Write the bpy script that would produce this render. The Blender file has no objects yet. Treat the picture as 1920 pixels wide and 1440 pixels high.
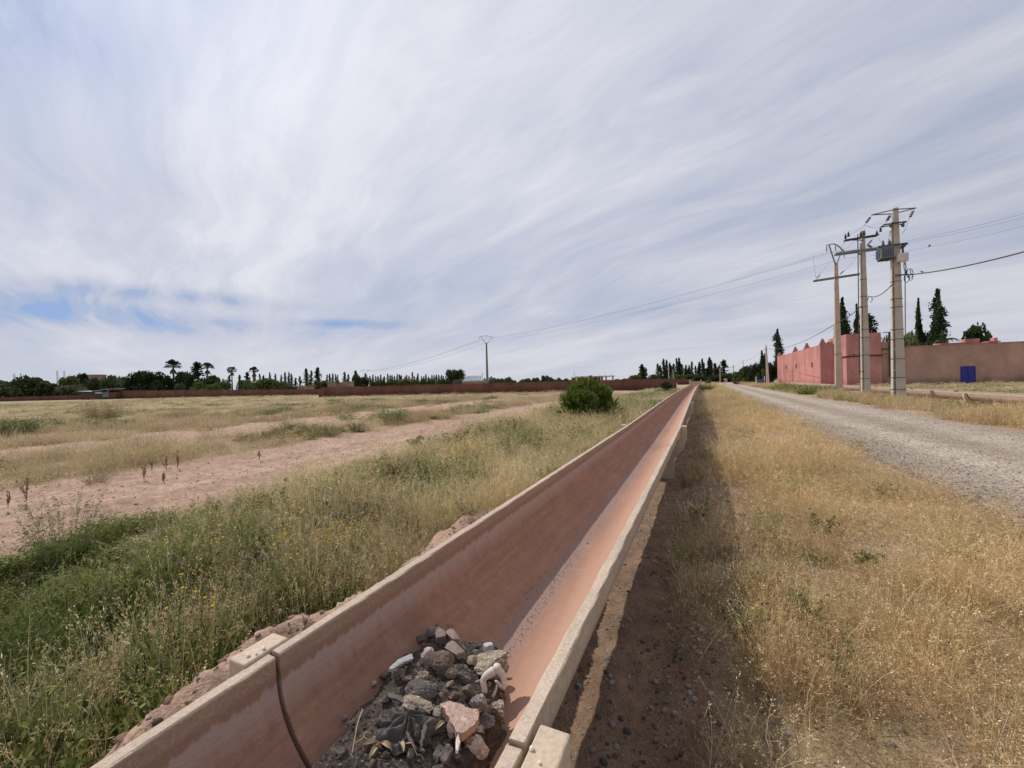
import bpy, math, random
import numpy as np
from mathutils import Vector, Matrix

# ------------------------------------------------------------------ camera, light, exposure
SC = bpy.context.scene
COL = SC.collection
F = 775.0                                   # focal length in pixels of a 1920 px wide frame
ROLL, PITCH, H = math.radians(1.5), math.atan(2.7 / 775.0), 1.6
fwd = np.array([0, math.cos(PITCH), -math.sin(PITCH)])
_r0 = np.array([1.0, 0, 0]); _u0 = np.cross(_r0, fwd)
rgt = math.cos(ROLL) * _r0 - math.sin(ROLL) * _u0
upv = math.sin(ROLL) * _r0 + math.cos(ROLL) * _u0
CAM = np.array([0, 0, H])
cam = bpy.data.objects.new('camera', bpy.data.cameras.new('camera'))
COL.objects.link(cam)
cam.matrix_world = Matrix([[rgt[0], upv[0], -fwd[0], 0], [rgt[1], upv[1], -fwd[1], 0],
                           [rgt[2], upv[2], -fwd[2], H], [0, 0, 0, 1]])
cam.data.sensor_width = 36; cam.data.lens = 36 * F / 1920
cam.data.clip_start = 0.05; cam.data.clip_end = 20000
SC.camera = cam
SC.view_settings.view_transform = 'Standard'; SC.view_settings.look = 'None'
SC.view_settings.exposure = 0.0; SC.view_settings.gamma = 1.0

AZ = math.radians(24.592)                   # direction of the channel and the road
U = np.array([math.sin(AZ), math.cos(AZ)])  # along
Wd = np.array([U[1], -U[0]])                # across, to the right
def W(s, t, z=0.0): return (s * Wd[0] + t * U[0], s * Wd[1] + t * U[1], z)
BETA = math.radians(18)
sun_h = -Wd * math.cos(BETA) + U * math.sin(BETA)
SUN_EL = math.radians(46)
sun_dir = Vector((sun_h[0] * math.cos(SUN_EL), sun_h[1] * math.cos(SUN_EL), math.sin(SUN_EL)))
sun = bpy.data.objects.new('sun', bpy.data.lights.new('sun', 'SUN'))
sun.data.energy = 3.3; sun.data.angle = math.radians(0.6); sun.data.color = (1, 0.955, 0.89)
sun.rotation_euler = sun_dir.to_track_quat('Z', 'Y').to_euler()
COL.objects.link(sun)

def ray(px, py):
    d = (px - 960) / F * rgt - (py - 720) / F * upv + fwd
    return d / d[1]
def onz(px, py, z=0.0):
    d = ray(px, py); return CAM + d * ((z - H) / d[2])
def atd(px, py, depth): return CAM + ray(px, py) * depth
def ons(px, py, s):                          # on the vertical plane at offset s from the camera's line
    d = ray(px, py); return CAM + d * (s / (d[:2] @ Wd))
def ont(px, py, t):
    d = ray(px, py); return CAM + d * (t / (d[:2] @ U))
def st(P): return float(P[0] * Wd[0] + P[1] * Wd[1]), float(P[0] * U[0] + P[1] * U[1])

# ------------------------------------------------------------------ node helpers
class NT:
    def __init__(s, tree): s.t = tree; s.n = tree.nodes; s.l = tree.links
    def new(s, typ, **kw):
        n = s.n.new(typ)
        for k, v in kw.items():
            if hasattr(n, k) and not k.startswith('i_'): setattr(n, k, v)
        return n
    def link(s, a, b): s.l.new(a, b)
    def setin(s, sock, v):
        if isinstance(v, bpy.types.NodeSocket): s.l.new(v, sock)
        elif v is not None:
            if hasattr(sock, 'default_value'):
                try: sock.default_value = v
                except Exception: sock.default_value = tuple(v) + (1,) if len(v) == 3 else v
    def math(s, op, a, b=None, c=None, clamp=False):
        n = s.n.new('ShaderNodeMath'); n.operation = op; n.use_clamp = clamp
        s.setin(n.inputs[0], a)
        if b is not None: s.setin(n.inputs[1], b)
        if c is not None: s.setin(n.inputs[2], c)
        return n.outputs[0]
    def vmath(s, op, a, b=None):
        n = s.n.new('ShaderNodeVectorMath'); n.operation = op
        s.setin(n.inputs[0], a)
        if b is not None: s.setin(n.inputs[1], b)
        return n.outputs[0]
    def noise(s, vec, scale, detail=4, rough=0.55, dist=0.0, out=0):
        n = s.n.new('ShaderNodeTexNoise'); s.setin(n.inputs['Vector'], vec)
        n.inputs['Scale'].default_value = scale; n.inputs['Detail'].default_value = detail
        n.inputs['Roughness'].default_value = rough; n.inputs['Distortion'].default_value = dist
        return n.outputs[out]
    def voro(s, vec, scale, feature='F1', out=0, rand=1.0):
        n = s.n.new('ShaderNodeTexVoronoi'); n.feature = feature; s.setin(n.inputs['Vector'], vec)
        n.inputs['Scale'].default_value = scale; n.inputs['Randomness'].default_value = rand
        return n.outputs[out]
    def ramp(s, fac, stops, interp='LINEAR'):
        n = s.n.new('ShaderNodeValToRGB'); n.color_ramp.interpolation = interp
        e = n.color_ramp.elements
        while len(e) < len(stops): e.new(0.5)
        for i, (p, c) in enumerate(stops):
            e[i].position = p
            e[i].color = (c, c, c, 1) if isinstance(c, (int, float)) else tuple(c) + (1,)
        s.setin(n.inputs[0], fac); return n.outputs[0]
    def mix(s, fac, a, b, mode='MIX'):
        n = s.n.new('ShaderNodeMix'); n.data_type = 'RGBA'; n.blend_type = mode
        s.setin(n.inputs[0], fac)
        for sock, v in ((n.inputs[6], a), (n.inputs[7], b)):
            if isinstance(v, bpy.types.NodeSocket): s.l.new(v, sock)
            elif isinstance(v, (int, float)): sock.default_value = (v, v, v, 1)
            else: sock.default_value = tuple(v)[:3] + (1,)
        return n.outputs[2]
    def mapping(s, vec, scale=(1, 1, 1), rot=(0, 0, 0), loc=(0, 0, 0)):
        n = s.n.new('ShaderNodeMapping'); s.setin(n.inputs[0], vec)
        n.inputs['Scale'].default_value = scale; n.inputs['Rotation'].default_value = rot
        n.inputs['Location'].default_value = loc; return n.outputs[0]

def material(name, build, rough=0.9, bump=None, spec=0.3):
    m = bpy.data.materials.new(name); m.use_nodes = True
    nt = NT(m.node_tree); nt.n.clear()
    out = nt.n.new('ShaderNodeOutputMaterial'); b = nt.n.new('ShaderNodeBsdfPrincipled')
    b.inputs['Roughness'].default_value = rough; b.inputs['Specular IOR Level'].default_value = spec
    nt.link(b.outputs[0], out.inputs[0])
    geo = nt.n.new('ShaderNodeTexCoord').outputs['Object']
    col, h = build(nt, geo, b)
    nt.setin(b.inputs['Base Color'], col if isinstance(col, bpy.types.NodeSocket) else tuple(col) + (1,))
    if h is not None:
        bp = nt.n.new('ShaderNodeBump'); bp.inputs['Strength'].default_value = 1.0
        bp.inputs['Distance'].default_value = bump or 0.01
        nt.link(h, bp.inputs['Height']); nt.link(bp.outputs[0], b.inputs['Normal'])
    return m

def simple(name, c1, c2=None, scale=4, rough=0.9, bump=0.004, fine=40, spec=0.3, metal=0.0):
    c2 = c2 or tuple(x * 0.7 for x in c1)
    def f(nt, v, b):
        b.inputs['Metallic'].default_value = metal
        a = nt.noise(v, scale, 6, 0.6); g = nt.noise(v, fine, 3, 0.6)
        k = nt.ramp(a, [(0.35, 0.0), (0.65, 1.0)])
        c = nt.mix(k, c1, c2)
        c = nt.mix(0.5, c, nt.ramp(g, [(0.3, 0.72), (0.7, 1.25)]), 'MULTIPLY')
        return c, nt.math('ADD', nt.math('MULTIPLY', a, 0.6), nt.math('MULTIPLY', g, 0.4))
    return material(name, f, rough, bump, spec)

# ------------------------------------------------------------------ world: Nishita sky under thin high cloud
wd = bpy.data.worlds.new('World'); SC.world = wd; wd.use_nodes = True
nt = NT(wd.node_tree); nt.n.clear()
wo = nt.n.new('ShaderNodeOutputWorld'); bg = nt.n.new('ShaderNodeBackground')
SKY = 0.1
bg.inputs['Strength'].default_value = SKY
sky = nt.n.new('ShaderNodeTexSky'); sky.sky_type = 'NISHITA'; sky.sun_disc = False
sky.sun_elevation = SUN_EL; sky.sun_rotation = math.atan2(sun_dir.x, sun_dir.y)
sky.altitude = 400; sky.air_density = 1.0; sky.dust_density = 0.4; sky.ozone_density = 2.2
dirv = nt.n.new('ShaderNodeTexCoord').outputs['Generated']
sep = nt.n.new('ShaderNodeSeparateXYZ'); nt.link(dirv, sep.inputs[0])
zz = nt.math('ADD', nt.math('MAXIMUM', sep.outputs[2], 0.0), 0.15)
cmb = nt.n.new('ShaderNodeCombineXYZ')
nt.link(nt.math('DIVIDE', sep.outputs[0], zz), cmb.inputs[0])
nt.link(nt.math('DIVIDE', sep.outputs[1], zz), cmb.inputs[1])
P = cmb.outputs[0]
Pr = nt.mapping(P, (1, 1, 1), (0, 0, math.radians(-38)))
# streaks drawn out along the wind
warp = nt.noise(Pr, 0.55, 3, 0.5, 0.0, 1)
Pw = nt.vmath('ADD', Pr, nt.vmath('MULTIPLY', nt.vmath('SUBTRACT', warp, (0.5, 0.5, 0.5)), (0.8, 0.8, 0)))
big = nt.noise(nt.mapping(Pw, (0.55, 0.28, 1), (0, 0, 0), (3.1, 1.7, 0)), 1.0, 3, 0.5)
st1 = nt.noise(nt.mapping(Pw, (1.5, 0.38, 1), (0, 0, 0), (0.3, 5.2, 0)), 1.0, 8, 0.58, 0.25)
st2 = nt.noise(nt.mapping(Pw, (5.5, 1.5, 1), (0, 0, 0.45), (7, 2, 0)), 1.0, 9, 0.66, 0.5)
dens = nt.math('ADD', nt.math('MULTIPLY', big, 0.52), nt.math('ADD', nt.math('MULTIPLY', st1, 0.36), nt.math('MULTIPLY', st2, 0.19)))
# hand placed holes in the cloud where the photograph shows blue: a soft disc in direction space
def gap(px, py, wpx, hpx, amt):
    global dens
    d = ray(px, py); d = d / np.linalg.norm(d)
    hx = np.cross(d, [0, 0, 1.0]); hx /= np.linalg.norm(hx); hy = np.cross(hx, d)
    def dot(v): 
        n = nt.n.new('ShaderNodeVectorMath'); n.operation = 'DOT_PRODUCT'; nt.link(dirv, n.inputs[0]); n.inputs[1].default_value = tuple(v); return n.outputs['Value']
    a = nt.math('DIVIDE', dot(hx), wpx / F); b = nt.math('DIVIDE', dot(hy), hpx / F)
    r2 = nt.math('ADD', nt.math('MULTIPLY', a, a), nt.math('MULTIPLY', b, b))
    g = nt.math('POWER', 2.718, nt.math('MULTIPLY', r2, -1.0))
    front = nt.math('GREATER_THAN', dot(d), 0.0)
    g = nt.math('MULTIPLY', g, front)
    # raggedness
    dens = nt.math('SUBTRACT', dens, nt.math('MULTIPLY', nt.math('MULTIPLY', g, amt), nt.ramp(st1, [(0.36, 1.5), (0.62, 0.25)])))
gap(60, 572, 130, 22, 0.21)
gap(310, 553, 110, 11, 0.25)
gap(280, 603, 170, 18, 0.20)
gap(660, 607, 70, 7, 0.16)
gap(1330, 580, 120, 12, 0.20)
gap(1320, 165, 190, 80, 0.10)
gap(1850, 60, 260, 110, 0.05)
gap(1860, 285, 200, 50, 0.07)
gap(60, 40, 120, 70, 0.05)
cov = nt.ramp(dens, [(0.26, 0.10), (0.36, 0.60), (0.44, 0.93), (0.55, 1.0)], 'EASE')
shade = nt.ramp(dens, [(0.38, (0.435, 0.49, 0.64)), (0.46, (0.53, 0.57, 0.70)), (0.53, (0.615, 0.64, 0.745)), (0.61, (0.76, 0.775, 0.845))])
# thinner/brighter cloud toward the sun
nd = nt.n.new('ShaderNodeVectorMath'); nd.operation = 'DOT_PRODUCT'
nt.link(dirv, nd.inputs[0]); nd.inputs[1].default_value = tuple(sun_dir)
glow = nt.ramp(nd.outputs['Value'], [(0.0, 0.84), (0.35, 0.91), (0.65, 0.975), (0.9, 1.03), (1.0, 1.3)])
shade = nt.mix(1.0, shade, glow, 'MULTIPLY')
# toward the horizon the cloud closes up into a pale veil
hz = nt.ramp(sep.outputs[2], [(0.0, 1.0), (0.10, 0.55), (0.22, 0.0)])
shade = nt.mix(nt.math('MULTIPLY', hz, 0.75), shade, (0.635, 0.65, 0.715))
cov = nt.math('MAXIMUM', cov, nt.ramp(sep.outputs[2], [(0.0, 0.97), (0.08, 0.9), (0.13, 0.0)]))
cl = nt.mix(1.0, shade, (10, 10, 10), 'MULTIPLY')
nt.link(nt.mix(cov, nt.mix(0.78, sky.outputs[0], (2.1, 3.4, 6.5)), cl), bg.inputs['Color'])
nt.link(bg.outputs[0], wo.inputs[0])

# ------------------------------------------------------------------ object helpers
RNG = np.random.default_rng(7); random.seed(7)
def tag(o, label=None, cat=None, group=None, kind=None):
    if label: o['label'] = label
    if cat: o['category'] = cat
    if group: o['group'] = group
    if kind: o['kind'] = kind
    return o
def empty(name, loc=(0, 0, 0), rz=0.0, label=None, cat=None, group=None):
    o = bpy.data.objects.new(name, None); COL.objects.link(o)
    o.empty_display_size = 0.2; o.location = loc; o.rotation_euler = (0, 0, rz)
    return tag(o, label, cat, group)
def link(name, me, parent=None, mat=None):
    o = bpy.data.objects.new(name, me); COL.objects.link(o)
    if parent is not None: o.parent = parent
    if mat is not None and not me.materials: me.materials.append(mat)
    return o
def mesh_np(name, V, Fc, cols=None, smooth=False, mat=None):
    """V (n,3); Fc (m,3) or (m,4) array or list of polygons; cols (n,3) vertex colour."""
    me = bpy.data.meshes.new(name)
    V = np.asarray(V, dtype=np.float32)
    if isinstance(Fc, np.ndarray):
        m, k = Fc.shape
        me.vertices.add(len(V)); me.vertices.foreach_set('co', V.ravel())
        me.loops.add(m * k); me.loops.foreach_set('vertex_index', Fc.astype(np.int32).ravel())
        me.polygons.add(m)
        me.polygons.foreach_set('loop_start', np.arange(0, m * k, k, dtype=np.int32))
        me.polygons.foreach_set('loop_total', np.full(m, k, dtype=np.int32))
        me.update(calc_edges=True)
    else:
        me.from_pydata([tuple(v) for v in V.tolist()], [], [tuple(f) for f in Fc])
    if cols is not None:
        c = me.attributes.new('tint', 'FLOAT_COLOR', 'POINT')
        a = np.ones((len(V), 4), np.float32); a[:, :3] = cols
        c.data.foreach_set('color', a.ravel())
    if smooth: me.polygons.foreach_set('use_smooth', np.ones(len(me.polygons), dtype=bool))
    if mat: me.materials.append(mat)
    me.update(); return me

class MB:
    """collects boxes, bars, tubes and lathes into one mesh"""
    def __init__(s): s.v = []; s.f = []
    def add(s, V, Fs):
        b = len(s.v); s.v += [tuple(map(float, p)) for p in V]; s.f += [tuple(i + b for i in f) for f in Fs]
    def box(s, c, size, rot=None, taper=1.0):
        x, y, z = [q / 2 for q in size]
        P = [(-x, -y, -z), (x, -y, -z), (x, y, -z), (-x, y, -z)] + [(a * taper, b * taper, z) for a, b in ((-x, -y), (x, -y), (x, y), (-x, y))]
        if rot is not None: P = [tuple(rot @ Vector(p)) for p in P]
        P = [(p[0] + c[0], p[1] + c[1], p[2] + c[2]) for p in P]
        s.add(P, [(0, 3, 2, 1), (4, 5, 6, 7), (0, 1, 5, 4), (1, 2, 6, 5), (2, 3, 7, 6), (3, 0, 4, 7)])
    def bar(s, a, b, w, h=None, up=(0, 0, 1)):
        a, b = Vector(a), Vector(b); h = h or w; d = (b - a)
        if d.length < 1e-6: return
        z = d.normalized(); x = z.cross(Vector(up))
        if x.length < 1e-3: x = z.cross(Vector((1, 0, 0)))
        x.normalize(); y = x.cross(z)
        P = [q + x * sx * w / 2 + y * sy * h / 2 for q in (a, b) for sx, sy in ((-1, -1), (1, -1), (1, 1), (-1, 1))]
        s.add(P, [(0, 3, 2, 1), (4, 5, 6, 7), (0, 1, 5, 4), (1, 2, 6, 5), (2, 3, 7, 6), (3, 0, 4, 7)])
    def tube(s, pts, r, n=6, r2=None, cap=True):
        pts = [Vector(p) for p in pts]; N = len(pts); base = len(s.v); r2 = r if r2 is None else r2
        prev = None
        for i, p in enumerate(pts):
            d = (pts[min(i + 1, N - 1)] - pts[max(i - 1, 0)]).normalized()
            x = d.cross(Vector((0, 0, 1))) if prev is None else prev - d * prev.dot(d)
            if x.length < 1e-3: x = d.cross(Vector((1, 0, 0)))
            x.normalize(); prev = x; y = d.cross(x); rr = (r + (r2 - r) * i / max(1, N - 1)) if not callable(r) else r(i / max(1, N - 1))
            for k in range(n):
                a = 2 * math.pi * k / n; s.v.append(tuple(p + x * math.cos(a) * rr + y * math.sin(a) * rr))
        for i in range(N - 1):
            for k in range(n):
                s.f.append((base + i * n + k, base + i * n + (k + 1) % n, base + (i + 1) * n + (k + 1) % n, base + (i + 1) * n + k))
        if cap: s.f.append(tuple(base + k for k in reversed(range(n)))); s.f.append(tuple(base + (N - 1) * n + k for k in range(n)))
    def lathe(s, prof, c=(0, 0, 0), n=12, rot=None):
        base = len(s.v)
        for r, z in prof:
            for k in range(n):
                a = 2 * math.pi * k / n; p = Vector((r * math.cos(a), r * math.sin(a), z))
                if rot is not None: p = rot @ p
                s.v.append((p[0] + c[0], p[1] + c[1], p[2] + c[2]))
        for i in range(len(prof) - 1):
            for k in range(n):
                s.f.append((base + i * n + k, base + i * n + (k + 1) % n, base + (i + 1) * n + (k + 1) % n, base + (i + 1) * n + k))
        s.f.append(tuple(base + k for k in reversed(range(n)))); s.f.append(tuple(base + (len(prof) - 1) * n + k for k in range(n)))
    def build(s, name, mat, parent=None, bevel=0.0, smooth=False):
        me = bpy.data.meshes.new(name); me.from_pydata(s.v, [], s.f)
        if mat: me.materials.append(mat)
        if smooth: me.polygons.foreach_set('use_smooth', np.ones(len(me.polygons), dtype=bool))
        me.update(); o = bpy.data.objects.new(name, me); COL.objects.link(o)
        if parent is not None: o.parent = parent
        if bevel:
            b = o.modifiers.new('bevel', 'BEVEL'); b.width = bevel; b.segments = 2; b.limit_method = 'ANGLE'
        return o
def copy_tree(o, parent=None):
    c = o.copy(); COL.objects.link(c)
    if parent is not None: c.parent = parent
    for ch in list(o.children): copy_tree(ch, c)
    return c

# value noise for numpy
def vnoise(x, y, seed=0):
    x = np.asarray(x, float); y = np.asarray(y, float)
    xi = np.floor(x).astype(np.int64); yi = np.floor(y).astype(np.int64)
    fx = x - xi; fy = y - yi; fx = fx * fx * (3 - 2 * fx); fy = fy * fy * (3 - 2 * fy)
    def h(a, b):
        n = (a * 374761393 + b * 668265263 + seed * 1442695041) & 0xFFFFFFFF
        n = ((n ^ (n >> 13)) * 1274126177) & 0xFFFFFFFF
        return ((n ^ (n >> 16)) & 0xFFFF) / 65535.0
    return (h(xi, yi) * (1 - fx) + h(xi + 1, yi) * fx) * (1 - fy) + (h(xi, yi + 1) * (1 - fx) + h(xi + 1, yi + 1) * fx) * fy
def fbm(x, y, oct=4, seed=0):
    a = 0; w = 1.0; tot = 0
    for o in range(oct):
        a = a + w * vnoise(x * 2 ** o, y * 2 ** o, seed + o * 17); tot += w; w *= 0.5
    return a / tot
def sm(a, b, x):
    k = np.clip((np.asarray(x, float) - a) / (b - a), 0, 1); return k * k * (3 - 2 * k)
def band(x, a, b, e): return sm(a - e, a + e, x) * (1 - sm(b - e, b + e, x))

# ------------------------------------------------------------------ ground
ROAD0, ROAD1 = 2.85, 7.15
def ground_z(s, t, detail=True):
    s = np.asarray(s, float); t = np.asarray(t, float)
    z = 0.10 * (fbm(s * 0.05 + 3, t * 0.05, 3, 5) - 0.5) * sm(12, 40, np.hypot(s, t))
    # sunken strip under and right of the channel
    z = z - 0.20 * band(s, -1.6, -0.12, 0.24)
    # soil heaped against the left side of the channel
    bh = 1 - 0.75 * sm(2.2, 5.2, t)
    lump = fbm(s * 2.4, t * 1.7, 4, 11)
    crest = -1.80 + 0.16 * (1 - sm(0.3, 0.9, t)) + 0.12 * (fbm(t * 0.9, t * 0 + 2.0, 2, 3) - 0.5) * 2
    berm = np.where(s > crest, 0.52 - 0.14 * sm(0, 0.45, s - crest), 0.50 * (1 - sm(0, 0.42, crest - s)))
    berm = berm * (s < -1.15) * bh * (0.72 + 0.5 * lump)
    z = np.where(s < -1.1, np.maximum(z, berm), z)
    # dirt track ruts, road crown
    trk = band(s, -9.6, -7.1, 0.35)
    z = z - 0.05 * trk + 0.03 * trk * np.sin((s + 8.35) * 5.2)
    rd = band(s, ROAD0, ROAD1, 0.25)
    z = z * (1 - rd) + rd * (0.035 - 0.03 * np.exp(-((s - 4.1) / 0.35) ** 2) - 0.03 * np.exp(-((s - 6.0) / 0.35) ** 2))
    z = z - 0.40 * band(s, 10.9, 13.6, 0.6)
    if detail:
        near = 1 - sm(6, 30, np.hypot(s, t))
        z = z + (1 - rd) * (0.05 * (fbm(s * 1.3, t * 1.3, 3, 21) - 0.5) + near * 0.035 * (fbm(s * 6, t * 6, 3, 31) - 0.5)
                            + near * 0.03 * band(s, -2.3, -1.2, 0.1) * (fbm(s * 14, t * 14, 3, 41) - 0.5) * 2)
    return z
def gz(s, t): return float(ground_z(np.array([s]), np.array([t]))[0])

# vegetation cover 0..1 at a place
def cover(s, t):
    n1 = fbm(s * 0.35 + 9, t * 0.22, 4, 51); n2 = fbm(s * 1.6, t * 1.1 + 4, 3, 61); n3 = fbm(s * 0.16 + 2, t * 0.05, 3, 71)
    c = np.zeros_like(s)
    wob = (n2 - 0.5) * 0.9
    # near bank between channel and track
    e1 = -2.16 + 0.24 * (1 - sm(0.3, 0.9, t)) + 0.35 * (fbm(t * 1.2, t * 0, 2, 81) - 0.5) + 0.48 * sm(1.8, 4.4, t)
    a = band(s + wob * 0.8, -6.35 - 0.5 * sm(4, 11, t), e1 + wob * 0.4, 0.16)
    a = a * (1 - 0.85 * band(s, -7.4, -5.6, 0.3) * band(t, 2.2, 5.0, 0.5) * (n2 > 0.42))
    c = np.maximum(c, a * np.clip(0.75 + (n2 - 0.4) * 1.2, 0.35, 1))
    # field: strips parallel to the track
    f = sm(-9.9, -10.4, s + wob * 1.4)
    so = s + wob * 1.5 + 1.6 * (n1 - 0.5)
    gA = band(so, -14.9, -10.6, 0.45) * (0.35 + 0.65 * sm(0.36, 0.5, n1))
    dirtB = band(so, -18.6, -15.0, 0.5) * (1 - 0.7 * sm(24, 42, t))
    rest = sm(-18.0, -18.9, so)
    far = np.clip(1.1 - 0.9 * band(s + 6 * (n1 - .5), -33, -30, 0.7) - 0.8 * band(so, -24.2, -23.0, 0.4) * (t < 22), 0, 1)
    fld = np.clip(gA + rest * far + 0.6 * band(so, -18.6, -15, .5) * sm(24, 42, t), 0, 1) * (1 - dirtB * 0.92) * np.clip(0.35 + n2 * 1.3, 0, 1)
    fld = np.maximum(fld, 0.16 * (n2 > 0.47) * band(s, -18, -10, .5))
    c = np.maximum(c, f * fld)
    # verge between channel and road
    r = np.maximum(band(s + wob * 0.7, 0.34, ROAD0 - 0.02, 0.16) * np.clip(0.9 + (n2 - 0.4) * 0.9, 0.5, 1), band(s + wob * 1.3, -0.22, 0.6, 0.15) * 0.75 * ((n2 > 0.38) | ((t < 4) & (s > 0.02))))
    c = np.maximum(c, r)
    # far side of the road
    q = sm(7.25, 7.7, s + wob * 0.6) * np.clip(0.8 + (n2 - 0.4), 0.3, 1) * (1 - 0.72 * band(s, 9.9, 13.2, 0.3))
    c = np.maximum(c, q)
    return np.clip(c, 0, 1)
def greenness(s, t):
    n = fbm(s * 0.55 + 31, t * 0.4, 3, 91); n2 = fbm(s * 2 + 5, t * 2, 2, 95)
    g = np.zeros_like(s)
    left = band(s, -7.2, -1.3, 0.2)
    near = 1.0 - 0.82 * sm(0.9, 3.0, t + 0.32 * (s + 2.2))
    g = g + left * np.clip(near * (0.42 + 1.0 * n), 0, 1)
    g = g + left * 0.32 * sm(0.54, 0.66, n) * sm(3, 6, t)
    g = g + sm(-9.6, -10.5, s) * 0.55 * sm(0.54, 0.68, n)
    g = g + band(s, 0.3, 2.9, 0.2) * (0.01 + 0.08 * sm(0.60, 0.70, n))
    g = g + band(s, 7.6, 10.5, 0.5) * (0.9 * band(t, 40, 62, 3) + 0.25 * sm(0.60, 0.72, n))
    g = g + sm(12.6, 13.5, s) * 0.45 * sm(0.45, 0.62, n)
    g = np.clip(g + 0.15 * (n2 - 0.5), 0, 1)
    return np.where((s > -0.5) & (s < 3.2), 0.012 * sm(0.45, 0.6, n), g)

def ground_colour(s, t):
    n = fbm(s * 0.8, t * 0.8, 4, 101)[:, None]; n2 = fbm(s * 5, t * 5, 3, 111)[:, None]
    red = np.array([0.36, 0.205, 0.150]); pale = np.array([0.505, 0.355, 0.255]); dark = np.array([0.20, 0.125, 0.095])
    c = red * (1 - n) + pale * n
    c = c * (0.85 + 0.3 * n2)
    # trodden track and bare field: paler, pinker
    k = np.clip(band(s, -9.7, -7.0, 0.3) + sm(-9.7, -10.6, s) * 0.8, 0, 1)[:, None]
    nr = fbm(s * 1.7 + 20, t * .5, 4, 107)[:, None]; pr = pale * nr + np.array([0.41, 0.250, 0.185]) * (1 - nr)
    n6 = fbm(s * 9, t * 9, 3, 109)[:, None]; c = c * (1 - k) + k * (pr * (0.55 + 0.5 * n2 + 0.36 * n6))
    # pebbly soil right of the channel, brown of the shadow put into its colour
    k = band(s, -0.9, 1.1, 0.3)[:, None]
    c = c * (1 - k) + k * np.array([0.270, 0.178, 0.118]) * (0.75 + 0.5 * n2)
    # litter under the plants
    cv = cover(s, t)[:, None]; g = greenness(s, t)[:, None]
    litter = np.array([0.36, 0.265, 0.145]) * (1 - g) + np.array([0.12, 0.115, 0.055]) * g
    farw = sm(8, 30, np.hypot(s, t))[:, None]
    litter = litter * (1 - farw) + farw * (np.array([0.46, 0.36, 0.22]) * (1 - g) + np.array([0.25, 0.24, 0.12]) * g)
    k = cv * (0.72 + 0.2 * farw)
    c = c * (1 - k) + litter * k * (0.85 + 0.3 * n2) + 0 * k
    vf = sm(90, 220, np.hypot(s, t))[:, None]
    c = c * (1 - vf) + vf * np.array([0.20, 0.19, 0.10])
    return c

def soil_mat():
    def f(nt, v, b):
        at = nt.n.new('ShaderNodeAttribute'); at.attribute_name = 'tint'
        a = nt.noise(v, 9, 7, 0.62); g = nt.noise(v, 70, 5, 0.6)
        vo = nt.voro(v, 38, 'F1'); vc = nt.voro(v, 38, 'F1', 1)
        c = nt.mix(0.8, at.outputs['Color'], nt.ramp(a, [(0.3, 0.62), (0.7, 1.25)]), 'MULTIPLY')
        c = nt.mix(0.6, c, nt.ramp(g, [(0.3, 0.55), (0.7, 1.35)]), 'MULTIPLY')
        # scattered small stones
        sp = nt.n.new('ShaderNodeSeparateColor'); nt.link(vc, sp.inputs[0])
        stone = nt.math('MULTIPLY', nt.math('LESS_THAN', vo, 0.30), nt.math('GREATER_THAN', sp.outputs[0], 0.80))
        c = nt.mix(stone, c, nt.ramp(sp.outputs[1], [(0, (0.16, 0.13, 0.12)), (1, (0.42, 0.36, 0.31))]))
        h = nt.math('ADD', nt.math('MULTIPLY', a, 1.0), nt.math('MULTIPLY', g, 0.35))
        h = nt.math('ADD', h, nt.math('MULTIPLY', nt.math('MULTIPLY', stone, nt.math('SUBTRACT', 0.30, vo)), 2.0))
        return c, h
    return material('soil', f, 0.95, 0.035, 0.15)
M = {}
M['soil'] = soil_mat()

def build_ground():
    angs = np.concatenate([np.radians(np.linspace(-66, 66, 680)), np.radians(np.linspace(66, 294, 60)[1:-1])])
    r = np.concatenate([[0.02], np.geomspace(0.35, 160, 470), np.geomspace(165, 9000, 30)])
    A, R = np.meshgrid(angs, r)
    x = (R * np.sin(A)).ravel(); y = (R * np.cos(A)).ravel()
    s = x * Wd[0] + y * Wd[1]; t = x * U[0] + y * U[1]
    z = ground_z(s, t); z = np.where(np.hypot(x, y) > 400, 0.0, z)
    # the road keeps its own sheet, so the soil under it lies a little lower
    z = z - 0.02 * band(s, ROAD0 + 0.15, ROAD1 - 0.15, 0.1)
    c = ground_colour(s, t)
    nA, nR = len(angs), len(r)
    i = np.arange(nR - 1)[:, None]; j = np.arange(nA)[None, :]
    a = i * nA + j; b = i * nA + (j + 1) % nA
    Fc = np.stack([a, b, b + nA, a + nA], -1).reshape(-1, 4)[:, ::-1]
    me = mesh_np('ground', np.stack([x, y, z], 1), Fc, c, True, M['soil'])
    tag(link('ground', me), kind='structure')
build_ground()

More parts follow.
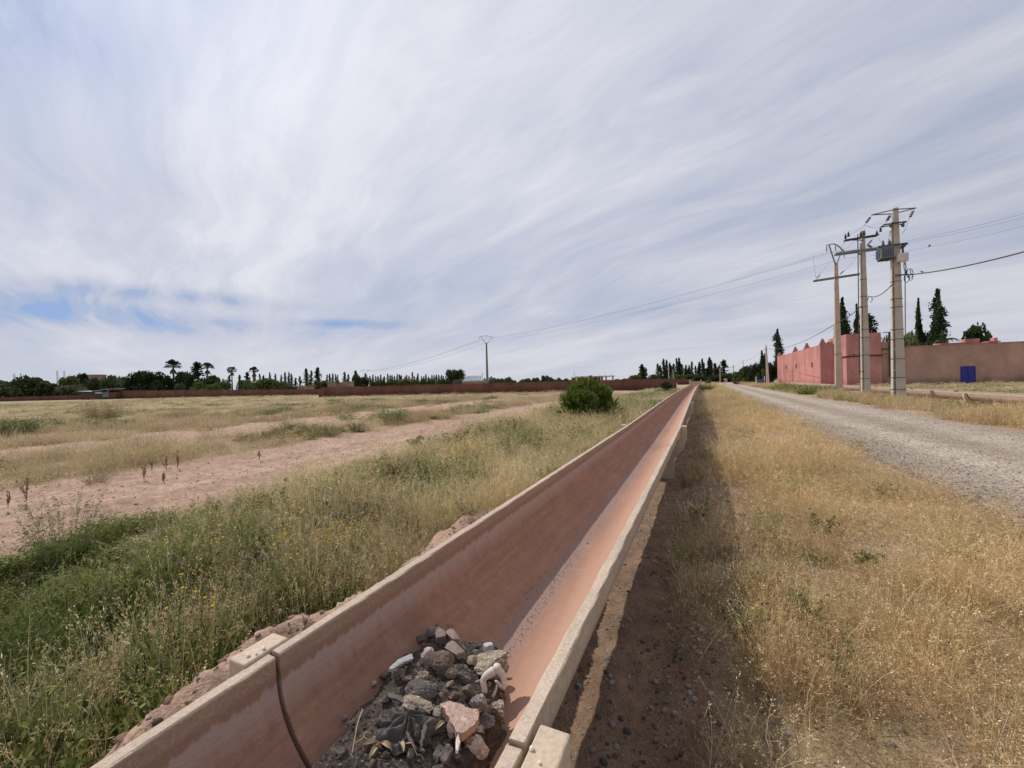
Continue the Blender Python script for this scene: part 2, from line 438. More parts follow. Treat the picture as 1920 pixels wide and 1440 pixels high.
def gravel_mat():
    def f(nt, v, b):
        at = nt.n.new('ShaderNodeAttribute'); at.attribute_name = 'tint'
        vo = nt.voro(v, 30, 'F1'); vc = nt.voro(v, 30, 'F1', 1)
        vo2 = nt.voro(v, 75, 'F1'); vc2 = nt.voro(v, 75, 'F1', 1)
        a = nt.noise(v, 1.1, 6, 0.6)
        sp = nt.n.new('ShaderNodeSeparateColor'); nt.link(vc, sp.inputs[0])
        sp2 = nt.n.new('ShaderNodeSeparateColor'); nt.link(vc2, sp2.inputs[0])
        c = nt.mix(1.0, at.outputs['Color'], nt.ramp(sp.outputs[0], [(0, 0.62), (0.5, 1.0), (1, 1.3)]), 'MULTIPLY')
        c = nt.mix(0.7, c, nt.ramp(sp2.outputs[1], [(0, 0.65), (1, 1.3)]), 'MULTIPLY')
        c = nt.mix(0.8, c, nt.ramp(a, [(0.3, 0.75), (0.7, 1.2)]), 'MULTIPLY')
        c = nt.mix(nt.ramp(vo, [(0.35, 0.0), (0.6, 0.40)]), c, (0.18, 0.145, 0.115))
        h = nt.math('SUBTRACT', nt.math('MULTIPLY', nt.ramp(sp.outputs[1], [(0, 0.2), (1, 1.0)]), nt.math('SUBTRACT', 1.0, vo)), nt.math('MULTIPLY', vo2, 0.3))
        return c, h
    return material('gravel', f, 0.92, 0.022, 0.2)
M['gravel'] = gravel_mat()
def build_road():
    tt = np.concatenate([np.linspace(-8, 30, 300), np.linspace(30.5, 126, 120)])
    ss = np.linspace(0, 1, 60)
    S, T = np.meshgrid(ss, tt); S = S.ravel(); T = T.ravel()
    e0 = ROAD0 + 0.40 * (fbm(T * 0.7, T * 0 + 1, 3, 121) - 0.5); e1 = ROAD1 + 0.35 * (fbm(T * 0.6, T * 0 + 8, 3, 131) - 0.5)
    s = e0 + (e1 - e0) * S
    z = ground_z(s, T, True) + 0.008 - 0.03 * (np.abs(S - 0.5) > 0.495) + 0.006 * fbm(s * 3, T * 3, 2, 9)
    n = fbm(s * 0.9, T * 0.25, 4, 141)[:, None]
    grey = np.array([0.43, 0.35, 0.268]); dust = np.array([0.545, 0.452, 0.352])
    rut = (np.exp(-((s - 4.25) / 0.42) ** 2) + np.exp(-((s - 6.0) / 0.5) ** 2))[:, None]
    k = np.clip(rut * 0.95 + (n - 0.5) * 0.7, 0, 1)
    c = grey * (1 - k) + dust * k
    kc = (0.85 * np.exp(-((s - 5.08 + 0.25 * (n[:, 0] - .5)) / 0.34) ** 2))[:, None]; c = c * (1 - kc) + np.array([0.390, 0.305, 0.225]) * kc
    c = c * (1 - 0.14 * band(s, ROAD0 - .5, 3.5, 0.25))[:, None]
    x = s * Wd[0] + T * U[0]; y = s * Wd[1] + T * U[1]
    m, k2 = len(tt), len(ss)
    i = np.arange(m - 1)[:, None]; j = np.arange(k2 - 1)[None, :]; a = i * k2 + j
    Fc = np.stack([a, a + 1, a + 1 + k2, a + k2], -1).reshape(-1, 4)
    me = mesh_np('gravel_road', np.stack([x, y, z], 1), Fc, c, True, M['gravel'])
    tag(link('gravel_road', me), kind='structure')
build_road()

# ------------------------------------------------------------------ concrete channel
def channel_mat():
    def f(nt, v, b):
        at = nt.n.new('ShaderNodeAttribute'); at.attribute_name = 'prof'   # x: 0 outside .. 1 inside, y: height below the rim, z: across -1..1
        sp = nt.n.new('ShaderNodeSeparateXYZ'); nt.link(at.outputs['Vector'], sp.inputs[0])
        inside, dep, acr = sp.outputs
        n1 = nt.noise(v, 2.2, 7, 0.6); n2 = nt.noise(v, 26, 5, 0.6); n3 = nt.noise(v, 110, 3, 0.6)
        conc = nt.mix(nt.ramp(n1, [(0.35, 0.0), (0.65, 1.0)]), (0.54, 0.42, 0.32), (0.44, 0.345, 0.265))
        conc = nt.mix(0.6, conc, nt.ramp(n3, [(0.3, 0.7), (0.7, 1.25)]), 'MULTIPLY')
        # red silt on the inside
        silt = nt.mix(nt.ramp(n1, [(0.3, 0.0), (0.7, 1.0)]), (0.355, 0.190, 0.124), (0.285, 0.155, 0.104))
        silt = nt.mix(0.45, silt, nt.ramp(n2, [(0.3, 0.75), (0.7, 1.22)]), 'MULTIPLY')
        tide = nt.noise(nt.mapping(nt.n.new('ShaderNodeTexCoord').outputs['UV'], (9, 34, 1)), 1.0, 6, 0.62)
        smear = nt.noise(nt.mapping(nt.n.new('ShaderNodeTexCoord').outputs['UV'], (46, 4.5, 1), (0, 0, .25)), 1.0, 5, 0.65)
        silt = nt.mix(0.55, silt, nt.ramp(tide, [(0.35, 0.80), (0.65, 1.20)]), 'MULTIPLY')
        silt = nt.mix(nt.ramp(smear, [(0.60, 0.0), (0.72, 0.38)]), silt, (0.40, 0.27, 0.215))
        drip = nt.noise(nt.mapping(nt.n.new('ShaderNodeTexCoord').outputs['UV'], (190, 2.5, 1)), 1.0, 5, 0.65)
        d2 = nt.math('ADD', dep, nt.math('MULTIPLY', nt.math('SUBTRACT', n2, 0.5), 0.018))
        d3 = nt.math('ADD', dep, nt.math('MULTIPLY', nt.math('SUBTRACT', drip, 0.5), 0.085))
        # rust brown line under the lip, greyish wash of lime drips under it
        c = nt.mix(nt.ramp(d2, [(0.044, 0.0), (0.060, 1.0)]), nt.mix(0.7, conc, (0.56, 0.44, 0.36), 'MULTIPLY'), (0.30, 0.175, 0.12))  # inner lip concrete multiplied darker, shade of the lip put into its colour
        c = nt.mix(nt.ramp(d3, [(0.078, 0.0), (0.092, 1.0)]), c, (0.40, 0.285, 0.235))
        c = nt.mix(nt.ramp(d3, [(0.11, 0.0), (0.19, 1.0)]), c, silt)
        # dusty bottom: grey brown line of grit, orange dust on the right bank, sunlit brightness put into its colour
        grit = nt.math('MULTIPLY', nt.ramp(nt.math('ADD', acr, nt.math('MULTIPLY', nt.math('SUBTRACT', n2, 0.5), 0.16)), [(0.36, 0.0), (0.43, 1.0), (0.50, 1.0), (0.58, 0.0)]), 0.75)
        c = nt.mix(grit, c, (0.27, 0.19, 0.165))
        orange = nt.ramp(nt.math('ADD', acr, nt.math('MULTIPLY', nt.math('SUBTRACT', n1, 0.5), 0.1)), [(0.55, 0.0), (0.72, 1.0)])
        c = nt.mix(nt.math('MULTIPLY', orange, nt.ramp(dep, [(0.02, 0.0), (0.05, 0.85)])), c, (0.445, 0.265, 0.190))
        ins = nt.ramp(inside, [(0.45, 0.0), (0.55, 1.0)])
        out = nt.mix(nt.ramp(n2, [(0.35, 0.0), (0.7, 0.6)]), conc, (0.30, 0.235, 0.175))
        out = nt.mix(nt.ramp(dep, [(0.14, 0.0), (0.42, 0.30)]), out, (0.33, 0.22, 0.16))
        col = nt.mix(ins, out, c)
        top = nt.ramp(dep, [(0.004, 1.0), (0.012, 0.0)])
        col = nt.mix(top, col, conc)
        h = nt.math('ADD', nt.math('MULTIPLY', n2, 0.5), nt.math('MULTIPLY', n3, 0.5))
        return col, h
    return material('silted_concrete', f, 0.88, 0.006, 0.25)
M['channel'] = channel_mat()
M['concrete'] = simple('weathered_concrete', (0.56, 0.44, 0.32), (0.46, 0.36, 0.265), 3, 0.9, 0.006, 70)
M['concrete_grey'] = simple('grey_concrete', (0.50, 0.445, 0.365), (0.40, 0.36, 0.30), 1.5, 0.9, 0.004, 60)

CS, CA, CB, CZ0 = -0.815, 0.425, 0.355, 0.70      # centre, half width, depth, springing height
def channel_profile():
    """points (ds, dz, inside, depth, acr) from the left outer bottom round to the right outer bottom"""
    P = []
    lip = 0.038
    th = np.radians(np.linspace(90, 4, 14))
    for a in th: P.append((-(CA + lip - 0.008) * math.cos(a), -0.05 - (CB + 0.05) * math.sin(a), 0))   # bottom to left, outside
    P += [(-(CA + lip + .004), -0.075, 0), (-(CA + lip + 0.005), -0.003, 0), (-(CA + lip), 0, 0), (-(CA + 0.004), 0, 0.49), (-(CA), -0.004, 1), (-(CA), -0.05, 1)]
    for a in np.radians(np.linspace(6, 174, 34)): P.append((-CA * math.cos(a), -0.05 - CB * math.sin(a), 1))
    P += [(CA, -0.05, 1), (CA, -0.004, 1), (CA + 0.004, 0, 0.49), (CA + lip, 0, 0), (CA + lip + 0.005, -0.003, 0), (CA + lip + .004, -0.075, 0)]
    for a in th[::-1]: P.append(((CA + lip - 0.008) * math.cos(a), -0.05 - (CB + 0.05) * math.sin(a), 0))
    return P
PROF = channel_profile()
def channel_segment(sc, t0, t1, za, zb, label, group, step, left_off=(0, 0), right_off=(0, 0), rough=0.003):
    n = max(2, int((t1 - t0) / step) + 1); ts = np.linspace(t0, t1, n)
    m = len(PROF); V = []; PR = []; UVv = []
    for i, t in enumerate(ts):
        k = (t - t0) / (t1 - t0); zt = za + (zb - za) * k
        lo = left_off[0] + (left_off[1] - left_off[0]) * k; ro = right_off[0] + (right_off[1] - right_off[0]) * k
        for j, (ds, dz, ins) in enumerate(PROF):
            q = (ds / (CA + 0.05) + 1) / 2
            off = lo * (1 - q) + ro * q
            jit = 0
            if dz > -0.01 and rough: jit = rough * (2 * fbm(np.array(t * 9.0), np.array(j * 1.3), 3, 7) - 1) * 1.8
            V.append(W(sc + ds + off + jit, t, zt + dz + (jit * 0.5 if dz > -0.002 else 0)))
            PR.append((ins, -dz, q)); UVv.append((t / 7.0, -dz))
    V = np.array(V); Fc = []
    for i in range(n - 1):
        a = i * m; 
        for j in range(m - 1): Fc.append((a + j, a + j + 1, a + m + j + 1, a + m + j))
        Fc.append((a + m - 1, a, a + m, a + 2 * m - 1))
    o0 = W(sc, t0, 0); V = V - np.array(o0)
    # end caps as strips between outer and inner curves
    half = m // 2; nin = 40
    for base, flip in ((0, False), ((n - 1) * m, True)):
        outer = list(range(0, 17)); inner = list(range(17, m - 17)); outer_r = list(range(m - 17, m)); h = len(inner) // 2
        for oo, ii in ((outer[::-1], inner[:h + 1]), (outer_r, inner[h:][::-1])):
            k = len(oo); L = len(ii); mp = [ii[min(L - 1, round(q * (L - 1) / (k - 1)))] for q in range(k)]
            for q in range(k - 1):
                f = [base + oo[q], base + oo[q + 1], base + mp[q + 1], base + mp[q]]
                f = [x for i_, x in enumerate(f) if x not in f[:i_]]
                if len(f) > 2: Fc.append(tuple(f))
                # points skipped by the mapping
                i0, i1 = ii.index(mp[q]), ii.index(mp[q + 1])
                for w in range(i0, i1 - 1): Fc.append((base + ii[w], base + ii[w + 1], base + mp[q + 1]))
    me = bpy.data.meshes.new('channel_segment'); me.from_pydata(V.tolist(), [], Fc)
    a = me.attributes.new('prof', 'FLOAT_VECTOR', 'POINT'); a.data.foreach_set('vector', np.array(PR, np.float32).ravel())
    uv = me.uv_layers.new(name='uv'); li = np.zeros(len(me.loops), np.int32); me.loops.foreach_get('vertex_index', li)
    uv.data.foreach_set('uv', np.array(UVv, np.float32)[li].ravel())
    me.materials.append(M['channel']); me.update()
    o = bpy.data.objects.new('channel_segment', me); COL.objects.link(o); o.location = o0
    tag(o, label, 'irrigation channel', group)
    bv = None
    return o
ZR = 0.75
JT = [-6.12, 0.885] + [7.9 + 7 * k for k in range(9)]
JZ = [ZR, ZR, ZR, ZR + .05, ZR + .09, ZR + .07, ZR + .05, ZR + .03, ZR + .01, ZR, ZR]
seglab = {0: 'nearest red-silted concrete channel segment, cut off by the bottom of the photo',
          1: 'long concrete channel segment from the open joint past the heap of rubble',
          2: 'third concrete channel segment along the row, beyond the second saddle block',
          3: 'fourth concrete channel segment along the row, beside the round green bush'}
for i in range(len(JT) - 1):
    far = i >= 4
    channel_segment(CS, JT[i], JT[i + 1] - (0.012 if i < 2 else 0.03), JZ[i], JZ[i + 1] - (0.006 if i == 0 else 0),
                    seglab.get(i, 'small distant concrete channel segment running away toward the cypress row'), 'segments of the concrete irrigation channel',
                    0.05 if i < 2 else (0.25 if i < 4 else 1.0),
                    left_off=(-0.012, -0.012) if i == 0 else ((-0.008, 0.0) if i == 1 else (0, 0)),
                    right_off=(-0.05, -0.05) if i == 0 else ((-0.05, 0.010) if i == 1 else (0, 0)), rough=0.003 if i < 3 else 0)

def saddle(sc, t, zt, label, group, depth=0.5, arm=0.085, grip=0.0):
    """precast saddle block: two arms gripping the channel, joined by a body that stands in the ground"""
    o0 = Vector(W(sc, t, 0))
    inner = [(CA + 0.056, 0.0), (CA + 0.056, -0.06)]
    for a in np.radians(np.linspace(8, 90, 9)): inner.append(((CA + 0.052) * math.cos(a), -0.06 - (CB + 0.075) * math.sin(a)))
    op = [(CA + 0.056 + arm, 0.0), (CA + 0.056 + arm, -0.20), (CA + arm, -0.40), (0.34, -0.60), (0.34, -1.15), (0, -1.15)]
    n = len(inner); outer = []
    for i in range(n):
        f = i / (n - 1) * (len(op) - 1); k = min(int(f), len(op) - 2); f -= k
        outer.append((op[k][0] * (1 - f) + op[k + 1][0] * f, op[k][1] * (1 - f) + op[k + 1][1] * f))
    inner = [(max(0, x + grip), z) for x, z in inner[:-1]] + [inner[-1]]; outer = [(max(0, x + grip), z) for x, z in outer[:-1]] + [outer[-1]]
    import bmesh
    bm = bmesh.new()
    for sg in (1, -1):
        g = [[bm.verts.new(Vector(W(sc + sg * x, t + d, zt + z)) - o0) for x, z in path] for d in (-0.075, 0.075) for path in (inner, outer)]
        for i in range(n - 1):
            bm.faces.new((g[0][i], g[0][i + 1], g[1][i + 1], g[1][i])); bm.faces.new((g[2][i], g[2][i + 1], g[3][i + 1], g[3][i]))
            bm.faces.new((g[0][i], g[0][i + 1], g[2][i + 1], g[2][i])); bm.faces.new((g[1][i], g[1][i + 1], g[3][i + 1], g[3][i]))
        bm.faces.new((g[0][0], g[1][0], g[3][0], g[2][0]))
    bmesh.ops.remove_doubles(bm, verts=bm.verts, dist=1e-4)
    bmesh.ops.recalc_face_normals(bm, faces=bm.faces)
    me = bpy.data.meshes.new('saddle_block'); bm.to_mesh(me); bm.free(); me.materials.append(M['concrete'])
    o = bpy.data.objects.new('saddle_block', me); COL.objects.link(o); o.location = o0
    b = o.modifiers.new('bevel', 'BEVEL'); b.width = 0.006; b.segments = 2; b.limit_method = 'ANGLE'; b.angle_limit = math.radians(50)
    tag(o, label, 'channel support', group); return o
saddle(-0.8385, 0.875, ZR + 0.004, 'nearest concrete saddle block gripping the channel at the open joint', 'saddle blocks under the channel', arm=0.078, grip=-0.024)
saddle(CS, 7.9, ZR + 0.005, 'second concrete saddle block, its pale upright arm in the shade beside the pebbly strip', 'saddle blocks under the channel')
saddle(CS, 14.9, JZ[3] - 0.01, 'third concrete saddle block along the channel, small above the brown weeds', 'saddle blocks under the channel')
for k in range(4, len(JT)):
    saddle(CS, JT[k], JZ[k] + 0.005, 'tiny distant saddle block under the far run of the channel', 'saddle blocks under the channel')

# second, parallel channel beyond the road
C2S, C2Z = 12.4, 0.52
for k in range(9):
    t0 = 14.0 + 7 * k
    lab = {0: 'pale channel segment beyond the road, leaving the right edge of the photo', 1: 'pale channel segment beyond the road, between its saddle block and the nearest power pole',
           2: 'pale channel segment beyond the road, passing behind the nearest power pole'}.get(k, 'thin distant channel segment beyond the road, below the pink building')
    channel_segment(C2S, t0, t0 + 6.99, C2Z + 0.02 * (k < 2) * 1, C2Z, lab, 'segments of the channel beyond the road', 1.0, rough=0)
for k in range(9):
    lab = {0: 'saddle block of the channel beyond the road, close to the right edge of the photo', 1: 'leaning shaded saddle block under the channel beyond the road, left below the blue shutter'}.get(k, 'small pale saddle block under the channel beyond the road, near the pink building')
    saddle(C2S, 21.0 + 7 * k, C2Z - 0.02, lab, 'saddle blocks of the channel beyond the road', arm=0.1)
# small square box where the channel ends, and the cross channel past the road end
mb = MB(); c = W(CS, 72.2, 0.35); mb.box((0, 0, 0.0), (1.6, 1.6, 1.1)); mb.box((0, 0, 0.60), (1.75, 1.75, 0.08))
for sx in (-.8, .8):
    mb.box((sx, -0.9, 0.15), (0.22, 0.22, 1.5))
o = mb.build('distribution_box', M['concrete'], bevel=0.02); o.location = c; o.rotation_euler = (0, 0, -AZ)
tag(o, 'small square concrete box at the far end of the channel', 'concrete box')
mb = MB(); a = atd(1330, 716.5, 124); b = atd(1359, 716.5, 124); mb.bar(a - [0, 0, 0.1], b - [0, 0, 0.1], 0.5, 0.35)
o = mb.build('cross_channel', M['concrete']); tag(o, 'thin pale channel crossing behind the far end of the gravel road', 'irrigation channel')
mb = MB(); c = atd(1360.5, 718, 123); mb.box((0, 0, 0.4), (0.7, 0.7, 1.3)); mb.box((0, 0, 1.08), (0.8, 0.8, 0.08)); o = mb.build('marker_post', M['concrete'], bevel=.02); o.location = (c[0], c[1], 0)
tag(o, 'short thick concrete post at the far end of the gravel road', 'concrete post')


# ------------------------------------------------------------------ stones and rubble
def stone_mesh(name, seed, size=(1, 1, 1), rough=0.25, angular=0.5, sub=3):
    """a faceted lump: an icosphere cut by random planes, then roughened"""
    import bmesh
    rg = np.random.default_rng(seed); bm = bmesh.new(); bmesh.ops.create_icosphere(bm, subdivisions=sub, radius=1.0)
    V = np.array([v.co[:] for v in bm.verts])
    nrm = rg.normal(size=(11, 3)); nrm /= np.linalg.norm(nrm, axis=1)[:, None]; dd = rg.uniform(0.42, 0.85, 11)
    for a, d in zip(nrm, dd):
        k = V @ a - d; k = np.where(k > 0, k, 0) * min(1.0, angular) * 0.92
        V = V - k[:, None] * a
    ph = rg.uniform(0, 50, 3)
    nz = (fbm(V[:, 0] * 2 + ph[0], V[:, 1] * 2 + V[:, 2] * 1.7 + ph[1], 4, seed) - 0.5) + 0.5 * (fbm(V[:, 2] * 5 + ph[2], V[:, 0] * 5 + V[:, 1] * 4, 3, seed + 3) - 0.5)
    nz = nz + 0.30 * (fbm(V[:, 0] * 11 + ph[1], V[:, 1] * 11 + V[:, 2] * 9, 3, seed + 9) - 0.5)
    V = V * (1 + rough * nz)[:, None] * np.array(size) / 2
    for v, c in zip(bm.verts, V): v.co = c
    me = bpy.data.meshes.new(name); bm.to_mesh(me); bm.free(); return me
def stone_mat(name, c1, c2, scale=9, speck=(0.5, 0.45, 0.4), sp=0.3):
    def f(nt, v, b):
        a = nt.noise(v, scale * 1.5, 6, 0.65); g = nt.noise(v, scale * 14, 4, 0.6)
        vo = nt.voro(v, scale * 10, 'F1'); vc = nt.voro(v, scale * 10, 'F1', 1)
        s_ = nt.n.new('ShaderNodeSeparateColor'); nt.link(vc, s_.inputs[0])
        c = nt.mix(nt.ramp(a, [(0.38, 0.0), (0.62, 1.0)]), c1, c2)
        c = nt.mix(nt.math('MULTIPLY', nt.math('GREATER_THAN', s_.outputs[0], 1 - sp), nt.math('LESS_THAN', vo, 0.45)), c, speck)
        c = nt.mix(0.7, c, nt.ramp(g, [(0.3, 0.6), (0.7, 1.35)]), 'MULTIPLY')
        return c, nt.math('ADD', nt.math('MULTIPLY', a, 0.5), nt.math('MULTIPLY', g, 0.5))
    return material(name, f, 0.92, 0.012, 0.2)
M['conglomerate'] = stone_mat('conglomerate', (0.36, 0.28, 0.20), (0.21, 0.175, 0.14), 9, (0.46, 0.40, 0.33))
M['grey_stone'] = stone_mat('grey_stone', (0.34, 0.31, 0.28), (0.22, 0.20, 0.185), 9)
M['pale_stone'] = stone_mat('pale_stone', (0.56, 0.50, 0.44), (0.36, 0.31, 0.26), 8, (0.65, 0.6, 0.55))
M['pinkish_stone'] = stone_mat('pinkish_stone', (0.50, 0.40, 0.36), (0.36, 0.27, 0.23), 8)
M['dark_stone'] = stone_mat('dark_stone', (0.10, 0.085, 0.078), (0.17, 0.145, 0.13), 10, (0.28, 0.25, 0.22), 0.15)
M['brown_stone'] = stone_mat('brown_stone', (0.22, 0.165, 0.125), (0.15, 0.11, 0.085), 9, (0.32, 0.26, 0.2), 0.2)
M['red_stone'] = stone_mat('red_stone', (0.36, 0.20, 0.14), (0.26, 0.15, 0.11), 8, (0.45, 0.32, 0.25), 0.15)
M['plaster_pink'] = stone_mat('pink_plaster', (0.50, 0.345, 0.275), (0.43, 0.30, 0.235), 5, (0.6, 0.48, 0.40), 0.04)
M['bone'] = simple('bone', (0.68, 0.61, 0.53), (0.50, 0.43, 0.36), 9, 0.6, 0.002, 60, 0.4)
M['tile'] = simple('grey_tile', (0.44, 0.43, 0.42), (0.36, 0.35, 0.345), 5, 0.6, 0.001, 60, 0.4)
M['brick'] = simple('brick', (0.27, 0.20, 0.165), (0.20, 0.155, 0.13), 6, 0.9, 0.004, 60)
M['cloth'] = simple('black_cloth', (0.050, 0.043, 0.042), (0.085, 0.068, 0.060), 14, 0.65, 0.004, 90, 0.35)
M['straw'] = simple('straw', (0.46, 0.36, 0.21), (0.30, 0.23, 0.14), 12, 0.8, 0.001, 90)
def ash_mat():
    def f(nt, v, b):
        a = nt.noise(v, 11, 7, 0.65); g = nt.noise(v, 75, 5, 0.65)
        vo = nt.voro(v, 60, 'F1'); vc = nt.voro(v, 60, 'F1', 1)
        s_ = nt.n.new('ShaderNodeSeparateColor'); nt.link(vc, s_.inputs[0])
        c = nt.mix(nt.ramp(a, [(0.35, 0.0), (0.65, 1.0)]), (0.036, 0.030, 0.027), (0.125, 0.098, 0.079))
        c = nt.mix(0.8, c, nt.ramp(g, [(0.3, 0.45), (0.7, 1.6)]), 'MULTIPLY')
        stn = nt.math('MULTIPLY', nt.math('GREATER_THAN', s_.outputs[0], 0.70), nt.math('LESS_THAN', vo, 0.4))
        c = nt.mix(stn, c, nt.ramp(s_.outputs[1], [(0, (0.04, 0.035, 0.03)), (1, (0.15, 0.12, 0.10))]))
        return c, nt.math('ADD', nt.math('MULTIPLY', a, 0.7), nt.math('ADD', nt.math('MULTIPLY', g, 0.4), nt.math('MULTIPLY', stn, 0.4)))
    return material('ash_and_grit', f, 0.97, 0.02, 0.1)
M['ash'] = ash_mat()

def trough_z(s, zr=ZR):
    x = np.clip((np.asarray(s, float) - CS) / CA, -0.999, 0.999)
    return zr - 0.05 - CB * np.sqrt(1 - x * x)
def heap_z(s, t):
    """top of the ash heap: it leans up the left wall and thins out to the right and far ends"""
    s = np.asarray(s, float); t = np.asarray(t, float)
    k = (1 - sm(1.15, 1.9, t)) ** 0.9
    left = -1.085 - 0.075 * sm(0.8, 1.35, t) + 0.012 * np.sin(t * 23)           # where it meets the left wall
    right = -0.59 - 0.25 * sm(1.15, 1.72, t) + 0.015 * np.sin(t * 31)
    mid = 0.41 + 0.085 * k
    q = np.clip((s - left) / (right - left), -.2, 1.2)
    z = mid + 0.05 * k * np.sin(np.clip(q, 0, 1) * math.pi) + 0.05 * (0.5 - q) * k
    z = z - 0.012 + 0.035 * (fbm(s * 9, t * 9, 4, 201) - 0.5) + 0.03 * (fbm(s * 30, t * 30, 3, 211) - 0.5)
    edge = np.minimum(sm(0.0, 0.12, q), sm(0.0, 0.16, 1 - q)) * (1 - sm(1.56, 1.72, t + 0.05 * np.sin(s * 29)))
    return trough_z(s) * (1 - edge) + np.maximum(z, trough_z(s)) * edge - 0.012 * (1 - edge)
def on_heap(px, py):
    d = ray(px, py); lo, hi = 0.7, 4.0
    for _ in range(60):
        m = (lo + hi) / 2; P = CAM + d * m; s, t = st(P)
        g = float(heap_z(s, t)) if 0.0 < t < 1.86 and -1.24 < s < -0.39 else (float(trough_z(s)) if -1.24 < s < -0.39 else 0.75)
        if P[2] > g: lo = m
        else: hi = m
    return CAM + d * lo
def build_heap():
    tt = np.linspace(-0.1, 1.87, 210); ss = np.linspace(-1.236, -0.44, 110)
    T, S = np.meshgrid(tt, ss, indexing='ij'); T = T.ravel(); S = S.ravel()
    z = heap_z(S, T)
    x = S * Wd[0] + T * U[0]; y = S * Wd[1] + T * U[1]
    m, k = len(tt), len(ss); i = np.arange(m - 1)[:, None]; j = np.arange(k - 1)[None, :]; a = i * k + j
    Fc = np.stack([a, a + 1, a + 1 + k, a + k], -1).reshape(-1, 4)
    up = (z > trough_z(S) + 0.001)
    keep = up[Fc].any(1); Fc = Fc[keep]
    me = mesh_np('ash_heap', np.stack([x, y, z], 1), Fc, None, True, M['ash'])
    o = link('ash_heap', me)
    tag(o, 'dark heap of ash, grit and dirt lying in the bottom of the nearest channel', 'ash heap')
build_heap()

class View:       # axes on the spot, so a stone can be laid the way the photograph shows it
    pass
def put_stone(px, py, wpx, hpx, mat, label, seed, deep=0.8, rough=0.36, ang=0.78, lift=0.35, name='rubble_stone', tilt=0.0, cat='stone', flat=None, yaw=None, grp='stones of the rubble heap'):
    """px,py centre in the photo; size in photo pixels"""
    P = on_heap(px, py + hpx * 0.25); depth = P[1]
    w = wpx * depth / F; h = hpx * depth / F
    size = (w, w * deep, h * 0.95) if flat is None else (w, h * 1.15, flat)
    me = stone_mesh(name, seed, size, rough * 1.25, min(1, ang + .15), 4); me.materials.append(M[mat])
    me.polygons.foreach_set('use_smooth', np.zeros(len(me.polygons), dtype=bool))
    o = link(name, me); z = size[2] * lift
    o.location = (P[0], P[1], P[2] + z)
    o.rotation_euler = (math.radians(tilt), math.radians((seed * 37 % 21) - 10), (yaw if yaw is not None else math.radians((seed * 53 % 60) - 30)))
    tag(o, label, cat, grp)
    return o
def zz8(x, y): return 580 + x / 3.84, 1150 + y / 3.84     # reading positions off an enlarged crop
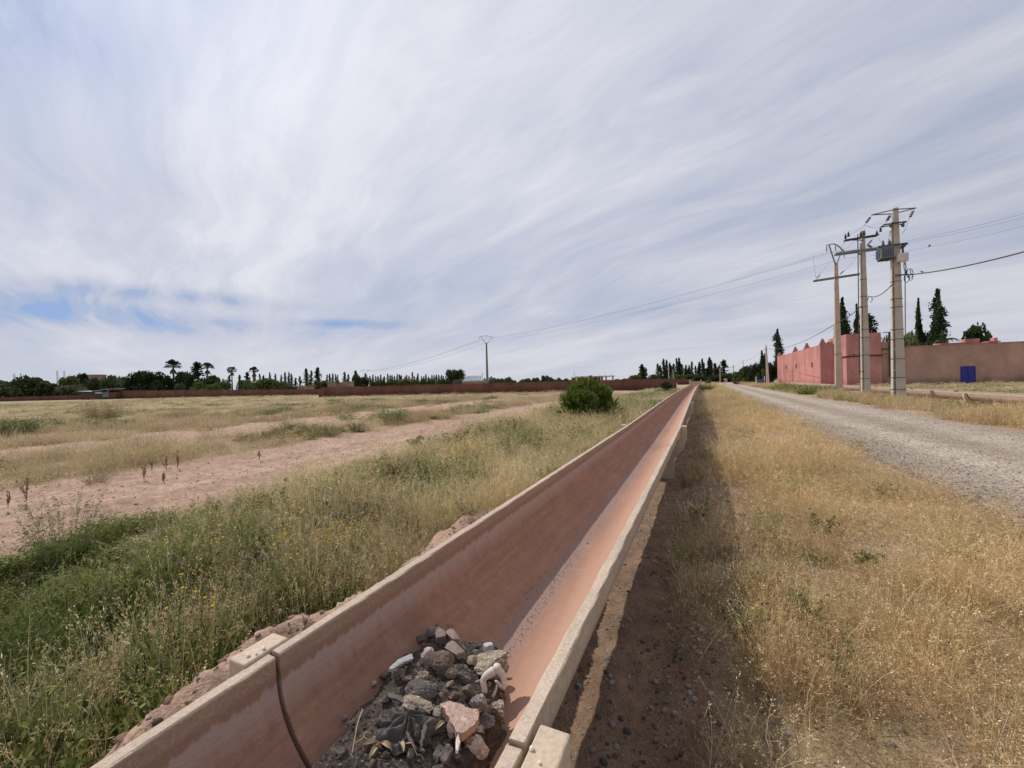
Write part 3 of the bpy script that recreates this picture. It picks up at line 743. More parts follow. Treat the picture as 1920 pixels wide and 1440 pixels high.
for (x, y, w, h, mat, lab, seed, kw) in [
    (1300, 395, 330, 165, 'conglomerate', 'large flat knobbly tan stone at the right edge of the rubble heap', 3, dict(deep=0.75, rough=.4)),
    (860, 335, 105, 190, 'pinkish_stone', 'tall pale-topped pinkish stone standing near the top of the rubble heap', 4, dict(deep=0.9, rough=.35)),
    (955, 395, 190, 220, 'brown_stone', 'big brown boulder leaning behind the round tan stone in the heap', 5, dict(rough=.35)),
    (1022, 432, 110, 95, 'conglomerate', 'round tan stone in the middle of the rubble heap', 6, dict(rough=.3, ang=.3)),
    (1215, 670, 140, 150, 'grey_stone', 'light grey angular stone behind the flat pink slab', 7, dict(ang=.8)),
    (1350, 695, 160, 115, 'conglomerate', 'rough tan stone below the white bone, at the right edge of the heap', 8, dict(rough=.45)),
    (1265, 790, 170, 80, 'dark_stone', 'low dark speckled stone right of the pink slab', 9, dict(rough=.35)),
    (1215, 990, 175, 190, 'pale_stone', 'large whitish rough stone at the lower right end of the heap', 10, dict(rough=.35, ang=.8)),
    (1120, 475, 120, 110, 'dark_stone', 'dark shiny lump right of the round tan stone', 11, dict(rough=.3)),
    (1160, 570, 125, 120, 'brown_stone', 'dark brown pointed stone left of the white bone', 12, dict(ang=.9)),
    (825, 560, 260, 190, 'dark_stone', 'large blackened clod in the middle left of the heap', 13, dict(rough=.3, ang=.4, flat=.06)),
    (770, 660, 270, 150, 'conglomerate', 'long rubbly grey-tan lump above the black cloth', 14, dict(rough=.5, flat=.05)),
    (880, 140, 110, 110, 'grey_stone', 'grey stone at the very top of the rubble heap', 15, dict(ang=.9)),
    (1010, 165, 80, 60, 'dark_stone', 'small dark wedge right of the topmost grey stone', 16, dict(ang=.9)),
    (800, 185, 90, 60, 'dark_stone', 'flat dark stone left of the topmost grey stone', 17, dict(ang=.7)),
    (640, 440, 100, 90, 'brown_stone', 'small brownish stone just under the grey tile shard', 18, dict(rough=.3)),
    (820, 470, 110, 80, 'conglomerate', 'crumbly tan stone above the blackened clod', 19, dict(rough=.5)),
    (1010, 520, 70, 60, 'conglomerate', 'small knobbly stone left of the dark brown pointed stone', 20, dict(rough=.4)),
    (1045, 595, 100, 60, 'brown_stone', 'small brown stone between the blackened clod and the dark pointed stone', 21, {}),
    (925, 725, 90, 90, 'grey_stone', 'small grey-brown stone just left of the pink slab', 22, dict(ang=.8)),
    (1145, 920, 120, 120, 'red_stone', 'reddish brown stone left of the large whitish stone', 23, dict(rough=.35)),
    (1015, 860, 75, 150, 'pinkish_stone', 'narrow upright tan stone below the pink slab', 24, dict(ang=.8)),
    (985, 1020, 150, 110, 'dark_stone', 'dark grey crumbling stone at the bottom edge of the heap', 25, dict(rough=.4)),
    (500, 960, 60, 50, 'red_stone', 'small orange-brown stone lying on the dry leaves', 26, {}),
    (1415, 290, 50, 35, 'dark_stone', 'small dark stone upslope of the large flat knobbly stone', 27, {}),
    (465, 510, 42, 42, 'pale_stone', 'small white pebble on the left slope of the ash heap', 28, dict(ang=.2)),
    (530, 460, 60, 50, 'brown_stone', 'small brown stone upslope of the white pebble on the left slope', 29, {}),
    (1230, 840, 100, 60, 'brown_stone', 'brown stone between the pink slab and the large whitish stone', 30, {}),
    (700, 480, 80, 60, 'brown_stone', 'brown clod left of the crumbly tan stone', 31, {}),
    (1180, 345, 100, 60, 'conglomerate', 'tan stone tucked behind the left end of the large flat knobbly stone', 32, dict(rough=.4)),
    (1440, 490, 60, 50, 'dark_stone', 'small dark stone at the lower right corner of the large flat knobbly stone', 33, {}),
    (1390, 600, 70, 60, 'red_stone', 'small rusty clod right of the white bone', 34, dict(rough=.5)),
    (560, 620, 90, 70, 'dark_stone', 'dark clod on the left slope, left of the long rubbly lump', 35, {}),
    (250, 760, 50, 40, 'grey_stone', 'small grey stone low on the left slope of the ash heap', 36, {}),
    (235, 1000, 90, 70, 'dark_stone', 'dark clod at the lower left end of the ash heap', 37, {}),
]:
    X, Y = zz8(x, y); put_stone(X, Y, w / 3.84, h / 3.84, mat, lab, seed, **kw)
# smaller lumps that fill the heap: too alike to single out
cnt = 0; rs = np.random.default_rng(44)
for k in range(400):
    s = rs.uniform(-1.16, -0.62); t = rs.uniform(0.62, 1.78)
    if float(heap_z(s, t)) < float(trough_z(s)) + 0.012: continue
    sz = rs.uniform(0.012, 0.034) * (1.2 if s > -0.92 else 0.55)
    if cnt < 14:
        me = stone_mesh('rubble_lump', 300 + cnt, (1, rs.uniform(.6, 1), rs.uniform(.5, .9)), .35, .7, 2)
        me.materials.append(M[['dark_stone', 'brown_stone', 'grey_stone', 'conglomerate', 'dark_stone', 'pale_stone', 'brown_stone'][cnt % 7]])
        if cnt == 0: lumps = []
        lumps.append(me)
    me = lumps[cnt] if cnt < 14 else lumps[int(rs.integers(0, 14))]
    if s < -0.92 and cnt >= 14: me = lumps[(0, 4, 7, 11)[cnt % 4]]
    o = link('rubble_lump', me); x, y, _ = W(s, t); o.location = (x, y, float(heap_z(s, t)) + sz * 0.15)
    o.scale = (sz * 1.0,) * 3; o.rotation_euler = tuple(rs.uniform(-1.5, 1.5, 3))
    tag(o, 'small loose lump among the bigger stones of the rubble heap', 'stone', 'small lumps of the rubble heap'); cnt += 1
    if cnt >= 210: break

def crumbs():
    rg = np.random.default_rng(17); n = 5200; s = rg.uniform(-1.17, -.58, n); t = rg.uniform(.5, 1.72, n); z = heap_z(s, t); ok = z > trough_z(s) - .006; s, t, z = s[ok], t[ok], z[ok]
    cc = bpy.data.collections.new('crumb_prototypes')
    for q, mt in enumerate(['dark_stone', 'brown_stone', 'conglomerate', 'dark_stone', 'pale_stone', 'straw', 'red_stone', 'brown_stone']):
        me = stone_mesh('crumb', 700 + q, (1, .7, .5) if mt != 'straw' else (2.6, .18, .12), .5, .8, 1); me.materials.append(M[mt]); cc.objects.link(bpy.data.objects.new('crumb_%d' % q, me))
    x = s * Wd[0] + t * U[0]; y = s * Wd[1] + t * U[1]; d = .003 + .012 * rg.random(len(s)) ** 2.2
    CR.append((cc, np.stack([x, y, z + d * .1], 1), rg.uniform(-.5, .5, (len(s), 3)) + np.stack([0 * s, 0 * s, rg.uniform(0, 6.28, len(s))], 1), np.stack([d] * 3, 1), np.ones((len(s), 3))))
CR = []; crumbs()
def slab_from(points_px, thick, mat, name, label, cat, lift=0.0, tilt=(0, 0), jag=0.003, grp=None, n=6):
    """a flat broken piece: outline given in photo pixels, laid on the heap"""
    cx = np.mean([p[0] for p in points_px]); cy = np.mean([p[1] for p in points_px])
    C0 = on_heap(cx, cy); z0 = C0[2] + lift
    ang = Matrix.Rotation(math.radians(tilt[0]), 3, 'X') @ Matrix.Rotation(math.radians(tilt[1]), 3, 'Y')
    nrm = ang @ Vector((0, 0, 1))
    ctr = Vector((C0[0], C0[1], z0)); pts = []
    for px, py in points_px:
        d = Vector(ray(px, py)); k = (ctr - Vector(CAM)).dot(nrm) / d.dot(nrm); pts.append(Vector(CAM) + d * k - ctr)
    rg = np.random.default_rng(len(label)); out = []
    for i in range(len(pts)):
        a, b = pts[i], pts[(i + 1) % len(pts)]
        for q in range(n): out.append(a.lerp(b, q / n) + Vector(rg.uniform(-jag, jag, 3) * np.array([1, 1, 0.25])))
    N = len(out); V = out + [p - nrm * thick + Vector(rg.uniform(-jag, jag, 3)) for p in out]
    top_c = sum(out, Vector()) / N
    Fs = [(i, (i + 1) % N, (i + 1) % N + N, i + N)[::-1] for i in range(N)]
    V = V + [top_c + nrm * 0.002, top_c - nrm * thick]
    Fs += [(i, (i + 1) % N, 2 * N) for i in range(N)] + [((i + 1) % N + N, i + N, 2 * N + 1) for i in range(N)]
    me = bpy.data.meshes.new(name); me.from_pydata([tuple(v) for v in V], [], Fs); me.materials.append(M[mat])
    o = link(name, me); o.location = ctr; tag(o, label, cat, grp); return o
slab_from([zz8(*p) for p in [(940, 650), (1010, 628), (1100, 655), (1150, 680), (1215, 690), (1222, 740), (1190, 800), (1110, 862), (1060, 845), (1015, 770), (985, 715)]], 0.028, 'plaster_pink', 'plaster_slab',
          'flat heart-shaped pink slab of broken plaster lying on the heap', 'broken slab', 0.055, (8, 4), 0.0025)
slab_from([zz8(*p) for p in [(570, 395), (640, 330), (738, 288), (748, 325), (680, 352), (600, 400)]], 0.010, 'tile', 'tile_shard',
          'smooth light grey tile shard high on the left of the heap', 'tile shard', 0.05, (-14, 22), 0.001)
slab_from([zz8(*p) for p in [(1085, 290), (1105, 215), (1130, 250), (1152, 335), (1120, 345)]], 0.012, 'tile', 'tile_shard', 'upright grey shard with a pointed top behind the heap', 'tile shard', 0.05, (-50, 10), 0.001)
slab_from([zz8(*p) for p in [(668, 400), (685, 352), (700, 430), (690, 440)]], 0.008, 'tile', 'tile_shard', 'thin dark-edged shard sticking out under the light grey tile', 'tile shard', 0.03, (-40, 10), 0.001)
slab_from([zz8(*p) for p in [(1055, 905), (1072, 865), (1085, 920), (1070, 990), (1055, 975)]], 0.008, 'bone', 'tile_shard', 'narrow white shard below the pink slab', 'tile shard', 0.05, (-20, 0), 0.001)
def brick(px, py, w, h, d, mat, label, rz, rx=0, lift=0.03):
    P = on_heap(px, py); k = P[1] / F
    import bmesh
    bm = bmesh.new(); bmesh.ops.create_cube(bm, size=1.0); bmesh.ops.subdivide_edges(bm, edges=bm.edges, cuts=5, use_grid_fill=True)
    V = np.array([v.co[:] for v in bm.verts]); rr = np.abs(V).sum(1); sd = int(px * 7 + py)
    V = V * (1 - 0.10 * sm(1.05, 1.5, rr) * (0.4 + 1.2 * fbm(V[:, 0] * 5 + sd, V[:, 1] * 5 + V[:, 2] * 4, 2, sd)))[:, None] * (1 + 0.12 * (fbm(V[:, 0] * 4 + V[:, 2] * 3, V[:, 1] * 4, 3, sd + 1) - .5))[:, None]
    if 'tile' not in mat: kc = V @ np.array([.62, .5, .6]) - .42; V = V - np.maximum(kc, 0)[:, None] * np.array([.62, .5, .6])
    V = V * np.array([w * k, d * k, h * k])
    for v, c in zip(bm.verts, V): v.co = c
    me = bpy.data.meshes.new('brick_piece'); bm.to_mesh(me); bm.free(); me.materials.append(M[mat]); o = link('brick_piece', me)
    o.location = (P[0], P[1], P[2] + lift); o.rotation_euler = (rx, 0, rz); tag(o, label, 'brick piece', 'broken bricks of the rubble heap'); return o
X, Y = zz8(945, 235); brick(X, Y, 19, 15, 26, 'brick', 'small squarish brick piece right below the topmost grey stone', 0.3, 0.25, 0.05)
X, Y = zz8(1035, 240); brick(X, Y, 32, 12, 16, 'brick', 'longer brick piece slanting down beside the squarish one', -0.9, 0.1, 0.045)
X, Y = zz8(1290, 285); brick(X, Y, 16, 15, 16, 'tile', 'small grey cube of tile above the large flat knobbly stone', 0.5, -0.2, 0.02)
X, Y = zz8(1050, 320); brick(X, Y, 36, 16, 20, 'brick', 'dark brick piece wedged between the tall shard and the brown boulder', -0.7, 0.3, 0.03)

# the white jaw-like bone: an arch with a knob on top
def build_bone():
    P = on_heap(*zz8(1340, 640)); k = P[1] / F / 3.84
    def q(x, y, dz=0): return Vector(((x - 1340) * k, -(y - 640) * k * 0.30 + dz, -(y - 640) * k * 0.95))
    k = k
    mb = MB()
    mb.tube([q(1285, 620), q(1272, 575), q(1268, 540), q(1290, 520), q(1322, 505), q(1340, 492)], lambda f: (17 + 12 * f) * k, 8)
    mb.tube([q(1340, 492), q(1372, 500), q(1390, 530), q(1395, 570), q(1385, 600)], lambda f: (27 - 12 * f) * k, 8)
    mb.lathe([(3 * k, -26 * k), (22 * k, -20 * k), (30 * k, 0), (24 * k, 18 * k), (4 * k, 26 * k)], q(1352, 486), 10)
    mb.tube([q(1335, 560, .01), q(1360, 575, .01), q(1380, 610, .012)], 10 * k, 7)
    mb.tube([q(1320, 640), q(1345, 600), q(1350, 565)], 8 * k, 7)
    o = mb.build('bone', M['bone'], smooth=True); o.location = (P[0], P[1], P[2] + 0.012); o.scale = (1.25,) * 3
    sub = o.modifiers.new('smooth', 'SUBSURF'); sub.levels = 1; sub.render_levels = 1
    tag(o, 'white arched bone with a rounded knob standing at the right side of the heap', 'bone')
build_bone()

# crumpled black cloth
def build_cloth():
    P = on_heap(*zz8(700, 850)); k = P[1] / F / 3.84; n = 64
    xs = np.linspace(-1, 1, n); X, Y = np.meshgrid(xs, xs); X = X.ravel(); Y = Y.ravel()
    R = np.sqrt(X ** 2 + Y ** 2); A = np.arctan2(Y, X)
    rad = 1.0 + 0.25 * np.sin(A * 3 + 1) + 0.15 * np.sin(A * 7)
    x = X * 225 * k * rad; y = Y * 150 * k * rad * 1.1
    yy = x * 0.5 + y; 
    gx = P[0] + x; gy = P[1] + y
    s = gx * Wd[0] + gy * Wd[1]; t = gx * U[0] + gy * U[1]
    fold = 0.022 * np.abs(np.sin(A * 4 + 5 * R + 2.5 * fbm(X * 2, Y * 2, 3, 3))) * np.exp(-((R - 0.45) / 0.5) ** 2)
    z = heap_z(s, t) + 0.012 + fold + 0.035 * np.exp(-(R / 0.45) ** 2) + 0.014 * (fbm(X * 5, Y * 5, 3, 77) - .5) - 0.03 * sm(0.85, 1.2, R)
    i = np.arange(n - 1)[:, None]; j = np.arange(n - 1)[None, :]; a = i * n + j
    Fc = np.stack([a, a + 1, a + 1 + n, a + n], -1).reshape(-1, 4)
    keep = (R < 1.0)[Fc].all(1)
    me = mesh_np('cloth', np.stack([gx, gy, z], 1), Fc[keep], None, True, M['cloth'])
    o = link('crumpled_cloth', me); so = o.modifiers.new('thickness', 'SOLIDIFY'); so.thickness = 0.003
    tag(o, 'crumpled black cloth half buried in the ash below the pink slab', 'cloth')
    for (p0, p1, p2, w, lab) in [((560, 640), (700, 700), (850, 800), 26, 'folded black cloth strip running from the clod toward the pink slab'),
                            ((660, 850), (700, 960), (780, 1080), 20, 'torn black cloth strip hanging down to the bottom of the photo'),
                            ((850, 840), (830, 940), (800, 1060), 22, 'broad black cloth tail right of the torn strip')]:
        mb = MB(); pts = []
        a, b, c = [on_heap(*zz8(*p)) + np.array([0, 0, 0.035]) for p in (p0, p1, p2)]
        for q in np.linspace(0, 1, 10): pts.append(tuple((1 - q) ** 2 * a + 2 * q * (1 - q) * (b + [0, 0, .015]) + q * q * c))
        mb.tube(pts, lambda f: w * k * (0.5 + 0.5 * math.sin(math.pi * min(1, f + .15))), 7)
        cz = np.array([v[2] for v in mb.v]); zc = cz.mean(); rgc = np.random.default_rng(len(lab))
        mb.v = [(v[0] + .004 * math.sin(v[1] * 300), v[1], zc + (v[2] - zc) * .45 - .008 + .005 * math.sin(v[0] * 260 + v[1] * 190)) for v in mb.v]
        o = mb.build('cloth_strip', M['cloth'], smooth=True); tag(o, lab, 'cloth')
build_cloth()
# straws and dry leaves on the heap
for i, (a, b, lab) in enumerate([((385, 760), (310, 1080), 'long pale straw lying down the left side of the heap'), ((830, 790), (1040, 765), 'bent pale straw reaching to the pink slab'),
        ((905, 810), (1000, 765), 'short pale straw just below the bent one'), ((1250, 530), (1252, 635), 'thin upright straw left of the white bone'),
        ((700, 1010), (780, 1100), 'curved straw at the bottom edge below the black cloth'), ((320, 1018), (470, 1010), 'straw lying level left of the dry leaves'), ((450, 940), (370, 1005), 'slanting straw above the level one'),
        ((1270, 690), (1275, 760), 'tiny straw hanging below the white bone')]):
    A, B = on_heap(*zz8(*a)), on_heap(*zz8(*b)); A[2] += 0.03; B[2] += 0.03
    mb = MB(); m_ = (A + B) / 2 + [0, 0, 0.02]; mb.tube([tuple(A), tuple(m_), tuple(B)], 0.0022, 5, 0.0012)
    tag(mb.build('straw', M['straw']), lab, 'straw', 'straws on the rubble heap')
for i, (x, y, rz, lab) in enumerate([(440, 1000, 0.4, 'curled tan dry leaf left of the black cloth'), (455, 1070, 1.4, 'lower of the two curled dry leaves at the bottom edge'), (560, 1015, -0.5, 'dry leaf beside the small orange-brown stone'), (660, 1030, 2.2, 'dry leaf folded under the black cloth'), (940, 870, 1.0, 'torn pale leaf right of the black cloth')]):
    P = on_heap(*zz8(x, y)); V = []; n = 8; L, wd_ = 0.042, 0.006
    for q in range(n + 1):
        f = q / n; w_ = wd_ * math.sin(math.pi * min(0.97, f + .03)) + .001
        for sx in (-1, 0, 1): V.append(((f - .5) * L, sx * w_, 0.012 * math.sin(f * 3) + 0.006 * abs(sx)))
    Fs = [(q * 3 + c, q * 3 + c + 1, q * 3 + c + 4, q * 3 + c + 3) for q in range(n) for c in (0, 1)]
    me = bpy.data.meshes.new('dry_leaf'); me.from_pydata(V, [], Fs); me.materials.append(M['straw'])
    o = link('dry_leaf', me); o.location = (P[0], P[1], P[2] + 0.02); o.rotation_euler = (0.3, 0.2, rz); so = o.modifiers.new('t', 'SOLIDIFY'); so.thickness = 0.0008
    tag(o, lab, 'leaf', 'dry leaves on the rubble heap')

# ------------------------------------------------------------------ plants: tuft prototypes scattered as ground cover
def plant_mat(name, transl=0.25, rough=0.75):
    m = bpy.data.materials.new(name); m.use_nodes = True; nt = NT(m.node_tree); nt.n.clear()
    out = nt.n.new('ShaderNodeOutputMaterial')
    a = nt.n.new('ShaderNodeAttribute'); a.attribute_name = 'tint'
    i = nt.n.new('ShaderNodeAttribute'); i.attribute_type = 'INSTANCER'; i.attribute_name = 'itint'
    c = nt.mix(1.0, a.outputs['Color'], i.outputs['Color'], 'MULTIPLY')
    b = nt.n.new('ShaderNodeBsdfDiffuse'); t = nt.n.new('ShaderNodeBsdfTranslucent'); mx = nt.n.new('ShaderNodeMixShader')
    nt.link(c, b.inputs[0]); nt.link(c, t.inputs[0]); mx.inputs[0].default_value = transl
    nt.link(b.outputs[0], mx.inputs[1]); nt.link(t.outputs[0], mx.inputs[2])
    nt.link(mx.outputs[0], out.inputs[0]); return m
M['plant'] = plant_mat('plant')
def leaf_mat(name, c1, c2, transl=0.2, ns=2.5):
    m = bpy.data.materials.new(name); m.use_nodes = True; nt = NT(m.node_tree); nt.n.clear()
    out = nt.n.new('ShaderNodeOutputMaterial')
    a = nt.n.new('ShaderNodeAttribute'); a.attribute_name = 'tint'
    oi = nt.n.new('ShaderNodeObjectInfo')
    c = nt.mix(a.outputs['Fac'], c1, c2)
    c = nt.mix(1.0, c, nt.ramp(oi.outputs['Random'], [(0, 0.75), (1, 1.25)]), 'MULTIPLY')
    b = nt.n.new('ShaderNodeBsdfDiffuse'); t = nt.n.new('ShaderNodeBsdfTranslucent'); mx = nt.n.new('ShaderNodeMixShader')
    nt.link(c, b.inputs[0]); nt.link(c, t.inputs[0]); mx.inputs[0].default_value = transl
    nt.link(b.outputs[0], mx.inputs[1]); nt.link(t.outputs[0], mx.inputs[2]); nt.link(mx.outputs[0], out.inputs[0]); return m

class Blades:
    """collects thin ribbons and small leaves as quads with per-vertex colour"""
    def __init__(s): s.V = []; s.F = []; s.C = []; s.n = 0
    def ribbon(s, pts, w, col, w_end=0.3):
        """pts (k,3); flat ribbon whose side vector is random and horizontal"""
        pts = np.asarray(pts); k = len(pts); a = s.rg.uniform(0, 2 * math.pi)
        side = np.array([math.cos(a), math.sin(a), 0])
        ws = w * np.linspace(1, w_end, k)[:, None] * 0.5
        V = np.empty((2 * k, 3)); V[0::2] = pts - side * ws; V[1::2] = pts + side * ws
        i = np.arange(k - 1) * 2 + s.n
        s.F.append(np.stack([i, i + 1, i + 3, i + 2], 1)); s.V.append(V)
        c = np.tile(np.asarray(col), (2 * k, 1)) * np.repeat(np.linspace(0.9, 1.06, k), 2)[:, None]
        s.C.append(c); s.n += 2 * k
    def leaf(s, p, d, L, w, col):
        d = np.asarray(d, float); d /= np.linalg.norm(d) + 1e-9
        sd = np.cross(d, s.rg.normal(size=3)); sd /= np.linalg.norm(sd) + 1e-9
        V = np.array([p, p + d * L * .5 + sd * w * .5, p + d * L, p + d * L * .5 - sd * w * .5])
        s.F.append(np.array([[0, 1, 2, 3]]) + s.n); s.V.append(V); s.C.append(np.tile(np.asarray(col), (4, 1))); s.n += 4
    def mesh(s, name, mat=None):
        return mesh_np(name, np.concatenate(s.V), np.concatenate(s.F), np.concatenate(s.C), False, mat or M['plant'])
STRAW = np.array([0.63, 0.49, 0.285]); STRAW2 = np.array([0.48, 0.36, 0.205]); PALE = np.array([0.78, 0.66, 0.45]); BROWN = np.array([0.30, 0.19, 0.11])
GREEN = np.array([0.165, 0.200, 0.060]); GREEN2 = np.array([0.27, 0.29, 0.105]); DGREEN = np.array([0.085, 0.118, 0.040]); GREY = np.array([0.20, 0.24, 0.135])
def pick(rg, cols, var=0.15):
    return cols[rg.integers(len(cols))] * rg.uniform(1 - var, 1 + var)
def proto_grass(seed, n=36, h=(0.18, 0.42), rad=0.14, w=0.0016, cols=(STRAW, STRAW2, PALE), heads=True, bend=0.6, seg=4, basal=10, bcols=(STRAW2, BROWN)):
    B = Blades(); B.rg = rg = np.random.default_rng(seed)
    for i in range(n):
        a = rg.uniform(0, 2 * math.pi); r = rad * math.sqrt(rg.random()); hh = rg.uniform(*h)
        p0 = np.array([r * math.cos(a), r * math.sin(a), -0.02]); la = a + rg.normal(0, 1.0); ln = hh * abs(rg.normal(0.28, 0.3)) * bend * 1.5
        q = np.linspace(0, 1, seg + 1)[:, None]
        dirx = np.array([math.cos(la), math.sin(la), 0])
        pts = p0 + dirx * ln * q ** 1.8 + np.array([0, 0, 1]) * hh * (q - 0.25 * bend * q ** 3 * (ln / hh + .2)) + rg.normal(0, 0.006, 3) * q
        c = pick(rg, cols); B.ribbon(pts, w * rg.uniform(.7, 1.4), c)
        if heads and rg.random() < 0.75:
            tip = pts[-1]; dr = pts[-1] - pts[-2]; dr /= np.linalg.norm(dr)
            for k in range(rg.integers(4, 9)):
                pp = tip - dr * rg.uniform(0, 0.30) * hh * .5 + rg.normal(0, 0.006, 3)
                B.leaf(pp, dr + rg.normal(0, 0.6, 3) - [0, 0, 0.3], rg.uniform(0.008, 0.018), w * 2.2, c * rg.uniform(1.0, 1.2))
        elif rg.random() < 0.5:
            for k in range(3):
                B.leaf(pts[rg.integers(1, seg)], rg.normal(0, 1, 3) + [0, 0, .4], rg.uniform(0.03, 0.08), w * 1.6, c * .9)
    for i in range(basal):
        a = rg.uniform(0, 6.28); r = rad * rg.random(); L = rg.uniform(.05, .14)
        p = np.array([r * math.cos(a), r * math.sin(a), 0.0]); d = np.array([math.cos(a * 3), math.sin(a * 3), rg.uniform(.2, 1.2)])
        q = np.linspace(0, 1, 3)[:, None]; B.ribbon(p + d * L * q - np.array([0, 0, .03]) * q ** 2, w * 2.0, pick(rg, bcols))
    return B
def proto_weed(seed, n=26, h=(0.10, 0.30), rad=0.14, leaf=(0.02, 0.045), lw=0.012, cols=(GREEN, GREEN2, DGREEN), per=12, stemcol=GREEN2, droop=0.3, flower=None, nf=6):
    """branching leafy herb"""
    B = Blades(); B.rg = rg = np.random.default_rng(seed)
    for i in range(n):
        a = rg.uniform(0, 6.28); r = rad * .45 * math.sqrt(rg.random()); hh = rg.uniform(*h)
        p0 = np.array([r * math.cos(a), r * math.sin(a), -0.02]); out = rg.uniform(0.1, 0.9) * rad
        q = np.linspace(0, 1, 5)[:, None]; d = np.array([math.cos(a), math.sin(a), 0])
        pts = p0 + d * out * q ** 1.3 + np.array([0, 0, hh]) * q ** 0.85 + rg.normal(0, .008, (5, 3)) * q
        B.ribbon(pts, 0.0025, stemcol * .9)
        for k in range(per):
            f = rg.uniform(.15, 1); x = pts[min(4, int(f * 4))] * (1 - (f * 4) % 1) + pts[min(4, int(f * 4) + 1)] * ((f * 4) % 1)
            B.leaf(x, rg.normal(0, 1, 3) + np.array([0, 0, .35]), rg.uniform(*leaf), lw * rg.uniform(.6, 1.3), pick(rg, cols, .3))
    if flower is not None:
        for k in range(nf):
            a = rg.uniform(0, 6.28); r = rad * rg.random() ** .5; hh = rg.uniform(h[1] * .8, h[1] * 1.25)
            p = np.array([r * math.cos(a), r * math.sin(a), 0]); q = np.linspace(0, 1, 3)[:, None]
            B.ribbon(p + np.array([rg.normal(0, .02), rg.normal(0, .02), hh]) * q, .0018, GREEN2)
            c = p + np.array([0, 0, hh])
            for m_ in range(6):
                an = m_ * 1.047; B.leaf(c, [math.cos(an), math.sin(an), .35], 0.009, 0.008, flower)
    return B
def proto_scrub(seed, n=80, rad=0.17, h=0.20, w=0.0014, cols=(STRAW, STRAW2, BROWN, PALE)):
    """tangled dry stalks and tiny husks, low to the ground"""
    B = Blades(); B.rg = rg = np.random.default_rng(seed)
    for i in range(n):
        p = np.array([rg.uniform(-rad, rad), rg.uniform(-rad, rad), rg.uniform(-0.01, h * .5)])
        a = rg.uniform(0, 6.28); L = rg.uniform(.05, .20); d = np.array([math.cos(a), math.sin(a), rg.uniform(-.1, .9)]); d2 = rg.normal(0, .5, 3)
        q = np.linspace(0, 1, 4)[:, None]; pts = p + d * L * q * .7 + d2 * L * .5 * q ** 2; pts[:, 2] = np.maximum(pts[:, 2], 0.002)
        c = pick(rg, cols); B.ribbon(pts, w * rg.uniform(.7, 1.3), c)
        for k in range(rg.integers(2, 6)): B.leaf(pts[rg.integers(0, 4)] + rg.normal(0, .004, 3), rg.normal(0, 1, 3), rg.uniform(.006, .020), w * rg.uniform(1.5, 3.5), c * rg.uniform(.8, 1.25))
    return B
PROTO = bpy.data.collections.new('plant_prototypes')      # not linked to the scene: only read by the scatterers
def proto_objs(prefix, blades):
    c = bpy.data.collections.new(prefix)
    for i, b in enumerate(blades):
        o = bpy.data.objects.new('%s_%d' % (prefix, i), b.mesh(prefix) if isinstance(b, Blades) else b); c.objects.link(o)
    return c
PC = {
    'dry': proto_objs('dry_grass_tuft', [proto_grass(s_, n=36, w=.0021, h=(.16, .46), cols=(STRAW, STRAW2, PALE, np.array([.42, .37, .20]))) for s_ in range(5)]),
    'dry_low': proto_objs('low_dry_tuft', [proto_grass(20 + s_, n=26, h=(.07, .20), rad=.13, bend=1.2) for s_ in range(3)] + [proto_scrub(30 + s_) for s_ in range(4)]),
    'brown_low': proto_objs('brown_tuft', [proto_scrub(40 + s_, cols=(BROWN, STRAW2, BROWN * .8), h=.08) for s_ in range(3)] + [proto_grass(45, n=20, h=(.08, .2), cols=(BROWN, STRAW2), rad=.12)]),
    'green_grass': proto_objs('green_grass_tuft', [proto_grass(50 + s_, n=44, h=(.14, .36), rad=.12, w=.0028, cols=(GREEN, GREEN2, DGREEN), heads=(s_ == 0), bcols=(GREEN, DGREEN)) for s_ in range(4)]),
    'weed': proto_objs('leafy_weed', [proto_weed(60 + s_, n=20, leaf=(.025, .058), lw=(.016, .024, .011, .03)[s_], per=11, cols=((GREEN, GREEN2, DGREEN), (GREEN, DGREEN, GREEN), (GREEN2, GREEN2 * 1.1, GREY), (DGREEN, GREEN, DGREEN * 1.1))[s_]) for s_ in range(4)] + [proto_weed(66, cols=(GREY, GREEN2), leaf=(.02, .05), lw=.009, h=(.15, .36))]),
    'flower': proto_objs('flowering_weed', [proto_weed(70 + s_, n=16, flower=np.array([0.85, 0.62, 0.03]), nf=7) for s_ in range(2)]),
    'far_dry': proto_objs('far_dry_grass', [proto_grass(80 + s_, cols=(np.array([.53, .44, .27]), np.array([.44, .36, .225]), np.array([.60, .51, .34])), bcols=(np.array([.42, .33, .21]), BROWN), n=70, h=(.16, .40), rad=.5, w=.009, heads=False, seg=3, basal=20, bend=.7) for s_ in range(4)]),
    'far_green': proto_objs('far_green_grass', [proto_weed(90 + s_, n=40, h=(.12, .42), rad=.5, leaf=(.05, .11), lw=.03, per=8, cols=(GREEN2, GREEN, GREY)) for s_ in range(3)]),
}
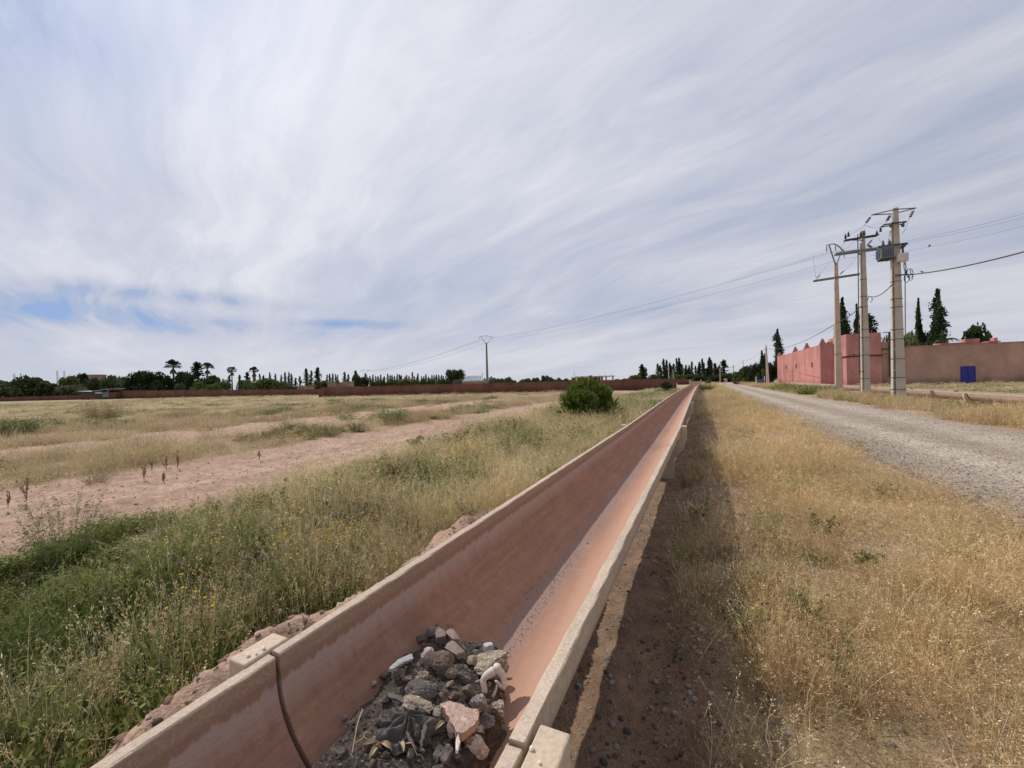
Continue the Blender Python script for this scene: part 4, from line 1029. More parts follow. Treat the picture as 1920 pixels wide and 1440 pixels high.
def scatter(name, coll, pos, rot, scl, tint, tiltv=None):
    me = bpy.data.meshes.new(name); me.vertices.add(len(pos)); me.vertices.foreach_set('co', np.asarray(pos, np.float32).ravel())
    a = me.attributes.new('rz', 'FLOAT_VECTOR', 'POINT'); a.data.foreach_set('vector', np.asarray(rot, np.float32).ravel())
    a = me.attributes.new('scl', 'FLOAT_VECTOR', 'POINT'); a.data.foreach_set('vector', np.asarray(scl, np.float32).ravel())
    a = me.attributes.new('itint', 'FLOAT_COLOR', 'POINT'); c = np.ones((len(pos), 4), np.float32); c[:, :3] = tint; a.data.foreach_set('color', c.ravel())
    o = bpy.data.objects.new(name, me); COL.objects.link(o)
    g = bpy.data.node_groups.new(name, 'GeometryNodeTree')
    g.interface.new_socket('Geometry', in_out='INPUT', socket_type='NodeSocketGeometry'); g.interface.new_socket('Geometry', in_out='OUTPUT', socket_type='NodeSocketGeometry')
    n = g.nodes; L = g.links
    gi = n.new('NodeGroupInput'); go = n.new('NodeGroupOutput'); m2p = n.new('GeometryNodeMeshToPoints'); iop = n.new('GeometryNodeInstanceOnPoints')
    ci = n.new('GeometryNodeCollectionInfo'); ci.inputs[0].default_value = coll; ci.inputs[1].default_value = True; ci.inputs[2].default_value = True
    r = n.new('GeometryNodeInputNamedAttribute'); r.data_type = 'FLOAT_VECTOR'; r.inputs[0].default_value = 'rz'
    s = n.new('GeometryNodeInputNamedAttribute'); s.data_type = 'FLOAT_VECTOR'; s.inputs[0].default_value = 'scl'
    rv = n.new('FunctionNodeRandomValue'); rv.data_type = 'INT'
    for sk in rv.inputs:
        if sk.name == 'Min' and sk.type == 'INT': sk.default_value = 0
        if sk.name == 'Max' and sk.type == 'INT': sk.default_value = 999
    e2r = n.new('FunctionNodeEulerToRotation')
    L.new(gi.outputs[0], m2p.inputs[0]); L.new(m2p.outputs[0], iop.inputs['Points']); L.new(ci.outputs[0], iop.inputs['Instance'])
    iop.inputs['Pick Instance'].default_value = True
    L.new([q for q in rv.outputs if q.type == 'INT'][0], iop.inputs['Instance Index'])
    L.new([q for q in r.outputs if q.enabled][0], e2r.inputs[0]); L.new(e2r.outputs[0], iop.inputs['Rotation']); L.new([q for q in s.outputs if q.enabled][0], iop.inputs['Scale'])
    L.new(iop.outputs[0], go.inputs[0])
    md = o.modifiers.new('scatter', 'NODES'); md.node_group = g
    return o

o = scatter('heap_crumbs', *CR[0]); tag(o, 'fine crumbs, chips and charred bits covering the rubble heap', 'debris', kind='stuff')
def sample_band(r0, r1, dens, seed, amax=57):
    """random places in a ring sector in front of the camera"""
    rg = np.random.default_rng(seed); area = math.radians(2 * amax) / 2 * (r1 ** 2 - r0 ** 2); n = int(area * dens)
    r = np.sqrt(rg.uniform(r0 ** 2, r1 ** 2, n)); a = np.radians(rg.uniform(-amax, amax, n))
    x = r * np.sin(a); y = r * np.cos(a); return x, y, x * Wd[0] + y * Wd[1], x * U[0] + y * U[1], rg
def veg_height(s, t):
    n = fbm(s * 0.7 + 3, t * 0.7, 3, 301)
    h = np.ones_like(s)
    h = np.where((s > -0.3) & (s < 3), 0.60 + 0.6 * n, h)
    h = np.where((s < -1.2) & (s > -7.3), 0.62 + 0.75 * n + 0.15 * sm(2, 5, t), h)
    h = np.where((s < -1.2) & (s > -7.3), h * (1 - 0.5 * sm(-4.6, -5.8, s) * (1 - sm(5, 11, t))), h)
    h = np.where(s < -9.5, 0.34 + 0.80 * n - 0.42 * sm(-26, -42, s), h)
    h = np.where(t > 38, np.where(s < -1.3, h * 0.6, h), h)
    h = np.where(s > 7.2, 0.65 + 0.8 * n + 0.35 * band(s, 7.9, 9.6, .4) - 0.50 * sm(9.7, 10.4, s), h)
    return h
PL = {k: [[], [], [], []] for k in PC}
FZ = [st(onz(600, 1035, .2)), st(onz(790, 890, .25))]
def add(kind, x, y, z, rg, sc, tint, hmul):
    n = len(x)
    if n == 0: return
    P4 = PL[kind]; P4[0].append(np.stack([x, y, z], 1))
    tl = rg.normal(0, 0.13, (n, 2)); tl[:, 0] += 0.06; P4[1].append(np.stack([tl[:, 0], tl[:, 1] + 0.10, rg.uniform(0, 6.28, n)], 1))
    sxy = sc * rg.uniform(.8, 1.3, n); P4[2].append(np.stack([sxy, sxy, sc ** 0 * hmul * rg.uniform(.75, 1.25, n)], 1)); P4[3].append(tint)
def fill(r0, r1, dens, seed, sc, far=False, amax=57):
    x, y, s, t, rg = sample_band(r0, r1, dens, seed, amax)
    inch = (s > -1.34) & (s < -0.28) & (t < 74)
    cv = cover(s, t); ok = (rg.random(len(s)) < cv ** 1.3) & ~inch & ~((s > 14.2) & (t > 66)) & ~((np.abs(s - C2S) < .5) & (t > 14))
    ok &= ~((y > WALL_DEPTH(x)) & (s < -1.3))
    cl = fbm(s * 2.3 + 7, t * 2.3, 3, 333); cl = 0.35 * cl + 0.65 * fbm(s * 0.9, t * 0.9 + 3, 2, 334) if far else cl
    ok &= rg.random(len(s)) < np.clip(0.30 + (cl - 0.36) * 4.2, np.where((s > 0.6) & (s < 3), 0.5, 0.16), 1)
    x, y, s, t, cv, cl = x[ok], y[ok], s[ok], t[ok], cv[ok], cl[ok]
    g = greenness(s, t); z = ground_z(s, t); hm = veg_height(s, t) * np.clip(0.62 + (cl - 0.38) * 2.6, 0.5, 1.45); u = rg.random(len(s))
    isg = u < g
    n1 = fbm(s * 1.1, t * 1.1, 3, 311)[:, None]
    tint = (0.74 + 0.5 * n1) * (1 + rg.normal(0, .12, (len(s), 1))) * (0.86 + 0.5 * (cl[:, None] - 0.3))
    warm = np.ones((len(s), 3)); right = ((s > 0.2) & (s < 3))[:, None]
    warm = np.where(right, np.array([1.12, 1.05, 0.94]), warm)
    leftf = (s < -1.2)[:, None]; warm = np.where(leftf, np.array([0.98, 0.98, 0.96]), warm)
    tint = tint * warm * np.where(((s < -1.2) & (s > -7.3))[:, None], np.where(isg[:, None] & (t < 3.2)[:, None], (0.50 + 0.50 * sm(0.36, 0.62, cl[:, None])) * np.array([1.08, 1.04, .95]), np.where((t > 3.5)[:, None], 1.14, 1.0)), 1.0)
    tint = np.where((s > 7.2)[:, None] & (s < 11.5)[:, None], tint * np.array([1.08, 1.0, .90]), tint)
    fb = ((s < -9) & (s > -30))[:, None] * np.clip(1.6 * (fbm(s * .5 + 60, t * .3, 3, 345)[:, None] - 0.42), 0, .6); tint = tint * (1 - fb) + tint * np.array([.52, .42, .36]) * fb
    if far:
        tint = tint * np.where((s < -9)[:, None], np.array([1.16, 1.13, 1.16]), np.array([1.05, 1.05, 1.05]))
        h2 = hm * (1.0 + 0 * s)
        add('far_dry', x[~isg], y[~isg], z[~isg], rg, sc, tint[~isg], h2[~isg]); add('far_green', x[isg], y[isg], z[isg], rg, sc, tint[isg], h2[isg] * .85)
    else:
        rr = (s > -0.3) & (s < 3.0); v = rg.random(len(s))
        low = ~isg & rr & (v < 0.72); edge = (s > -0.3) & (s < 0.75)
        br = low & edge & (v < .55); low = low & ~br
        d = ~isg & ~low & ~br
        wd_ = isg & (v < 0.74); fd = 0.006 + 0.20 * np.maximum(np.exp(-((s - FZ[0][0]) ** 2 + (t - FZ[0][1]) ** 2) / .55), np.exp(-((s - FZ[1][0]) ** 2 + (t - FZ[1][1]) ** 2) / 1.6)); fl = (s < -1.8) & (s > -6) & (rg.random(len(s)) < fd); isg = isg | fl; low = low & ~fl; d = d & ~fl; wd_ = wd_ & ~fl; gr = isg & ~wd_ & ~fl
        for k, m_, hk in (('dry_low', low, 1.15), ('brown_low', br, 1.0), ('dry', d, 1.0), ('weed', wd_, 0.95), ('flower', fl, 1.1), ('green_grass', gr, 1.05)):
            add(k, x[m_], y[m_], z[m_], rg, sc, tint[m_], hm[m_] * hk)
def WALL_DEPTH(x):        # where the far boundary wall stands (depth as a function of sideways place)
    return np.where(x < -34, 112 + (x + 109) * (-28 / 75.0) - 1.0, 68 - (x + 31.6) * 0.16 - 1.0)
fill(0.5, 4.5, 205, 1, 0.85, amax=70)
fill(4.5, 9, 95, 2, 1.15)
fill(9, 20, 28, 3, 1.7)
fill(18, 45, 6.5, 4, 1.0, True)
fill(45, 125, 1.3, 5, 1.9, True)
names = {'dry': 'dry_grass', 'dry_low': 'low_dry_grass', 'brown_low': 'brown_weed_litter', 'green_grass': 'green_grass', 'weed': 'leafy_weeds', 'flower': 'yellow_flowering_weeds', 'far_dry': 'field_dry_grass', 'far_green': 'field_green_weeds'}
lbs = {'dry': 'tall thin straw-coloured dry grass with feathery heads on both banks of the channel', 'dry_low': 'low tangled golden dry grass between the channel and the gravel road', 'brown_low': 'brown withered weed litter along the shaded pebbly strip',
       'green_grass': 'bright green grass on the left bank of the channel', 'weed': 'low leafy green weeds on the left bank of the channel', 'flower': 'green weeds dotted with tiny yellow flowers on the left bank',
       'far_dry': 'pale dry grass covering the open field and the road verges', 'far_green': 'grey-green weeds scattered through the dry field grass'}
for k, (a, b, c, d) in PL.items():
    if a:
        o = scatter(names[k], PC[k], np.concatenate(a), np.concatenate(b), np.concatenate(c), np.concatenate(d)); tag(o, lbs[k], 'grass' if 'grass' in names[k] else 'weeds', kind='stuff')
        print('scatter', k, sum(len(q) for q in a))

# ------------------------------------------------------------------ pebbles on the bare strip, the berm and the road
PM = ['grey_stone', 'brown_stone', 'pale_stone', 'dark_stone', 'pinkish_stone', 'red_stone']
peb = []
for k in range(12):
    me = stone_mesh('pebble', 500 + k, (1, 0.8, 0.55), 0.15, 0.35, 2); me.materials.append(M[PM[k % 6]]); me.polygons.foreach_set('use_smooth', np.ones(len(me.polygons), dtype=bool)); peb.append(me)
def pebble(px, py, dia, mi, label, group='larger stones on the bare strip beside the channel'):
    P = onz(px, py, -0.08); s, t = st(P); o = link('field_stone', peb[mi]); z = gz(s, t)
    x, y, _ = W(s, t); o.location = (x, y, z + dia * .12); o.scale = (dia,) * 3; o.rotation_euler = (0.2, 0.1, px * 0.7)
    tag(o, label, 'stone', group)
for px, py, d, mi, lab in [(1147, 1312, .05, 4, 'rounded grey stone lying in the shade just right of the nearest saddle block'), (1230, 1352, .045, 0, 'grey pebble lowest on the shaded strip, right of the nearest saddle block'),
    (1303, 1311, .048, 2, 'pale egg-shaped stone at the grass edge near the bottom of the photo'), (1317, 1187, .045, 2, 'whitish stone half in the dry grass right of the shaded strip'), (1109, 1361, .045, 4, 'grey-brown stone beside the lit lower corner of the shaded strip'),
    (1143, 1233, .035, 2, 'small white stone on the shaded strip close to the channel lip'), (1167, 1144, .03, 2, 'small pale stone in the upper middle of the shaded strip'), (1272, 1060, .06, 3, 'dark rounded stone near the edge of the shaded strip'),
    (1243, 1250, .025, 0, 'tiny grey stone midway across the shaded strip'), (1431, 1275, .055, 0, 'grey stone bedded in the golden grass'), (1582, 1349, .06, 4, 'brownish stone deep in the golden grass near the bottom of the photo'),
    (1134, 1225, .04, 3, 'dark stone next to the small white stone near the channel lip'), (1175, 1325, .05, 3, 'dark stone just right of the rounded grey stone'), (1415, 1180, .07, 2, 'long pale stone at the grass edge, upslope of the whitish one')]:
    pebble(px, py, d, mi, lab)
clods = []
M['clod'] = simple('dry_red_clod', (0.42, 0.265, 0.20), (0.33, 0.20, 0.15), 6, 0.95, 0.01, 50, 0.1)
for k in range(8):
    me = stone_mesh('clod', 600 + k, (1, 0.85, 0.6), 0.5, 0.8, 2); me.materials.append(M['clod']); clods.append(me)
def peb_scatter(name, n, fs, size, seed, label, z_off=0.0, cols=None):
    rg = np.random.default_rng(seed); s, t = fs(rg, n); z = ground_z(s, t) + z_off
    c = bpy.data.collections.get('pebble_prototypes')
    if c is None:
        c = bpy.data.collections.new('pebble_prototypes')
        for k in range(12): o = bpy.data.objects.new('pebble_prototype', peb[k]); c.objects.link(o)
    if 'clod' in name:
        c = bpy.data.collections.get('clod_prototypes')
        if c is None:
            c = bpy.data.collections.new('clod_prototypes')
            for q in clods + [peb[1]]: c.objects.link(bpy.data.objects.new('clod_prototype', q))
    x = s * Wd[0] + t * U[0]; y = s * Wd[1] + t * U[1]; d = size[0] * (size[1] / size[0]) ** (rg.random(len(s)) ** 1.8)
    o = scatter(name, c, np.stack([x, y, z + d * .05], 1), rg.uniform(-.4, .4, (len(s), 3)) + np.stack([0 * s, 0 * s, rg.uniform(0, 6.28, len(s))], 1), np.stack([d, d, d], 1), np.ones((len(s), 3)))
    tag(o, label, 'gravel', kind='stuff')
peb_scatter('strip_pebbles', 9500, lambda r, n: (r.normal(-.05, .38, n), r.uniform(-.2, 1, n) ** 1.3 * 0 + 12 * r.random(n) ** 1.7 - .3), (0.006, 0.05), 1, 'small pebbles strewn over the bare shaded strip beside the channel')
peb_scatter('road_gravel', 26000, lambda r, n: (np.where(r.random(n) < .5, ROAD0 + np.abs(r.normal(0, .45, n)), r.uniform(ROAD0 - .1, ROAD1, n)), 3.0 + 24 * r.random(n) ** 1.6), (0.012, 0.05), 2, 'loose grey stones lying on the gravel road', 0.008)
peb_scatter('berm_clods', 3200, lambda r, n: (r.uniform(-2.3, -1.3, n), -0.3 + 8 * r.random(n) ** 1.6), (0.006, 0.05), 3, 'crumbling clods on the red soil bank left of the channel')
peb_scatter('track_clods', 7000, lambda r, n: (r.uniform(-16, -6.6, n), -1 + 24 * r.random(n) ** 1.3), (0.012, 0.06), 4, 'small clods and stones on the bare red dirt track')
# grit washed along the bottom of the channel
def grit():
    rg = np.random.default_rng(9); n = 6500; t = 1.5 + 12 * rg.random(n) ** 1.5; s = CS - 0.01 + rg.normal(0.0, 0.022, n) * (1 + (rg.random(n) < .12) * 2.5) + 0.01 * np.sin(t * 2) ; z = trough_z(s)
    x = s * Wd[0] + t * U[0]; y = s * Wd[1] + t * U[1]; d = 0.0015 + 0.008 * rg.random(n) ** 4
    o = scatter('channel_grit', bpy.data.collections['pebble_prototypes'], np.stack([x, y, z], 1), rg.uniform(0, 6, (n, 3)), np.stack([d] * 3, 1), np.ones((n, 3)))
    tag(o, 'line of dark grit along the bottom of the channel', 'grit', kind='stuff')
grit()
for px, py, d, mi, lab in [(960, 1192, .016, 2, 'white pebble in the channel just beyond the rubble heap'), (1102, 1019, .02, 3, 'single dark pebble farther along the channel bottom'), (940, 1222, .02, 3, 'dark pebble in the channel beside the white one')]:
    P = on_heap(px, py); o = link('channel_pebble', peb[mi]); o.location = tuple(P); o.scale = (d,) * 3; tag(o, lab, 'stone')
# snail shells on the nearest concrete
for px, py, lab in [(997, 1405, 'little white snail shell on top of the nearest right-hand saddle arm'), (1012, 1431, 'smaller white snail shell lower on the same saddle arm'), (494.8, 1216.5, 'white snail shell in the middle of the left saddle arm'), (465.5, 1230, 'white snail shell near the left end of the left saddle arm'), (480.5, 1226, 'tiny white snail shell between two bigger ones on the left saddle arm')]:
    P = onz(px, py, ZR + .006); mb = MB(); r_ = 0.0055 if 'tiny' not in lab and 'smaller' not in lab else .0035
    mb.lathe([(r_ * .2, -r_ * .8), (r_ * .9, -r_ * .5), (r_, 0), (r_ * .7, r_ * .6), (r_ * .25, r_ * .9)], (0, 0, 0), 10)
    mb.tube([(r_ * .8 * math.cos(q), r_ * .8 * math.sin(q), -r_ * .5 + q * r_ * .05) for q in np.linspace(0, 5, 9)], r_ * .45, 6, r_ * .15)
    o = mb.build('snail_shell', M.setdefault('shell', simple('white_shell', (0.86, 0.84, 0.80), (0.78, 0.75, 0.70), 200, 0.5, 0.0002)), smooth=True); o.location = (P[0], P[1], P[2] + r_ * .5); tag(o, lab, 'snail shell', 'snail shells on the saddle block')

# a few long single stalks leaning over the golden grass, and bigger plants one can tell apart
def plant_obj(name, P, blades, label, cat, rz=0.0, sc=1.0, group=None):
    o = link(name, blades.mesh(name)); o.location = tuple(P); o.rotation_euler = (0, 0, rz); o.scale = (sc,) * 3 if not isinstance(sc, tuple) else sc
    tag(o, label, cat, group); return o
def plant_mat2():
    m = bpy.data.materials.new('single_plant'); m.use_nodes = True; nt = NT(m.node_tree); nt.n.clear()
    out = nt.n.new('ShaderNodeOutputMaterial'); a = nt.n.new('ShaderNodeAttribute'); a.attribute_name = 'tint'
    b = nt.n.new('ShaderNodeBsdfDiffuse'); t = nt.n.new('ShaderNodeBsdfTranslucent'); mx = nt.n.new('ShaderNodeMixShader')
    nt.link(a.outputs['Color'], b.inputs[0]); nt.link(a.outputs['Color'], t.inputs[0]); mx.inputs[0].default_value = .25
    nt.link(b.outputs[0], mx.inputs[1]); nt.link(t.outputs[0], mx.inputs[2]); nt.link(mx.outputs[0], out.inputs[0]); return m
M['plant1'] = plant_mat2()
def clump(px, py, blades, label, cat, z=0.0, sc=1.0, group=None, name='weed_clump'):
    P = onz(px, py, z); s, t = st(P); me_mat = M['plant1']
    o = link(name, blades.mesh(name, me_mat)); o.location = (P[0], P[1], gz(s, t)); o.rotation_euler = (0, 0, px * .37); o.scale = (sc,) * 3 if not isinstance(sc, tuple) else sc
    tag(o, label, cat, group); return o
for i, (x0, y0, x1, y1, lab) in enumerate([(1500, 1000, 1545, 1165, 'long pale stalk standing highest in the golden grass'), (1690, 1245, 1790, 1425, 'long curved pale stalk at the lower right, leaning left'), (1905, 1300, 1860, 1430, 'pale stalk at the lower right corner, leaning right'),
        (1575, 1235, 1640, 1370, 'straight pale stalk left of the long curved one'), (1765, 1145, 1800, 1190, 'short forked pale stalk above the long curved one'), (1310, 1240, 1375, 1150, 'bent pale stalk crossing the edge of the shaded strip'), (1480, 1360, 1500, 1438, 'pale stalk at the bottom edge in the golden grass'), (1780, 1200, 1745, 1240, 'thin stalk hooked over left of the forked one')]):
    A = onz(x1, y1, 0.02); B = onz(x0, y0, 0.24); mb = MB(); m_ = (A + B) / 2 + [0.02, 0, 0.05]
    q = np.linspace(0, 1, 8)[:, None]; pts = (1 - q) ** 2 * A + 2 * q * (1 - q) * m_ + q * q * B
    mb.tube([tuple(p) for p in pts], 0.0028, 5, 0.001)
    for k in range(5):
        f = .3 + .14 * k; p = (1 - f) ** 2 * A + 2 * f * (1 - f) * m_ + f * f * B; mb.tube([tuple(p), tuple(p + RNG.normal(0, .015, 3) + [0, 0, .02])], 0.0012, 4, 0.0005)
    tag(mb.build('dry_stalk', M['straw']), lab, 'grass stalk', 'long single stalks in the golden grass')
gw = lambda sd, **k: proto_weed(sd, **k)
def grown(sd, kw, sc):
    k = dict(kw); q = (sc[0] + sc[1]) / 2; h = k.get('h', (.1, .3)); k['h'] = (h[0] * sc[2], h[1] * sc[2]); k['rad'] = .14 * q; k['n'] = int(k.get('n', 26) * min(5, q ** 1.5)); lf = k.get('leaf', (.02, .045)); f = 1 if q < 3 else q * .35; k['leaf'] = (lf[0] * f * .8, lf[1] * f * .8); k['lw'] = k.get('lw', .012) * f * .5; return proto_weed(sd, **k)
for px, py, sd, sc, kw, lab in [
    (330, 1120, 701, (1.9, 1.9, 1.7), dict(n=44, cols=(GREY, GREEN2, GREEN), h=(.15, .42), lw=.010, leaf=(.02, .06), per=16), 'large feathery grey-green weed standing tall at the edge of the dirt track'),
    (215, 990, 702, (1.5, 1.5, .9), dict(n=34, cols=(GREY, GREY * .8, GREEN2), h=(.1, .3), lw=.010, per=16), 'spreading grey-green weed growing out onto the dirt track'),
    (120, 1060, 703, (2.4, 2.4, 1.8), dict(n=50, cols=(GREEN, GREY, DGREEN), h=(.15, .42), lw=.012, per=18), 'big dark feathery weed at the left, below the dirt track'),
    (60, 1300, 704, (2.2, 2.2, 1.5), dict(n=50, cols=(DGREEN, GREEN), h=(.12, .34), lw=.016, leaf=(.03, .06), per=16), 'broad dark leafy weed in the lower left corner'),
    (290, 1210, 705, (1.4, 1.4, 1.1), dict(n=40, cols=(DGREEN, GREEN), h=(.1, .3), lw=.018, leaf=(.03, .055), per=14), 'dark leafy weed spreading beside the red soil bank'),
    (560, 1090, 706, (1.2, 1.2, 1.0), dict(n=34, cols=(DGREEN, GREEN), lw=.014, per=14), 'dark green leafy weed above the left saddle block'),
    (835, 975, 707, (1.3, 1.3, 1.3), dict(n=34, cols=(DGREEN, GREEN), lw=.018, leaf=(.03, .05), per=14), 'rounded dark green weed touching the red soil beside the channel'),
    (1695, 935, 708, (2.0, 2.0, .7), dict(n=26, cols=(GREY * 1.1, GREY, STRAW2 * .8), h=(.08, .2), lw=.008, per=9), 'low grey-green weed at the gravel edge of the verge'),
    (1380, 880, 709, (1.6, 1.6, .8), dict(n=26, cols=(GREY * 1.1, STRAW2, GREEN2), h=(.08, .24), lw=.008, per=9), 'small olive weed on the verge beside the shaded strip'),
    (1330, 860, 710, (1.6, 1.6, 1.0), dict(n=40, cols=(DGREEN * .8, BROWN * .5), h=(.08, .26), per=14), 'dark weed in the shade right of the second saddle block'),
    (180, 905, 712, (2.0, 2.0, .9), dict(n=34, cols=(GREY * .9, BROWN), h=(.1, .3), per=10), 'brownish weed patch beyond the dirt track at the left'),
    (1325, 735, 713, (6, 6, 2.6), dict(n=60, cols=(DGREEN, GREEN * .7), h=(.15, .35), lw=.02, leaf=(.04, .08), per=16), 'dark green low shrub hugging the far part of the channel'),
    (735, 795, 714, (5, 5, 2.2), dict(n=50, cols=(GREEN2 * .9, GREY), h=(.15, .32), lw=.018, leaf=(.04, .08), per=14), 'olive bush in the middle of the field, left of the round green bush'),
    (30, 818, 715, (6, 6, 2.4), dict(n=50, cols=(GREEN * .8, GREY), h=(.15, .32), lw=.018, leaf=(.04, .08), per=14), 'dark olive weed mass in the field at the left edge'),
    (190, 790, 716, (8, 8, 3.6), dict(n=60, cols=(BROWN * 1.05, GREY, STRAW2), h=(.15, .34), lw=.012, leaf=(.04, .08), per=12), 'low brown thorny mound in the left field')]:
    clump(px, py, grown(sd, kw, sc), lab, 'weed')
# withered stalks on the bare ground past the track
for i, (px, py, hpx, lab) in enumerate([(50, 940, 70, 'tall withered brown dock stalk at the left beyond the track'), (15, 952, 40, 'small withered dock stalk at the left edge'), (270, 900, 40, 'withered dock stalk alone on the bare ground'), (308, 908, 26, 'low dark withered tuft near the lone dock stalk'), (333, 878, 38, 'withered dock stalk furthest right of the lone three'), (285, 880, 30, 'short withered stalk between two taller ones'), (312, 880, 30, 'withered forked stalk behind the low dark tuft'), (487, 862, 22, 'tiny withered stalk far along the bare strip')]):
    P = onz(px, py); k = P[1] / F; h = hpx * k * .85; mb = MB(); rg = np.random.default_rng(800 + i)
    for q in range(5):
        a = rg.uniform(0, 6.28); r = h * .25 * rg.random(); top = (r * math.cos(a), r * math.sin(a), h * rg.uniform(.5, 1)); mb.tube([(0, 0, 0), (top[0] * .4, top[1] * .4, top[2] * .5), top], .004, 5, .002)
        for w in range(7):
            f = rg.uniform(.45, 1); mb.lathe([(.002, -.016), (.008, 0), (.002, .016)], (top[0] * f + rg.normal(0, .008), top[1] * f + rg.normal(0, .008), top[2] * f), 5)
    o = mb.build('withered_stalk', M['brown_stalk'] if 'brown_stalk' in M else M.setdefault('brown_stalk', simple('withered_brown', (0.20, 0.125, 0.08), (0.28, 0.19, 0.12), 20, 0.9, 0.001)))
    o.location = tuple(P); tag(o, lab, 'dead plant', 'withered dock stalks beyond the track')

# ------------------------------------------------------------------ shrubs and trees
M['leaf_dark'] = leaf_mat('cypress_foliage', (0.028, 0.038, 0.020), (0.085, 0.100, 0.050))
M['leaf_mid'] = leaf_mat('broad_foliage', (0.058, 0.080, 0.034), (0.155, 0.190, 0.080))
M['leaf_olive'] = leaf_mat('olive_foliage', (0.060, 0.075, 0.042), (0.150, 0.165, 0.095))
M['leaf_bright'] = leaf_mat('bright_foliage', (0.062, 0.088, 0.028), (0.145, 0.180, 0.060))
M['leaf_bush'] = leaf_mat('bush_foliage', (0.095, 0.145, 0.030), (0.235, 0.305, 0.065), 0.3)
M['palm_leaf'] = leaf_mat('palm_foliage', (0.045, 0.060, 0.030), (0.110, 0.125, 0.060))
M['palm_dead'] = simple('dead_palm_fronds', (0.20, 0.155, 0.10), (0.13, 0.10, 0.07), 6, 0.9, 0.01)
M['bark'] = simple('bark', (0.155, 0.115, 0.085), (0.095, 0.07, 0.055), 5, 0.95, 0.02, 30)
def leaves_mesh(name, C, size, seed, mat, elong=1.0, upbias=0.0, shade=None):
    """one small leaf-clump quad at every point of C, each bent into two triangles"""
    rg = np.random.default_rng(seed); n = len(C); size = np.broadcast_to(size, (n,))
    d = rg.normal(size=(n, 3)); d[:, 2] += upbias; d /= np.linalg.norm(d, axis=1)[:, None]
    e = np.cross(d, rg.normal(size=(n, 3))); e /= np.linalg.norm(e, axis=1)[:, None]
    L = (size * elong * rg.uniform(.6, 1.3, n))[:, None]; w = (size * rg.uniform(.5, 1.0, n))[:, None]; nn = np.cross(d, e) * size[:, None] * .25
    V = np.stack([C - d * L * .5, C + e * w * .5 + nn, C + d * L * .5, C - e * w * .5 + nn], 1).reshape(-1, 3)
    Fc = (np.arange(n) * 4)[:, None] + np.array([[0, 1, 2, 3]])
    c = rg.random(n) ** 1.2 if shade is None else np.clip(shade + rg.normal(0, .18, n), 0, 1)
    col = np.repeat(c, 4)[:, None] * np.ones((1, 3))
    return mesh_np(name, V, Fc, col, False, mat)
def broad_points(seed, n, lobes=9, flat=0.75, squat=0.0):
    """crown of uneven lobes within unit radius, height 0..2*flat"""
    rg = np.random.default_rng(seed); pts = []; sh = []
    for k in range(lobes + 1):
        a = rg.uniform(0, 6.28); r = 0.62 * math.sqrt(rg.random()); z = rg.uniform(.35, 1.45) * flat; R = rg.uniform(.22, .46) * (1.1 - .25 * z)
        if k == 0: r, z, R = 0.05, .8 * flat, .60
        m = int(n / lobes) * (2 if k == 0 else 1); d = rg.normal(size=(m, 3)); d /= np.linalg.norm(d, axis=1)[:, None]; rr = R * rg.uniform(.35, 1.08, m) ** 0.6
        pts.append(np.array([r * math.cos(a), r * math.sin(a), z]) + d * rr[:, None] * np.array([1, 1, .8])); sh.append(np.full(m, rg.uniform(.1, .9)))
    return np.concatenate(pts), np.concatenate(sh)
def proto_broad(seed, mat, n=1500, lobes=10, flat=.75, size=.13, name='crown'):
    C, sh = broad_points(seed, n, lobes, flat); C[:, 2] -= C[:, 2].min() + .03
    C[:, 2] *= 1.0 / C[:, 2].max(); cr = leaves_mesh(name, C, size, seed, M[mat], 1.3, 0, sh)
    mb = MB(); rg = np.random.default_rng(seed); mb.tube([(0, 0, -.02), (.02, .01, .2), (0, 0, .45)], .05, 7, .03)
    for k in range(5):
        a = rg.uniform(0, 6.28); mb.tube([(0, 0, .2), (.25 * math.cos(a), .25 * math.sin(a), .42), (.5 * math.cos(a), .5 * math.sin(a), .7)], .025, 5, .008)
    return cr, mb
def proto_cypress(seed, n=1500, fat=1.0, ragged=0.3, size=0.045, mat='leaf_dark'):
    """height 1, half width about 0.1: upright tongues of foliage round a spindle"""
    rg = np.random.default_rng(seed); C = []; sh = []
    nt_ = 46
    for k in range(nt_):
        z0 = rg.uniform(0.03, .80); prof = (math.sin(min(1, (z0 + .05) / .35) * math.pi / 2) * (1 - z0) ** .62) * 0.105 * fat
        a = rg.uniform(0, 6.28); r0 = prof * rg.uniform(.25, 1.0) * (1 + ragged * rg.normal() * .5); L = rg.uniform(.08, .2)
        m = n // nt_; f = rg.random(m); w = .022 * fat * (1 - f * .8)
        C.append(np.stack([(r0 * (1 - f * .35)) * math.cos(a) + rg.normal(0, 1, m) * w, (r0 * (1 - f * .35)) * math.sin(a) + rg.normal(0, 1, m) * w, z0 + f * L], 1)); sh.append(np.full(m, rg.random()))
    m = n // 7; f = rg.random(m); C.append(np.stack([rg.normal(0, .008, m), rg.normal(0, .008, m), .55 + .45 * f], 1)); sh.append(np.full(m, .4))
    C = np.concatenate(C); C[:, 2] = np.minimum(C[:, 2], 1.0); cr = leaves_mesh('crown', C, size, seed, M[mat], 1.5, 1.2, np.concatenate(sh))
    mb = MB(); mb.tube([(0, 0, -.01), (0, 0, .3), (0, 0, .8)], .016, 6, .005); return cr, mb
